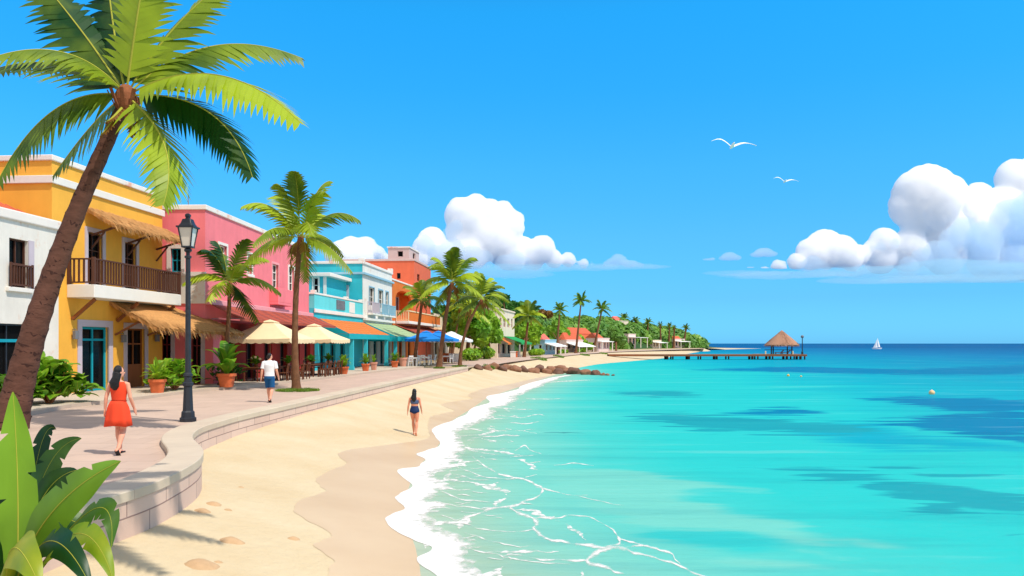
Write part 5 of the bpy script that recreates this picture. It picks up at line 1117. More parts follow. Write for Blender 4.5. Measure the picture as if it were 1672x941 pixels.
def bush(name, label, us, v, z, Hpx, n, seed, group=None, m='bush', W=.16, deep=.8, cat='shrub'):
    """low clump of broad leaves whose foot runs between two picture columns"""
    rnd = random.Random(seed); a, b = G(us[0], v[0], z), G(us[1], v[1], z); c = (a+b)/2; H = Hpx/F*c.y; L = (b-a).length; Wd = L*.5+.3
    root = thing(name, label, cat, (c.x, c.y, z), group)
    t = (b-a).normalized(); nn = V((-t.y, t.x, 0)); mb = MB(); st = MB()
    for i in range(n):
        s = rnd.random(); q = a.lerp(b, s)+nn*rnd.uniform(0, deep); hh = H*(.55+.45*math.sin(math.pi*min(1, max(0, s*.9+.05)))) * rnd.uniform(.75, 1.1)
        zz = rnd.uniform(.15, .85)*hh; az = rnd.uniform(0, 6.28); h = V((math.cos(az), math.sin(az), 0)); l = rnd.uniform(.7, 1.25)*W*2.6
        p0 = q+UP*zz; up = rnd.uniform(-.2, 1.2); bleaf(mb, p0, p0+h*l*.5*math.cos(up)+UP*l*(.5*math.sin(up)+.12), p0+h*l*math.cos(up)*.95+UP*l*(.75*math.sin(up)-.02), W*rnd.uniform(.7, 1.1), 5, .25)
    q0 = c+nn*deep*.4
    for i in range(max(4, n//14)): q = a.lerp(b, rnd.random())+nn*rnd.uniform(.1, deep); st.tube([q0-UP*.05, q0.lerp(q, .5)+UP*H*.3, q+UP*H*.7], [.03, .025, .012], 5)
    mb.build('foliage', [m, 'rib'], root, smooth=70); st.build('stems', 'wood2', root); return root
bush('garden_bush', 'wide leafy bush beside the turquoise glazed door of the yellow house', (44, 148), (664, 656), TZ, 70, 260, 1, W=.21, deep=1.2)
bush('garden_bush', 'tall broad leaved bush by the white house behind the leaning palm', (70, 120), (662, 657), TZ, 84, 60, 5, W=.27, deep=1.0)
bush('garden_bush', 'rounded bush behind the terracotta pot at the foot of the lamp post', (272, 326), (640, 634), TZ, 54, 190, 2, W=.19, deep=1.0)
bush('garden_bush', 'dark low bush behind the tall potted plant at the cafe corner', (362, 398), (629, 626), TZ, 38, 90, 3, m='bushdark', W=.15, deep=.8)
bush('garden_bush', 'leafy bush by the doorway of the white house at the left edge', (-20, 46), (672, 664), TZ, 56, 120, 9, W=.16, deep=1.)
def pot(mb, c, r, h, sides=24, taper=.72):
    x, y, z = c; q = 4.2 if sides == 4 else 2.0
    mb.loft([(z, x, y, r*taper, r*taper), (z+h*.80, x, y, r*.95, r*.95), (z+h*.80, x, y, r*1.08, r*1.08), (z+h, x, y, r*1.08, r*1.08), (z+h, x, y, r*.92, r*.92), (z+h*.9, x, y, r*.88, r*.88)], 28, power=q)
PT = [ # base px, height px, width px, material, square, plant height px, spread, n, label
 ((257, 641.5), 22, 24, 'terracotta', 4, 34, 22, 22, 'square terracotta pot with a leafy plant at the brown door of the yellow house'),
 ((370, 632), 22, 27, 'terracotta', 4, 54, 36, 18, 'large terracotta pot with tall broad leaves at the cafe corner, left of the man'),
 ((561, 611), 12, 16, 'terracotta', 4, 20, 15, 26, 'terracotta pot with a spiky plant at the right end of the cafe tables'),
 ((597, 606), 12, 13, 'terracotta', 4, 18, 12, 24, 'terracotta pot with a spiky plant in front of the turquoise columns'),
 ((610.5, 604.5), 13, 11, 'blushclay', 4, 13, 8, 14, 'rose clay pot beside a terracotta pot near the turquoise columns'),
 ((644.5, 600), 10.5, 12.5, 'terracotta', 4, 15, 12, 26, 'terracotta pot with a bushy plant before the white street front'),
 ((658, 598.5), 14.5, 14, 'blushclay', 2, 5, 5, 8, 'big round rose clay pot next to the white cafe tables'),
]
for i, (b, hp, wp, mm, sq, ph, sp, n_, lb) in enumerate(PT):
    p = G(*b, TZ); s = p.y/F; root = thing('potted_plant', lb, 'potted plant', p, 'potted plants on the terrace')
    mb = MB(); pot(mb, (p.x, p.y, TZ), wp*s/2/1.05, hp*s, sq); mb.build('pot', mm, root, smooth=30)
    mb = MB(); mb.loft([(TZ+hp*s*.86, p.x, p.y, wp*s*.42, wp*s*.42), (TZ+hp*s*.93, p.x, p.y, wp*s*.40, wp*s*.40)], 16, power=4 if sq == 4 else 2); mb.build('soil', 'soil', root)
    mb = MB(); leafy(mb, (p.x, p.y, TZ+hp*s*.9), sp*s*1.3, ph*s*1.25, n_, (sp*s)*(.26 if i == 1 else .15), 20+i, .6); mb.build('plant', ['bush', 'rib'], root, smooth=70)
# ---- trees: cards spread over lobes
def leafcards(lobes, n, size, seed, squash=.85, inner=.6, droop=.2):
    r = np.random.RandomState(seed); vol = np.array([l[1]**2 for l in lobes]); vol = vol/vol.sum(); ids = r.choice(len(lobes), n, p=vol)
    C_ = np.array([l[0] for l in lobes])[ids]; R_ = np.array([l[1] for l in lobes])[ids]
    d = r.normal(size=(n, 3)); d[:, 2] = np.abs(d[:, 2])*np.where(r.rand(n) < .72, 1, -1); d /= np.linalg.norm(d, axis=1)[:, None]
    rad = R_*(inner+(1.04-inner)*r.rand(n)**.4); P = C_+d*rad[:, None]*np.array([1, 1, squash])
    nr = d+r.normal(size=(n, 3))*.33; nr /= np.linalg.norm(nr, axis=1)[:, None]
    a = np.cross(nr, r.normal(size=(n, 3))); a /= np.linalg.norm(a, axis=1)[:, None]; b = np.cross(nr, a)
    s = (size*(.6+.8*r.rand(n)))[:, None]; v = np.stack([P-a*s, P-b*s*.55+nr*s*.1, P+a*s*1.1, P+b*s*.55+nr*s*.1], 1).reshape(-1, 3)
    return v
def cards_obj(name, v, m, parent=None):
    n_ = len(v)//4; me = bpy.data.meshes.new(name); me.vertices.add(len(v)); me.vertices.foreach_set('co', v.astype(np.float32).ravel()); me.loops.add(n_*4); me.polygons.add(n_)
    me.loops.foreach_set('vertex_index', np.arange(n_*4)); me.polygons.foreach_set('loop_start', np.arange(n_)*4); me.polygons.foreach_set('loop_total', np.full(n_, 4)); me.materials.append(M[m]); me.update(calc_edges=True); return link(name, me, parent)
def tree(name, label, base, lobes, m, n, size, seed, group=None, trunk_r=.25):
    base = V(base); root = thing(name, label, 'tree', base, group); c = V(lobes[0][0]); mb = MB(); top = c
    mb.tube([base-UP*.2, base.lerp(c, .5)+V((.1, 0, 0)), c], [trunk_r*1.3, trunk_r, trunk_r*.5], 8)
    for l, r in lobes[1:]: mb.tube([base.lerp(c, .55), V(l)], [trunk_r*.5, trunk_r*.2], 6)
    mb.build('trunk', 'trunk2', root, smooth=60); cards_obj('crown', leafcards(lobes, n, size, seed), m, root); return root
def px_lobes(Y, ls, dy=.6):
    rnd = random.Random(len(ls)); return [(tuple(D(u, v, Y+rnd.uniform(-1, 1)*dy*r/F*Y)), r/F*Y) for u, v, r in ls]
TG = 'trees behind the promenade'
tree('shade_tree', 'dark green tree between orange house and the palms', G(735, 586, 0), px_lobes(112, [(738, 520, 20), (722, 512, 12), (752, 505, 18), (745, 490, 13), (765, 520, 16), (728, 535, 12)]), 'bushdark', 3200, .6, 1, TG)
tree('shade_tree', 'bright green spreading tree in the thicket behind the palms', G(762, 586.5, 0), px_lobes(102, [(765, 530, 18), (748, 540, 16), (782, 535, 18), (770, 512, 15), (755, 518, 14), (742, 555, 12)]), 'tree', 3200, .6, 2, TG)
tree('shade_tree', 'light green drooping tree at the corner of the cream house', G(798, 585.5, 0), px_lobes(106, [(795, 540, 17), (808, 548, 12), (785, 552, 14), (792, 520, 14), (780, 528, 12), (805, 528, 9)]), 'tree', 3000, .6, 3, TG)
tree('shade_tree', 'dark rounded tree rising behind the cream house roof', G(828, 581, 0), px_lobes(160, [(828, 505, 13), (815, 496, 10), (838, 502, 9), (822, 488.5, 7), (845, 515, 12)]), 'bushdark', 2600, .8, 4, TG)
tree('shade_tree', 'deep green tree between cream house and blue kiosk', G(856, 580.5, 0), px_lobes(146, [(855, 545, 14), (868, 552, 11), (845, 550, 10), (858, 532, 11), (875, 540, 10)]), 'tree', 2600, .75, 5, TG)
tree('shade_tree', 'broad yellow green tree behind the dark palm over the kiosk', G(912, 577, 0), px_lobes(190, [(911, 543, 12), (901, 540, 8), (922, 545, 8), (910, 530, 8)]), 'tree', 1800, .6, 6, TG)
tree('shade_tree', 'small rounded tree in front of the large orange roof', G(945, 576, 0), px_lobes(200, [(944, 555, 9), (936, 560, 7), (952, 561, 7), (962, 566, 6)]), 'tree', 1400, .55, 7, TG)
tree('shade_tree', 'green tree between blush cottage and hill villa', G(1006, 573.5, 0), px_lobes(225, [(1005, 550, 12), (995, 556, 8), (1014, 556, 9), (1000, 540, 8)]), 'wooddark', 1600, .7, 8, TG)
tree('shade_tree', 'rust tinted tree on the ridge behind the light green palm', D(890, 540, 240), px_lobes(240, [(886, 512, 6), (896, 514, 6), (880, 517, 5)]), 'deadfrond', 700, .7, 9, TG)
# the wooded hill behind the shore: one mass
hill_px = [(800, 500, 190), (815, 497, 200), (832, 494, 210), (850, 500, 230), (868, 512, 240), (885, 512, 250), (905, 515, 260), (930, 521, 270), (955, 518, 280), (980, 520, 300), (1000, 524, 310), (1025, 530, 330), (1050, 533, 350), (1075, 537, 370), (1095, 541, 380), (1112, 547, 395), (1128, 552, 410), (1142, 557, 425), (1153, 562, 440)]
HC = crom([D(u, v, Y+32) for u, v, Y in hill_px], 3); rows = []
for i, p in enumerate(HC):
    f = V((p.x+p.y*.02, p.y-(34+.02*p.y), 0)); r = [(p.x-260, p.y+60, p.z*.6), (p.x-60, p.y+25, p.z*.9)]
    for j in range(9): t = j/8; q = V((lerp(p.x, p.x+3, t), lerp(p.y, p.y-38, t), 0)); r.append((q.x, q.y, max(-.1, (p.z-3.2)*math.cos(t*math.pi/2)**.8-.2)))
    rows.append(r)
M['hillside'] = mat('green_hillside', (62, 104, 44), .5, var=.25, ns=.2)
tag(link('hill', grid_mesh('hill', rows, 'hillside')), kind='structure')
rnd = random.Random(12); lobes = []
for i in range(320):
    s = rnd.random()**.85*(len(HC)-1); k = int(s); p = HC[k].lerp(HC[min(k+1, len(HC)-1)], s-k); t = rnd.random()**1.1; r = (5.0+.012*p.y)*rnd.uniform(.45, 1.)*.62
    if p.z < 5: r *= .75
    q = V((p.x+3*t+rnd.uniform(-2, 2), p.y-38*t, max(.2, (p.z-3.2)*math.cos(t*math.pi/2)**.8+.6-r*.2)))
    if t > .8 and rnd.random() < .6: continue
    if s > len(HC)-9: continue
    r *= min(1, max(.3, p.z/9))
    lobes.append((tuple(q), r))
tag(cards_obj('woods', leafcards(lobes, 60000, 1.0, 5, .9, .8), 'wooddark'), kind='stuff')
# low shrubs at the foot of walls and on the sand edge
for i, (us, v, H, lb) in enumerate([((782, 800), (587, 586), 22, 'round clipped bush at the foot of the palm thicket'), ((760, 778), (590, 589), 22, 'rounded bush at the base of the slim palms'), ((868, 885), (581.5, 580.5), 12, 'low bush in front of the pale blue kiosk'), ((915, 925), (577.5, 577), 6, 'small bush before the white awning house'), ((944, 956), (576, 575.6), 7, 'small bush left of the blush cottage')]):
    a, b = G(us[0], v[0], 0), G(us[1], v[1], 0); c = (a+b)/2; r = (b-a).length
    root = thing('low_bush', lb, 'shrub', c, 'low bushes along the promenade'); h = H/F*c.y; lob = [((lerp(a.x, b.x, k/3), lerp(a.y, b.y, k/3)+.5, h*.45), h*.5*(1.1 if k in (1, 2) else .8)) for k in range(4)]
    cards_obj('foliage', leafcards(lob, 700, .10+.0012*c.y, 40+i), 'bush', root); mb = MB(); mb.tube([c, c+UP*h*.5], [.06, .03], 6); mb.build('stem', 'wood2', root)
for i, (u, v, w) in enumerate([(880, 586.3, 14), (912, 583, 9), (955, 580.5, 8), (985, 578, 7), (798, 601.5, 9)]):
    p = onsand(u, v); mb = MB(); rr = random.Random(i)
    for k in range(260): a = rr.uniform(0, 6.28); q = w/F*p.y*math.sqrt(rr.random()); x = p.x+math.cos(a)*q; y = p.y+math.sin(a)*q*2; z = hs(x, y); d = V((rr.gauss(0, .12), rr.gauss(0, .12), rr.uniform(.1, .4))); s_ = V((.05, .02, 0)); mb.add([V((x, y, z))-s_, V((x, y, z))+s_, V((x, y, z))+d], [(0, 1, 2)])
    tag(mb.build('beach_grass', 'grass', None, recalc=False), kind='stuff')
# ------------------------------------------------------------------ street furniture
lp = G(307, 688.5, 0); H = (688.5-350)/F*lp.y
ro = thing('street_lamp', 'tall charcoal iron street lamp with a four sided lantern on the promenade edge', 'street lamp', lp)
x, y = lp.x, lp.y; k = H/5.6
mb = MB(); mb.loft([(0, x, y, .23, .23), (.10, x, y, .23, .23), (.12, x, y, .19, .19), (.26, x, y, .18, .18), (.30, x, y, .145, .145), (.95, x, y, .115, .115), (.98, x, y, .15, .15), (1.05, x, y, .15, .15), (1.08, x, y, .105, .105), (1.22, x, y, .10, .10), (1.24, x, y, .13, .13), (1.30, x, y, .12, .12), (1.33, x, y, .085, .085)], 8); mb.build('base', 'iron', ro)
mb = MB(); mb.lathe((x, y, 0), [(.075, 1.30), (.062, 4.40*k), (.09, 4.42*k), (.09, 4.47*k), (.05, 4.49*k), (.05, 4.56*k), (.10, 4.60*k), (.10, 4.65*k), (.05, 4.69*k)], 14); mb.build('pole', 'iron', ro, smooth=40)
z0, z1 = 4.69*k, 5.22*k; w0, w1 = .115, .19
mb = MB(); mb.box(x-w0-.02, x+w0+.02, y-w0-.02, y+w0+.02, z0, z0+.04)
for sx in (-1, 1):
    for sy in (-1, 1): mb.bar((x+sx*w0, y+sy*w0, z0+.04), (x+sx*w1, y+sy*w1, z1), .028, .028)
mb.box(x-w1-.045, x+w1+.045, y-w1-.045, y+w1+.045, z1, z1+.045)
mb.loft([(z1+.045, x, y, w1+.02, w1+.02), (z1+.12, x, y, .16, .16), (z1+.24, x, y, .13, .13), (z1+.27, x, y, .06, .06), (z1+.30, x, y, .05, .05), (z1+.31, x, y, .065, .065), (z1+.37, x, y, .065, .065), (z1+.40, x, y, .03, .03)], 4, power=2) if False else None
r2 = 1.35
mb.loft([(z1+.045, x, y, (w1+.02), (w1+.02)), (z1+.13, x, y, .155, .155), (z1+.24, x, y, .12, .12), (z1+.25, x, y, .06, .06), (z1+.30, x, y, .05, .05), (z1+.31, x, y, .065, .065), (z1+.37, x, y, .065, .065), (z1+.40, x, y, .03, .03)], 24, power=6)
ln = mb.build('lantern', 'iron', ro)
mb = MB(); a = w0-.004; b = w1-.012; mb.hexa([(x-a, y-a, z0+.042), (x+a, y-a, z0+.042), (x+a, y+a, z0+.042), (x-a, y+a, z0+.042), (x-b, y-b, z1-.002), (x+b, y-b, z1-.002), (x+b, y+b, z1-.002), (x-b, y+b, z1-.002)]); mb.build('glass_pane', 'lampglass', ln)
# ---- market umbrellas
def umbrella(label, c, w, ze, zp, m, rz=0., cat='umbrella', group='cafe umbrellas', dpt=None):
    root = thing('market_umbrella', label, cat, c, group, rz); R = Matrix.Rotation(rz, 3, 'Z'); c = V(c); h = w/2; hd = (dpt or w)/2
    P = lambda a, b, z: c+R@V((a, b, 0))+V((0, 0, z-c.z))
    mb = MB(); tp = .13; k = 6
    cor = [(-h, -hd), (h, -hd), (h, hd), (-h, hd)]
    for i in range(4):
        (ax, ay), (bx, by) = cor[i], cor[(i+1) % 4]
        for j in range(k):
            t0, t1 = lerp(tp, 1, j/k), lerp(tp, 1, (j+1)/k); f = lambda t: lerp(zp-.12, ze, (t-tp)/(1-tp))+.10*math.sin(math.pi*(t-tp)/(1-tp))*-.6
            for s in range(4):
                s0, s1 = s/4, (s+1)/4; q = lambda t, u: (lerp(ax, bx, u)*t, lerp(ay, by, u)*t); g = lambda u: -.05*math.sin(math.pi*u)
                mb.quad(P(*q(t0, s0), f(t0)+g(s0)*t0), P(*q(t0, s1), f(t0)+g(s1)*t0), P(*q(t1, s1), f(t1)+g(s1)*t1), P(*q(t1, s0), f(t1)+g(s0)*t1))
    cv = mb.build('canopy', m, root, recalc=False)
    mb = MB(); t = .2
    for i in range(4): (ax, ay), (bx, by) = cor[i], cor[(i+1) % 4]; mb.add([P(ax*t, ay*t, zp-.14), P(bx*t, by*t, zp-.14), P(0, 0, zp)], [(0, 1, 2)]); mb.quad(P(ax*t, ay*t, zp-.14), P(bx*t, by*t, zp-.14), P(bx*t, by*t, zp-.18), P(ax*t, ay*t, zp-.18))
    mb.build('vent_cap', m, cv, recalc=False)
    mb = MB(); n_ = int(w/.42)*6
    for i in range(4):
        (ax, ay), (bx, by) = cor[i], cor[(i+1) % 4]
        for s in range(n_):
            s0, s1 = s/n_, (s+1)/n_; f = lambda u: .17+.06*abs(math.sin(math.pi*u*n_/6)); g = lambda u: ze-.05*math.sin(math.pi*u)
            mb.quad(P(lerp(ax, bx, s0), lerp(ay, by, s0), g(s0)), P(lerp(ax, bx, s1), lerp(ay, by, s1), g(s1)), P(lerp(ax, bx, s1), lerp(ay, by, s1), g(s1)-f(s1)), P(lerp(ax, bx, s0), lerp(ay, by, s0), g(s0)-f(s0)))
    mb.build('valance', m, cv, recalc=False)
    mb = MB(); mb.tube([c, P(0, 0, zp-.05)], .035, 8); mb.build('pole', 'wood2', root)
    mb = MB()
    for ax, ay in cor: mb.bar(P(0, 0, zp-.2), P(ax*.98, ay*.98, ze-.02), .03, .03)
    mb.build('ribs', 'wood2', cv)
    mb = MB(); mb.box(c.x-.3, c.x+.3, c.y-.3, c.y+.3, c.z, c.z+.08); mb.build('base', 'iron', root)
    return root
def uc_(u, Y): return V(((u-CX)/F*Y, Y, TZ))
umbrella('large ecru square umbrella over the cafe tables, nearest of three', uc_(441, 43.2), 3.7, 2.38, 3.42, 'canvas', -.12, dpt=3.6)
umbrella('ecru square umbrella right of the tall straight palm', uc_(513, 50.5), 3.5, 2.38, 3.38, 'canvas', -.12, dpt=3.6)
umbrella('ecru umbrella half hidden behind the short palm and thatch', uc_(368, 46.5), 3.6, 2.6, 3.75, 'canvas', -.12)
umbrella('blue umbrella, left of the pair at the white cafe tables', uc_(696, 76), 3.6, 2.55, 3.35, 'bluecanvas', -.1)
umbrella('blue umbrella, right of the pair at the white cafe tables', uc_(716, 80), 3.6, 2.55, 3.4, 'bluecanvas', -.1)
umbrella('white umbrella beside the two blue umbrellas', uc_(737, 84), 4.0, 2.5, 3.4, 'whitecanvas', -.1)
# ---- tables and chairs
def table_proto(name, label, c, m, w=.9, d=.8, h=.75):
    root = thing(name, label, 'table'); mb = MB(); mb.box(-w/2, w/2, -d/2, d/2, h-.045, h); mb.build('tabletop', m, root, bevel=.01)
    for sx in (-1, 1):
        for sy in (-1, 1): mb = MB(); x, y = sx*(w/2-.07), sy*(d/2-.07); mb.box(x-.03, x+.03, y-.03, y+.03, 0, h-.046); mb.build('leg', m, root)
    mb = MB(); mb.box(-w/2+.11, w/2-.11, -d/2+.05, d/2-.05, h-.13, h-.047); mb.build('apron', m, root); return root
def chair_proto(name, label, m):
    root = thing(name, label, 'chair'); mb = MB(); mb.box(-.23, .23, -.22, .23, .42, .465); mb.build('seat', m, root, bevel=.01)
    for sx in (-1, 1):
        mb = MB(); mb.box(sx*.2-.022, sx*.2+.022, .17, .214, 0, .42); mb.build('leg', m, root); mb = MB(); mb.bar((sx*.2, -.215, 0), (sx*.2, -.2, .42), .045, .045); mb.build('leg', m, root)
    mb = MB()
    for sx in (-1, 1): mb.bar((sx*.2, -.2, .466), (sx*.19, -.28, .92), .045, .04)
    mb.bar((-.2, -.275, .88), (.2, -.275, .88), .05, .11)
    for i in range(4): mb.bar((-.12+i*.08, -.215, .5), (-.12+i*.08, -.268, .83), .035, .02)
    mb.build('backrest', m, root); return root
tp = table_proto('cafe_table', 'brown wooden cafe table behind the man, at the left end of the row', None, 'cafewood', 1.5, .85)
TB = [(418, 42.3), (470, 44.5), (508, 48.2), (536, 52.0), (444, 43.0), (523, 50.0)]; tl = ['brown wooden cafe table behind the man, at the left end of the row', 'brown wooden cafe table between the man and the tall palm', 'brown wooden cafe table just right of the tall palm', 'brown wooden cafe table at the right end beside the spiky potted plant', 'brown wooden cafe table directly behind the man', 'brown wooden cafe table between the third and the last of the row']
first = True
cp_ = chair_proto('cafe_chair', 'brown slatted cafe chair', 'cafewood'); cfirst = True
CN = [['brown chair left of the man at the leftmost cafe table', 'brown chair hidden behind the man at the leftmost cafe table', 'brown chair tucked behind the leftmost cafe table'],
      ['brown chair at the front left of the table between man and palm', 'brown chair touching the palm trunk on its left', 'brown chair behind the table between man and palm'],
      ['brown chair just right of the palm trunk facing the wall', 'broad backed brown chair right of the palm at the third table', 'brown chair on the wall side of the third table'],
      ['brown chair at the front left of the last table', 'brown chair at the right end of the row by the potted plant', 'brown chair on the wall side of the last table'],
      ['brown chair just left of the man at the middle of the row', 'brown chair just right of the man', 'brown chair on the wall side behind the man'],
      ['brown chair at the front of the second last table, left one', 'brown chair at the front of the second last table, right one', 'brown chair on the wall side of the second last table']]
for i, (u, Y) in enumerate(TB):
    p = uc_(u, Y); rz = 1.50
    if i == 0: tp.location = p; tp.rotation_euler.z = rz; tp['group'] = 'brown cafe tables'
    else: copy_thing(tp, p, rz, 1, tl[i], 'brown cafe tables')
    for j, (dx, dy, r) in enumerate(((.78, -.55, math.pi/2+.1), (.80, .5, math.pi/2-.15), (-.75, .0, -math.pi/2))):
        q = p+V((dx, dy, 0)); lb = CN[i][j]
        if cfirst: cp_.location = q; cp_.rotation_euler.z = r; cp_['label'] = lb; cp_['group'] = 'brown cafe chairs'; cfirst = False
        else: copy_thing(cp_, q, r, 1, lb, 'brown cafe chairs')
for i, (u, v, lb) in enumerate([(416, 592, 'small plant with pale flowers on the leftmost cafe table'), (470, 591, 'bright green plant on the cafe table left of the tall palm'), (508, 590, 'dark leafy plant on the cafe table right of the palm'), (535, 590, 'fresh green plant on the last cafe table')]):
    p = uc_(*TB[i])+V((0, 0, .752)); root = thing('table_plant', lb, 'potted plant', p, 'plants on the cafe tables'); mb = MB(); pot(mb, p, .12, .14, 2); mb.build('pot', 'wood2', root, smooth=30)
    mb = MB(); leafy(mb, p+V((0, 0, .12)), .62, .55, 26, .09, 70+i); mb.build('plant', ['bush' if i != 2 else 'bushdark', 'rib'], root, smooth=50, recalc=False)
    if i == 0:
        mb = MB()
        for k in range(5): mb.ell(p+V((math.cos(k*2.4)*.2, math.sin(k*2.4)*.2, .42+.05*(k % 3))), (.085, .085, .07), 8, 6)
        mb.build('flowers', 'canvas', root, smooth=60)
wt = table_proto('white_cafe_table', 'white cafe table next to the round rose clay pot', None, 'plastic', .9, .9)
p = uc_(674, 70.5); wt.location = p; wt['group'] = 'white cafe tables'
copy_thing(wt, uc_(694, 74.5), .1, 1, 'white cafe table under the left blue umbrella', 'white cafe tables')
copy_thing(wt, uc_(729, 81), .1, 1, 'white cafe table right of the leaning palm trunk', 'white cafe tables')
wc = chair_proto('white_cafe_chair', 'white chair facing the round rose clay pot', 'plastic'); wc['group'] = 'white cafe chairs'; wc.location = uc_(669, 69.6); wc.rotation_euler.z = .6
for u, Y, r, lb in [(679.5, 71.2, 2.2, 'white chair on the street side of the first white table'), (689, 73.6, .4, 'white chair left of the second white table'), (699, 75.2, 2.6, 'white chair right of the second white table'), (707, 76.4, 1.4, 'white chair against the leaning palm trunk'), (735, 82, 2.4, 'white chair under the white umbrella')]:
    copy_thing(wc, uc_(u, Y), r, 1, lb, 'white cafe chairs')
mb = MB(); p = uc_(742, 85); mb.box(p.x-.55, p.x+.55, p.y-.4, p.y+.4, TZ, TZ+.85); mb.box(p.x-.6, p.x+.6, p.y-.45, p.y+.45, TZ+.85, TZ+.92); tag(mb.build('serving_counter', 'plastic', None, bevel=.02), 'white serving counter at the right end of the white cafe tables', 'counter')
mb = MB(); p = uc_(735, 86); mb.box(p.x-.9, p.x+.5, p.y-.3, p.y+.3, TZ, TZ+.95); o = mb.build('brick_planter', 'terracotta', None, bevel=.02); tag(o, 'reddish brown box planter left of the white serving counter', 'planter')
# ------------------------------------------------------------------ people (seen from behind, walking away)
def arm_pts(sx, sh, el, wr): return [V((sx*a, b, c)) for a, b, c in (sh, el, wr)]
def hand(mb, wr, dr, sx, s=1.):
    """palm, four bent fingers of unequal length and a thumb; dr = direction of the forearm"""
    dr = V(dr).normalized(); wr = V(wr); fw = V((0, 1, 0)); fw = (fw-dr*fw.dot(dr)).normalized(); ot_ = dr.cross(fw)*sx
    mb.tube([wr-dr*.01, wr+dr*.04*s, wr+dr*.085*s], [(.021*s, .028*s), (.018*s, .038*s), (.014*s, .036*s)], 10)
    for i, ln in enumerate((.068, .078, .072, .056)):
        b = wr+dr*.082*s+fw*(.027-.018*i)*s; k = b+dr*ln*.5*s; e = k+(dr*.8-ot_*.35*(1 if True else 0)).normalized()*ln*.5*s; mb.tube([b-dr*.02*s, b, k, e], [.0085*s, .0085*s, .008*s, .006*s], 7)
    b = wr+dr*.025*s+fw*.024*s; m_ = b+(dr*.6+fw*.75).normalized()*.038*s; e = m_+(dr*.95+fw*.2).normalized()*.034*s; mb.tube([b-fw*.01*s, b, m_, e], [.012*s, .011*s, .010*s, .0075*s], 7)
def head(mb, c, r, yaw=0.):
    R = Matrix.Rotation(yaw, 3, 'Z'); c = V(c); rx, ry, rz = r
    mb.ell(c+R@V((0, -.006, .012)), (rx, ry, rz*.92), 18, 12, rot=R); mb.ell(c+R@V((0, ry*.28, -rz*.36)), (rx*.74, ry*.66, rz*.62), 14, 9, rot=R)
    mb.tube([c+R@V((0, ry*.90, rz*.10)), c+R@V((0, ry*1.18, -rz*.18)), c+R@V((0, ry*.95, -rz*.24))], [.007, .015, .012], 8)
    for s in (-1, 1): mb.ell(c+R@V((s*rx*1.0, -.008, -rz*.08)), (.009, .019, .031), 8, 7, rot=R)
def face(root, c, r, yaw):
    R = Matrix.Rotation(yaw, 3, 'Z'); c = V(c); rx, ry, rz = r; mb = MB()
    for s in (-1, 1): mb.ell(c+R@V((s*rx*.42, ry*.90, rz*.06)), (.011, .006, .007), 8, 6, rot=R)
    mb.build('eyes', 'eye', root, smooth=60); mb = MB(); mb.ell(c+R@V((0, ry*.93, -rz*.50)), (.022, .007, .008), 8, 6, rot=R); mb.build('mouth', 'lip', root, smooth=60)
def leg(mb, hip, knee, ank, r, toe=None):
    hip, knee, ank = V(hip), V(knee), V(ank); md = hip.lerp(knee, .5); cf = knee.lerp(ank, .32)+V((0, -.012, 0))
    mb.tube([hip, md, knee+V((0, .004, .05)), knee, cf, knee.lerp(ank, .7), ank], [r[0], r[1], r[2], r[2]*.97, r[3], r[3]*.72, r[4]], 12)
def foot(mb, ank, s=1., tip=0., dx=0.):
    R = Matrix.Rotation(-tip, 3, 'X'); a = V(ank); P = lambda q: a+R@V(q)*s
    mb.tube([P((0, -.055, -.055)), P((0, -.03, -.045)), P((dx*.3, .06, -.06)), P((dx, .135, -.075)), P((dx, .175, -.078))], [(.022*s, .022*s), (.036*s, .04*s), (.036*s, .032*s), (.044*s, .022*s), (.026*s, .014*s)], 10)
    mb.ell(P((0, -.045, -.06)), (.034*s, .036*s, .034*s), 10, 7)
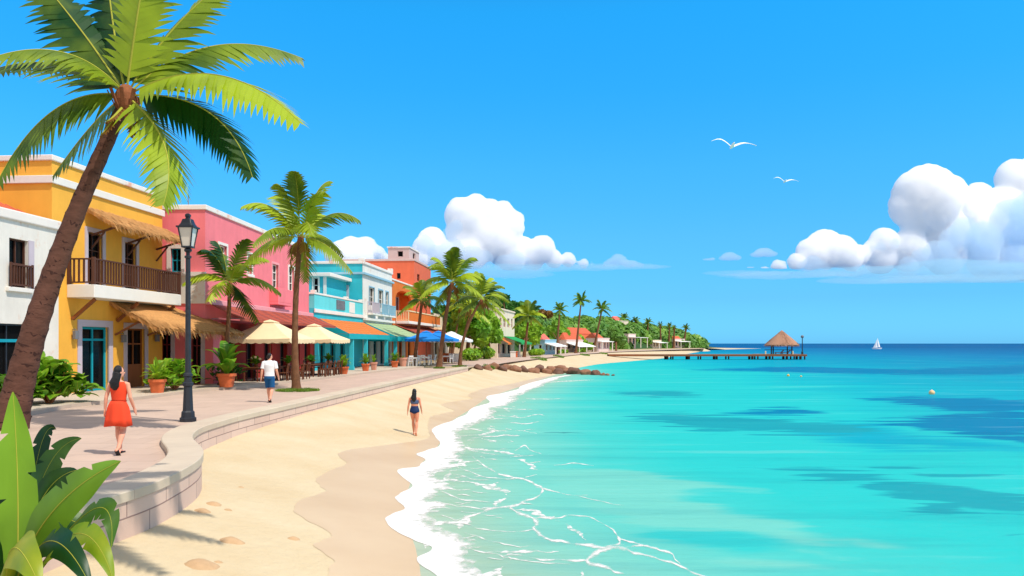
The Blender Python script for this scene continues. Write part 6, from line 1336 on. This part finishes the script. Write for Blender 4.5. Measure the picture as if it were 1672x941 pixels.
def person(label, pos, sc_, female, rz=0., clothes='dress', yaw=-.5, skin='skin'):
    root = thing('person', label, 'person'); mb = MB()
    hc = (0, .015, 1.578) if female else (0, .02, 1.592); hr = (.073, .092, .112) if female else (.077, .097, .116)
    sw = .165 if female else .195
    # legs: left leg swings across in front, right one trails with the heel up
    L = ((-.085, 0, .87), (-.062, .12, .475), (-.04, .16, .09)); Rr = ((.085, 0, .87), (.078, .015, .46), (.072, -.20, .125))
    tr = (.092, .078, .056, .058, .034) if female else (.095, .084, .064, .066, .042)
    leg(mb, *L, tr); leg(mb, *Rr, tr); fm = MB() if clothes != 'bikini' else mb
    foot(mb, L[2], .95 if female else 1.05, 0); foot(mb, Rr[2], .95 if female else 1.05, .75)
    if female: mb.loft([(.80, 0, 0, .10, .08), (.86, 0, -.012, .168, .112), (.92, 0, -.014, .172, .112), (1.0, 0, 0, .142, .092), (1.06, 0, .004, .122, .084), (1.14, 0, .004, .132, .09), (1.24, 0, .01, .15, .104), (1.33, 0, 0, .158, .085), (1.385, 0, -.004, .13, .06), (1.42, 0, 0, .06, .05)], 24)
    else: mb.loft([(.80, 0, 0, .11, .09), (.88, 0, -.01, .165, .118), (.96, 0, -.004, .158, .11), (1.06, 0, .004, .152, .102), (1.18, 0, .004, .17, .112), (1.30, 0, .0, .195, .115), (1.38, 0, -.004, .185, .088), (1.43, 0, -.004, .12, .062), (1.46, 0, 0, .07, .056)], 24)
    mb.tube([(0, -.006, 1.38), (0, 0, 1.46), (0, .01, 1.55)], [.055 if female else .066, .045 if female else .057, .048 if female else .058], 12)
    head(mb, hc, hr, yaw)
    ar = (.045, .040, .034, .034, .023) if female else (.056, .050, .042, .042, .029)
    for sx, sw_ in ((-1, -.05), (1, .08)):
        sh = V((sx*sw, 0, 1.352 if female else 1.385)); el = V((sx*(sw+.055), -.03+sw_*.3, 1.09)); wr = V((sx*(sw+.085), .03+sw_, .865))
        mb.tube([sh+V((-sx*.05, 0, .012)), sh, sh.lerp(el, .5), el, el.lerp(wr, .35), wr], [ar[0]*.9, ar[0], ar[1], ar[2], ar[3], ar[4]], 12); hand(mb, wr, wr-el, sx, 1. if female else 1.12)
    o = baked(mb, 'body', [skin], root, .0075, 2)
    face(root, hc, hr, yaw)
    # hair
    R = Matrix.Rotation(yaw, 3, 'Z'); hc_ = V(hc); mb = MB()
    if female:
        mb.ell(hc_+R@V((0, -.022, .022)), (hr[0]*1.12, hr[1]*.98, hr[2]*1.02), 18, 12)
        mb.ell(hc_+R@V((0, -.055, -.05)), (hr[0]*1.0, hr[1]*.62, hr[2]*.95), 14, 10)
        lx = -.035 if clothes == 'dress' else -.02
        mb.tube([(0, -.055, 1.56), (lx*.4, -.085, 1.46), (lx*1.3, -.10, 1.38), (lx*.8, -.105, 1.30), (lx*.6, -.10, 1.235)], [(.078, .055), (.082, .05), (.098, .05), (.085, .042), (.03, .02)], 14)
        mb.tube([(-.04, -.05, 1.5), (-.08, -.07, 1.42), (-.09, -.08, 1.36), (-.06, -.09, 1.30)], [.045, .045, .045, .015], 10)
    else: mb.ell(hc_+R@V((0, -.016, .030)), (hr[0]*1.06, hr[1]*.98, hr[2]*.90), 18, 12); mb.ell(hc_+R@V((0, -.045, -.02)), (hr[0]*.98, hr[1]*.62, hr[2]*.72), 14, 10)
    baked(mb, 'hair', ['hair'], root, .008, 2)
    if clothes == 'dress':
        mb = MB(); n_ = 40; sl_ = [(1.012, 0, .004, .136, .098), (1.06, 0, .004, .134, .096), (1.14, 0, .004, .144, .102), (1.24, 0, .008, .162, .115), (1.32, 0, .0, .168, .098), (1.37, 0, -.004, .150, .075), (1.395, 0, -.004, .122, .064)]
        mb.loft(sl_, n_, caps=False); vs = []; sk = [(1.03, .136, .098, 0), (.97, .168, .122, .02), (.90, .196, .142, .03), (.80, .212, .160, .05), (.68, .228, .178, .07), (.55, .245, .195, .08)]
        for z, rx, ry, w_ in sk:
            for j in range(n_): t = 2*math.pi*j/n_; q = 1+w_*math.sin(t*7+.6); vs.append((rx*q*math.cos(t)-.01, -.006+ry*q*math.sin(t), z+.012*math.sin(t*3)*(z < .6)))
        mb.add(vs, [(i*n_+j, i*n_+(j+1) % n_, (i+1)*n_+(j+1) % n_, (i+1)*n_+j) for i in range(len(sk)-1) for j in range(n_)])
        d_ = mb.build('dress', 'reddress', root, smooth=60); q = d_.modifiers.new('cloth', 'SOLIDIFY'); q.thickness = .006
        mb = MB(); mb.loft([(1.012, 0, .004, .142, .104), (1.036, 0, .004, .141, .103)], 40, caps=False); mb.build('waistband', 'belt', d_, smooth=60)
    if clothes == 'bikini':
        mb = MB(); mb.loft([(1.155, 0, .005, .137, .095), (1.20, 0, .007, .147, .101), (1.26, 0, .010, .156, .109), (1.295, 0, .006, .160, .101)], 30, caps=False); tpz = mb.build('bikini_top', 'swimtop', root, smooth=60); q = tpz.modifiers.new('cloth', 'SOLIDIFY'); q.thickness = .006; q.offset = 1
        mb = MB()
        for s in (-1, 1): mb.tube([(s*.10, -.088, 1.29), (s*.085, -.07, 1.36), (s*.075, -.03, 1.405), (s*.08, .03, 1.39), (s*.09, .09, 1.30)], .007, 6)
        mb.build('strap', 'swimtop', tpz)
        mb = MB(); mb.loft([(1.075, 0, .004, .131, .091), (1.03, 0, .002, .14, .097), (.97, 0, -.006, .164, .109), (.90, 0, -.014, .181, .121), (.855, 0, -.014, .178, .120), (.825, 0, -.010, .13, .105), (.79, 0, -.004, .06, .08)], 30); baked(mb, 'bikini_bottom', ['swim'], root, .009, 1)
    if clothes == 'tee':
        mb = MB(); mb.loft([(.875, 0, -.004, .182, .132), (.96, 0, 0, .176, .126), (1.06, 0, .004, .174, .12), (1.18, 0, .004, .188, .128), (1.30, 0, 0, .212, .132), (1.385, 0, -.004, .20, .10), (1.435, 0, -.004, .135, .075), (1.465, 0, -.002, .080, .068)], 28)
        for sx, sw_ in ((-1, -.05), (1, .08)): sh = V((sx*sw, 0, 1.385)); el = V((sx*(sw+.055), -.03+sw_*.3, 1.09)); mb.tube([sh+V((-sx*.06, 0, .01)), sh, sh.lerp(el, .55), sh.lerp(el, .72)], [.068, .074, .072, .074], 12)
        baked(mb, 'tshirt', ['tee'], root, .010, 2)
        mb = MB(); mb.loft([(.955, 0, 0, .170, .120), (.90, 0, -.006, .182, .130), (.84, 0, -.01, .184, .132), (.80, 0, -.006, .17, .125)], 26)
        for q in (L, Rr): h_, k_ = V(q[0]), V(q[1]); mb.tube([h_, h_.lerp(k_, .5), h_.lerp(k_, .86)], [(.103, .118), (.102, .112), (.104, .108)], 14)
        baked(mb, 'shorts', ['navy'], root, .010, 2)
    if clothes != 'bikini':
        for q, tip in ((L, 0), (Rr, .75)):
            mb = MB(); s_ = .95 if female else 1.05; R2 = Matrix.Rotation(-tip, 3, 'X'); a = V(q[2]); P = lambda w: a+R2@V(w)*s_; hi_ = -.062 if female else -.045
            mb.tube([P((0, -.07, hi_)), P((0, -.035, hi_)), P((0, .06, -.070)), P((0, .14, -.078)), P((0, .188, -.080))], [(.018*s_, .02*s_), (.042*s_, .038*s_), (.043*s_, .026*s_), (.050*s_, .022*s_), (.026*s_, .014*s_)], 12); mb.build('shoe', 'shoe', root, smooth=60)
    root.location = pos; root.scale = (sc_,)*3; root.rotation_euler.z = rz; return root
person('woman in a sleeveless vermilion dress with long black hair walking on the promenade', G(194, 742, 0), .995, True, .05, 'dress', -.75)
person('man in a white t-shirt and blue shorts walking away on the promenade', G(440, 657, 0), 1.03, False, .05, 'tee', -.7)
p = onsand(677, 710.5)
person('woman in a slate bikini top and navy bottoms walking on the sand', (p.x, p.y, hs(p.x, p.y)-.005), 75/F*p.y/1.69, True, .03, 'bikini', -.5, 'skin2')
# ------------------------------------------------------------------ pier with thatched hut
PYY = 165.; pz = D(0, 578.6, PYY).z
x0, x1 = D(1040, 578, PYY).x-6, D(1313.5, 578, PYY).x; pw = 3.0
pr_ = thing('pier', 'long low wooden pier on dark piles reaching out from the beach', 'pier', (x0, PYY, pz))
mb = MB(); npl = 110
for i in range(npl): a, b = lerp(x0, x1, i/npl), lerp(x0, x1, (i+.9)/npl); mb.box(a, b, PYY-pw/2, PYY+pw/2, pz-.07, pz)
# wider head under the hut
hx0, hx1 = D(1243, 578, PYY).x, x1
for i in range(34): a, b = lerp(hx0, hx1, i/34), lerp(hx0, hx1, (i+.9)/34); mb.box(a, b, PYY+pw/2+.01, PYY+pw/2+4.5, pz-.07, pz)
mb.build('deck', 'pierwood', pr_)
for s in (-1, 1): mb = MB(); mb.box(x0, x1, PYY+s*(pw/2)-.08+(.09 if s < 0 else -.09), PYY+s*(pw/2)+.08+(.09 if s < 0 else -.09), pz-.42, pz-.072); mb.build('beam', 'wood2', pr_)
for i, u in enumerate([1088, 1097, 1123, 1142, 1168, 1187.5, 1226, 1235, 1254, 1259, 1282, 1294, 1304, 1311]):
    x = D(u, 580, PYY).x; w = .5 if i % 2 == 0 else .32
    for yy_ in (PYY-pw/2+.5, PYY+pw/2-.4):
        mb = MB(); mb.tube([(x, yy_, SEA-1.5), (x, yy_, pz-.43)], w*.5, 10); mb.build('pile', 'pile', pr_, smooth=40)
c = D(1276.5, 578, PYY+1.5); hh = thing('thatched_hut', 'open sided hut with pyramid thatch roof at the end of the pier', 'hut', (c.x, c.y, pz))
ze, za = D(0, 563.5, c.y).z, D(0, 539.5, c.y).z; w = 26.5/F*c.y; tmb = MB(); rnd = random.Random(6)
n_ = 28; rings = [(ze-.1, 1.0), (ze+.05, 1.02), (ze+.35, .93), (lerp(ze, za, .45), .60), (lerp(ze, za, .8), .22), (za, .02)]
tmb.loft([(z, c.x, c.y, w*k, w*k*.8) for z, k in rings], n_, power=2.6)
for i in range(900):
    t = rnd.random()**1.4; a = rnd.uniform(0, 6.28); z = lerp(ze+.1, za-.2, t); k = np.interp(z, [r[0] for r in rings], [r[1] for r in rings])*1.01; q = V((c.x+w*k*math.cos(a), c.y+w*k*.8*math.sin(a), z)); o = V((math.cos(a), math.sin(a), 0)); d = (o*.75-UP*.62).normalized()*rnd.uniform(.3, .7); s_ = V((-math.sin(a), math.cos(a), 0))*rnd.uniform(.05, .1); tmb.add([q-s_, q+s_, q+d+s_*.3+UP*.03, q+d-s_*.3+UP*.03], [(0, 1, 2, 3)])
for i in range(420):
    a = rnd.uniform(0, 6.28); q = V((c.x+w*1.0*math.cos(a), c.y+w*.8*math.sin(a), ze)); o = V((math.cos(a), math.sin(a), 0)); d = (o*.3-UP).normalized()*rnd.uniform(.15, .5); s_ = V((-math.sin(a), math.cos(a), 0))*rnd.uniform(.05, .1); tmb.add([q-s_, q+s_, q+d], [(0, 1, 2)])
tmb.build('thatch_roof', 'thatch2', hh, recalc=False)
for u, dy in ((1259.5, -1.3), (1293, -1.3), (1262.5, 1.8), (1285.5, 1.8)):
    x = D(u, 578, PYY+1.5+dy).x; mb = MB(); mb.tube([(x, c.y+dy, pz), (x, c.y+dy, ze+.5)], .13, 8); mb.build('post', 'pile', hh, smooth=40)
mb = MB(); mb.box(c.x-3, c.x+3, c.y+1.9, c.y+1.98, pz+.85, pz+.95); mb.build('rail', 'wood', hh)
for i, (u, lb) in enumerate([(1272, 'low brown lounger under the thatched hut, left one'), (1283, 'low brown lounger under the thatched hut, right one')]):
    p = D(u, 577, PYY+.6); root = thing('lounger', lb, 'lounger', (p.x, p.y, pz), 'loungers in the hut'); mb = MB(); mb.box(p.x-.8, p.x+.5, p.y-.3, p.y+.3, pz+.3, pz+.42); mb.build('seat', 'wood2', root); mb = MB(); mb.bar((p.x+.45, p.y, pz+.36), (p.x+.95, p.y, pz+.85), .6, .08); mb.build('backrest', 'wood2', root)
    for dx in (-.7, .4):
        for dy in (-.22, .22): mb = MB(); mb.box(p.x+dx-.04, p.x+dx+.04, p.y+dy-.04, p.y+dy+.04, pz, pz+.298); mb.build('leg', 'wood2', root)
pc = D(1310, 577, PYY-.6); root = thing('pier_lamp', 'dark lamp post with a round globe at the tip of the pier', 'lamp', (pc.x, pc.y, pz)); zt = D(0, 550, pc.y).z
mb = MB(); mb.lathe((pc.x, pc.y, 0), [(.22, pz), (.22, pz+.5), (.1, pz+.6), (.085, zt-.3), (.13, zt-.25)], 10); mb.build('pole', 'iron', root, smooth=40); mb = MB(); mb.ell((pc.x, pc.y, zt), (.32, .32, .32), 14, 9); mb.build('globe', 'greymetal', root, smooth=60)
for u, lb in ((1250, 'cream bollard on the pier left of the hut'), (1294.5, 'cream bollard on the pier at the right hut post')):
    p = D(u, 577, PYY-1.1); mb = MB(); mb.lathe((p.x, p.y, pz), [(.13, 0), (.13, .5), (.16, .52), (.16, .6), (.05, .66)], 10); tag(mb.build('bollard', 'canvas', None, smooth=40), lb, 'bollard', 'bollards on the pier')
# ------------------------------------------------------------------ boat, buoys, gulls
bY = 470.; c = D(1432, 570, bY); s = bY/F; root = thing('sailboat', 'small white sailboat with two sails far out near the horizon', 'sailboat', (c.x, c.y, SEA))
mb = MB(); L = 8.5*s
for k in range(1): mb.loft([(SEA-.2, c.x, c.y, L*.8, .7), (SEA+.35, c.x, c.y, L*.95, .95), (SEA+.75, c.x, c.y, L*1.0, 1.0)], 20, power=1.6)
mb.build('hull', 'sail', root, smooth=40)
mb = MB(); mb.tube([(c.x+.2, c.y, SEA+.6), (c.x+.2, c.y, D(0, 552, bY).z)], .07, 6); mb.build('mast', 'sail', root)
zt = D(0, 552.5, bY).z
def sail(pts, nm):
    mb = MB(); a, b, d = [V(p) for p in pts]; k = 8
    for i in range(k):
        for j in range(k-i):
            f = lambda u, v: a*(1-u-v)+b*u+d*v+V((0, -.5*math.sin(math.pi*u)*math.sin(math.pi*(v+.1)), 0)); u, v = i/k, j/k; h = 1/k; mb.add([f(u, v), f(u+h, v), f(u, v+h)], [(0, 1, 2)])
            if i+j < k-1: mb.add([f(u+h, v), f(u+h, v+h), f(u, v+h)], [(0, 1, 2)])
    mb.build(nm, 'sail', root, recalc=False)
sail([(c.x+.35, c.y, zt), (c.x+.35, c.y, SEA+1.2), (c.x+6.*s, c.y+.6, SEA+1.2)], 'mainsail'); sail([(c.x+.05, c.y, zt-.5), (c.x-.1, c.y, SEA+1.), (c.x-5.5*s, c.y+.4, SEA+.9)], 'jib')
for i, (u, v, r, m_, lb) in enumerate([(1521.5, 644, 4.6, 'buoy', 'round peach buoy floating alone on the right'), (1287, 614.5, 2.2, 'buoyy', 'tiny yellow buoy, left one of two off the pier'), (1308, 615.5, 1.5, 'buoyy', 'tiny yellow buoy, right one of two off the pier')]):
    p = G(u, v, SEA); r = r/F*p.y; root = thing('buoy', lb, 'buoy', p, 'buoys'); mb = MB(); mb.ell((p.x, p.y, SEA+r*.55), (r, r, r*.95), 16, 10); mb.build('float', m_, root, smooth=60); mb = MB(); mb.tube([(p.x, p.y, SEA+r*1.4), (p.x, p.y, SEA+r*1.75)], r*.16, 8); mb.build('ring_post', 'plastic', root)
def gull(label, u, v, span_px, Y, roll):
    c = D(u, v, Y); W = span_px/F*Y; R = Matrix.Rotation(roll, 3, 'Y') @ Matrix.Rotation(math.radians(-14), 3, 'X')
    root = thing('seagull', label, 'bird', c, 'gulls in flight'); mb = MB(); k = W/2
    P = lambda x, y, z: c+R@V((x, y, z))
    mb.tube([P(0, -.30*k, 0), P(0, -.2*k, 0), P(0, 0, -.02*k), P(0, .18*k, 0), P(0, .27*k, .03*k), P(0, .33*k, .03*k)], [.02*k, .05*k, .075*k, .06*k, .05*k, .025*k], 12)
    st = [(0., -.02, .17), (.16, .10, .165), (.34, .20, .15), (.52, .24, .125), (.70, .20, .09), (.86, .11, .05), (1.0, .0, .012)]
    for s in (-1, 1):
        q = [(P(s*a*k*(1.0 if s < 0 else 1.03), .10*k+c*.5*k-a*a*.25*k, z*k*(1.12 if s < 0 else .85)+c*.44*k), P(s*a*k*(1.0 if s < 0 else 1.03), .10*k-c*.5*k-a*a*.32*k, z*k*(1.12 if s < 0 else .85)-c*.44*k), c) for a, z, c in st]
        for (a0, b0, c0), (a1, b1, c1) in zip(q[:-1], q[1:]):
            h0, h1 = P(0, 0, 1)-P(0, 0, 0), None; t0, t1 = h0*(c0*.10*k+.006*k), h0*(c1*.10*k+.006*k); mb.hexa([a0-t0, b0-t0, b1-t1, a1-t1, a0+t0, b0+t0, b1+t1, a1+t1])
    baked(mb, 'body', ['gull'], root, k*.012, 1)
    mb = MB(); mb.tube([P(0, .32*k, .03*k), P(0, .42*k, .02*k)], [.02*k, .004*k], 8); mb.build('beak', 'beak', root)
gull('white gull gliding high over the sea, larger and higher of two', 1196, 238, 73, 26, .10)
gull('white gull gliding lower to the right, smaller of two', 1282, 296, 41, 44, .12)
# ------------------------------------------------------------------ rock groyne and sand lumps
RKS = [(781, 602.5, 8), (796, 604, 9), (806, 602, 11), (821, 605.5, 9), (827, 603, 10), (842, 606.5, 11), (853, 607, 10), (866, 608, 8), (874, 609, 9), (881, 607.5, 12), (893, 610, 9), (898, 607.5, 11), (911, 611, 10), (914, 608, 14), (926, 610.5, 11), (936, 611, 12), (944, 610.5, 9), (956, 612, 10.5), (973, 612.5, 8.5), (984, 613.3, 5), (992, 613.5, 4), (1001, 613.8, 3)]
for i, (u, v, r) in enumerate(RKS):
    p = onsand(u, v) if u < 930 else G(u, v, SEA); r = r/F*p.y*.84; rnd = random.Random(i+5); bm = bmesh.new(); bmesh.ops.create_icosphere(bm, subdivisions=3, radius=1)
    sx, sy, sz = rnd.uniform(.95, 1.15), rnd.uniform(.8, 1.1), rnd.uniform(.72, .85)
    for q in bm.verts:
        d = noise.noise(q.co*1.1+V((i*7, 0, 0)))*.42+noise.noise(q.co*2.6+V((0, i*5, 0)))*.10; q.co = q.co*(1+d); q.co = V((q.co.x*sx, q.co.y*sy, q.co.z*sz)); q.co = q.co*r+V((p.x, p.y, p.z+r*.28))
    me = bpy.data.meshes.new('boulder'); bm.to_mesh(me); bm.free(); me.materials.append(M['rock' if i % 3 else 'rock2']); me.polygons.foreach_set('use_smooth', [True]*len(me.polygons))
    pos = 'at the landward end' if i < 4 else 'in the middle' if i < 14 else 'towards the sea end'; o = link('boulder', me)
    tag(o, f'{"greyish" if i % 3 == 0 else "brown"} rounded boulder {["resting on dry sand by the promenade end", "half buried in dry sand", "on dry sand behind smaller stones", "on the dry sand in the groyne"][i % 4] if i < 8 else ["in the middle of the rock groyne", "leaning on larger rocks mid groyne"][i % 2] if i < 15 else ["at the wet seaward end of the groyne", "low in the water at the groyne tip"][0 if i < 19 else 1]}', 'boulder', 'boulders of the groyne')
LM = [(350, 824, 13, 'largest of a few damp sand lumps below the curving wall'), (331, 835, 14, 'flat damp sand lump close to the wall foot'), (373, 833, 7, 'small damp sand lump right of the largest one'), (378, 884, 20, 'flat wide damp sand lump in the middle of the near sand'), (330, 923, 27, 'widest damp sand lump near the bottom edge'), (357, 918, 7, 'little damp sand lump right of the widest one'), (480, 880, 11, 'damp sand lump near the edge of the wet sand'), (394, 796, 5, 'tiny damp sand lump alone on the upper sand')]
for i, (u, v, w, lb) in enumerate(LM):
    p = onsand(u, v); r = w/F*p.y; mb = MB(); n_ = 18; vs = [(p.x, p.y, hs(p.x, p.y)+r*.34)]; fs = []
    for k, f in enumerate((.4, .75, 1.05)):
        for j in range(n_): a = 2*math.pi*j/n_; q = 1+.25*noise.noise(V((math.cos(a)*1.3, math.sin(a)*1.3, i*3))); x, y = p.x+r*f*q*math.cos(a), p.y+r*f*q*math.sin(a)*.9; vs.append((x, y, hs(x, y)+r*(.28, .13, -.04)[k]*(1+.3*noise.noise(V((x*3, y*3, 0))))))
    fs += [(0, 1+j, 1+(j+1) % n_) for j in range(n_)]+[(1+k*n_+j, 1+k*n_+n_+j, 1+k*n_+n_+(j+1) % n_, 1+k*n_+(j+1) % n_) for k in range(2) for j in range(n_)]
    mb.add(vs, fs); tag(mb.build('sand_lump', 'lump', None, smooth=70), lb, 'sand lump', 'sand lumps on the beach')
# footprints are too faint to build; a few shells of damp sand do the job
# ------------------------------------------------------------------ clouds
CY = 7000.
def cloudmat(name, rgb, dens, an=.2):
    """droplets: a bright scattering volume"""
    m, n, out = nt(name); v = N(n, 'ShaderNodeVolumePrincipled'); v.inputs['Color'].default_value = (*lin(rgb), 1); v.inputs['Density'].default_value = dens; v.inputs['Anisotropy'].default_value = an
    n.links.new(v.outputs[0], out.inputs['Volume']); return m
M['cloud'] = cloudmat('sunlit_cloud', (255, 255, 255), .03, -.25); M['blueshade_cloud'] = cloudmat('blue_shade_thin_cloud', (222, 242, 255), .010, -.1); M['veil'] = cloudmat('blue_shade_veil_cloud', (196, 240, 255), .0028, 0.)  # pale blue shade of cloud undersides put into the thin and veil colours
def cloud(label, lobes, m, Y=CY, flat=None, vox=26., amp=.16, sx=1.0, sz=1.0, name='cloud', dep=.75):
    mb = MB(); rnd = random.Random(len(lobes)*3+1); um = sum(q[0] for q in lobes)/len(lobes)
    for q in lobes:
        u, v, r = q[:3]; rx, rz = (r, q[3]) if len(q) > 3 else (r, r); s = Y/F; c = D(u, v, Y+(u-um)*s*.5)
        mb.ell((c.x, c.y+rnd.uniform(-.3, .3)*r*s, c.z), (rx*s*sx, rx*s*dep, rz*s*sz), 20, 12)
    o = baked(mb, name, [m], None, vox, 1); me = o.data; n_ = len(me.vertices); co_ = np.empty(n_*3, np.float32); me.vertices.foreach_get('co', co_); co_ = co_.reshape(-1, 3); no = np.empty(n_*3, np.float32); me.vertices.foreach_get('normal', no); no = no.reshape(-1, 3)
    for i in range(n_):
        p = V(co_[i])/220; d = noise.noise(p)*60+abs(noise.noise(p*2.3))*70+noise.noise(p*4.5)*34; co_[i] += no[i]*d*amp*6*.22
    if flat is not None:
        zf = D(0, flat, Y).z; b = co_[:, 2] < zf; co_[b, 2] = zf-(zf-co_[b, 2])*.12
    me.vertices.foreach_set('co', co_.ravel()); me.update(); tag(o, label, 'cloud', 'clouds over the horizon'); return o
cloud('big white cumulus rising behind the leaning palm and the thicket', [(757, 352, 30), (776, 337, 21), (798, 352, 27), (822, 346, 20), (838, 372, 19), (843, 357, 14), (790, 388, 40), (752, 380, 24), (705, 392, 21), (690, 405, 16), (820, 400, 34), (855, 410, 24), (884, 407, 23), (870, 422, 20), (905, 424, 16), (928, 424, 13.5), (953, 431, 10), (760, 415, 34), (720, 416, 24), (836, 424, 24), (685, 424, 16)], 'cloud', flat=440)
cloud('small white cloud left, behind the roofs of the turquoise house', [(573, 408, 22), (598, 402, 17), (555, 420, 26), (618, 413, 12), (585, 424, 26), (630, 424, 12)], 'cloud', flat=436)
cloud('towering white cumulus at the right edge', [(1505, 328, 56), (1516, 296, 20), (1546, 322, 40), (1480, 342, 32), (1602, 322, 27), (1575, 345, 36), (1660, 292, 35), (1700, 290, 44), (1640, 345, 44), (1700, 360, 60), (1600, 380, 50), (1530, 385, 50), (1443, 396, 24), (1425, 405, 14), (1480, 410, 34), (1348, 407, 31), (1328, 414, 26), (1371, 412, 26), (1404, 416, 18), (1390, 425, 18), (1300, 428, 14), (1272, 438, 13), (1250, 442, 8), (1440, 420, 28), (1540, 415, 36), (1620, 420, 40), (1700, 420, 50), (1760, 330, 60), (1760, 400, 60), (1225, 445, 7)], 'cloud', flat=449)
cloud('pale blue shade-tinted lobes in front of the big right cumulus', [(1575, 378, 27), (1555, 392, 24), (1610, 392, 34), (1650, 362, 40), (1690, 350, 46), (1680, 400, 50), (1600, 420, 34), (1530, 415, 24), (1505, 425, 20), (1550, 432, 24), (1650, 432, 34), (1440, 402, 12), (1462, 398, 12), (1424, 406, 8), (1327, 428, 14), (1312, 436, 14), (1345, 436, 12), (1480, 438, 20), (1410, 440, 16, 10), (1740, 400, 50)], 'blueshade_cloud', Y=CY-650, flat=452, dep=.4)
cloud('pale blue shade-tinted lobes in front of the middle cumulus', [(744, 372, 14), (730, 385, 12), (695, 400, 17), (740, 410, 22), (770, 420, 22), (715, 420, 20), (790, 425, 18), (842, 424, 15), (860, 430, 14), (822, 432, 16), (895, 432, 9), (945, 434, 12, 8), (965, 432, 9, 7)], 'blueshade_cloud', Y=CY-600, flat=440, dep=.4)
cloud('small pale cloud right of the middle cumulus', [(1010, 425, 14, 11), (1028, 431, 14, 7), (1046, 433, 9, 5), (996, 431, 13, 7)], 'blueshade_cloud', flat=436)
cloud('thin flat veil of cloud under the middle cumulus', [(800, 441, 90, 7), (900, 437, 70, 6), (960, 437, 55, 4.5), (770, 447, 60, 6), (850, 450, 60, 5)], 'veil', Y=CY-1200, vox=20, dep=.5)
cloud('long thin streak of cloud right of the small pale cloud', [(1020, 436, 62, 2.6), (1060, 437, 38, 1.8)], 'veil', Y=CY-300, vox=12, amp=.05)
cloud('long flat shade-tinted veil of cloud under the right cumulus', [(1440, 441, 120, 8), (1560, 438, 110, 12), (1660, 444, 110, 12), (1300, 446, 120, 4), (1220, 449, 85, 2.6), (1500, 448, 90, 7), (1600, 452, 120, 5)], 'veil', Y=CY-1200, vox=20, dep=.4)
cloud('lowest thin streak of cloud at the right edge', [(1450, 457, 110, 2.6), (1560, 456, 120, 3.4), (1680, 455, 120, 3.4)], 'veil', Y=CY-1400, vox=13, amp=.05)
cloud('small lens shaped cloud, larger right one of a pair', [(1247, 412, 16, 7.5), (1256, 415, 14, 5), (1238, 416, 14, 4.5)], 'blueshade_cloud', vox=14, amp=.08)
cloud('small lens shaped cloud, left one of a pair', [(1191, 419, 13, 6.5), (1200, 421, 11, 4), (1182, 422, 10, 3.5)], 'blueshade_cloud', vox=14, amp=.08)
cloud('tiny wisp of cloud left of the two lens shaped clouds', [(1157, 424, 11, 1.8), (1162, 423, 6, 2.4)], 'blueshade_cloud', vox=10, amp=.05)
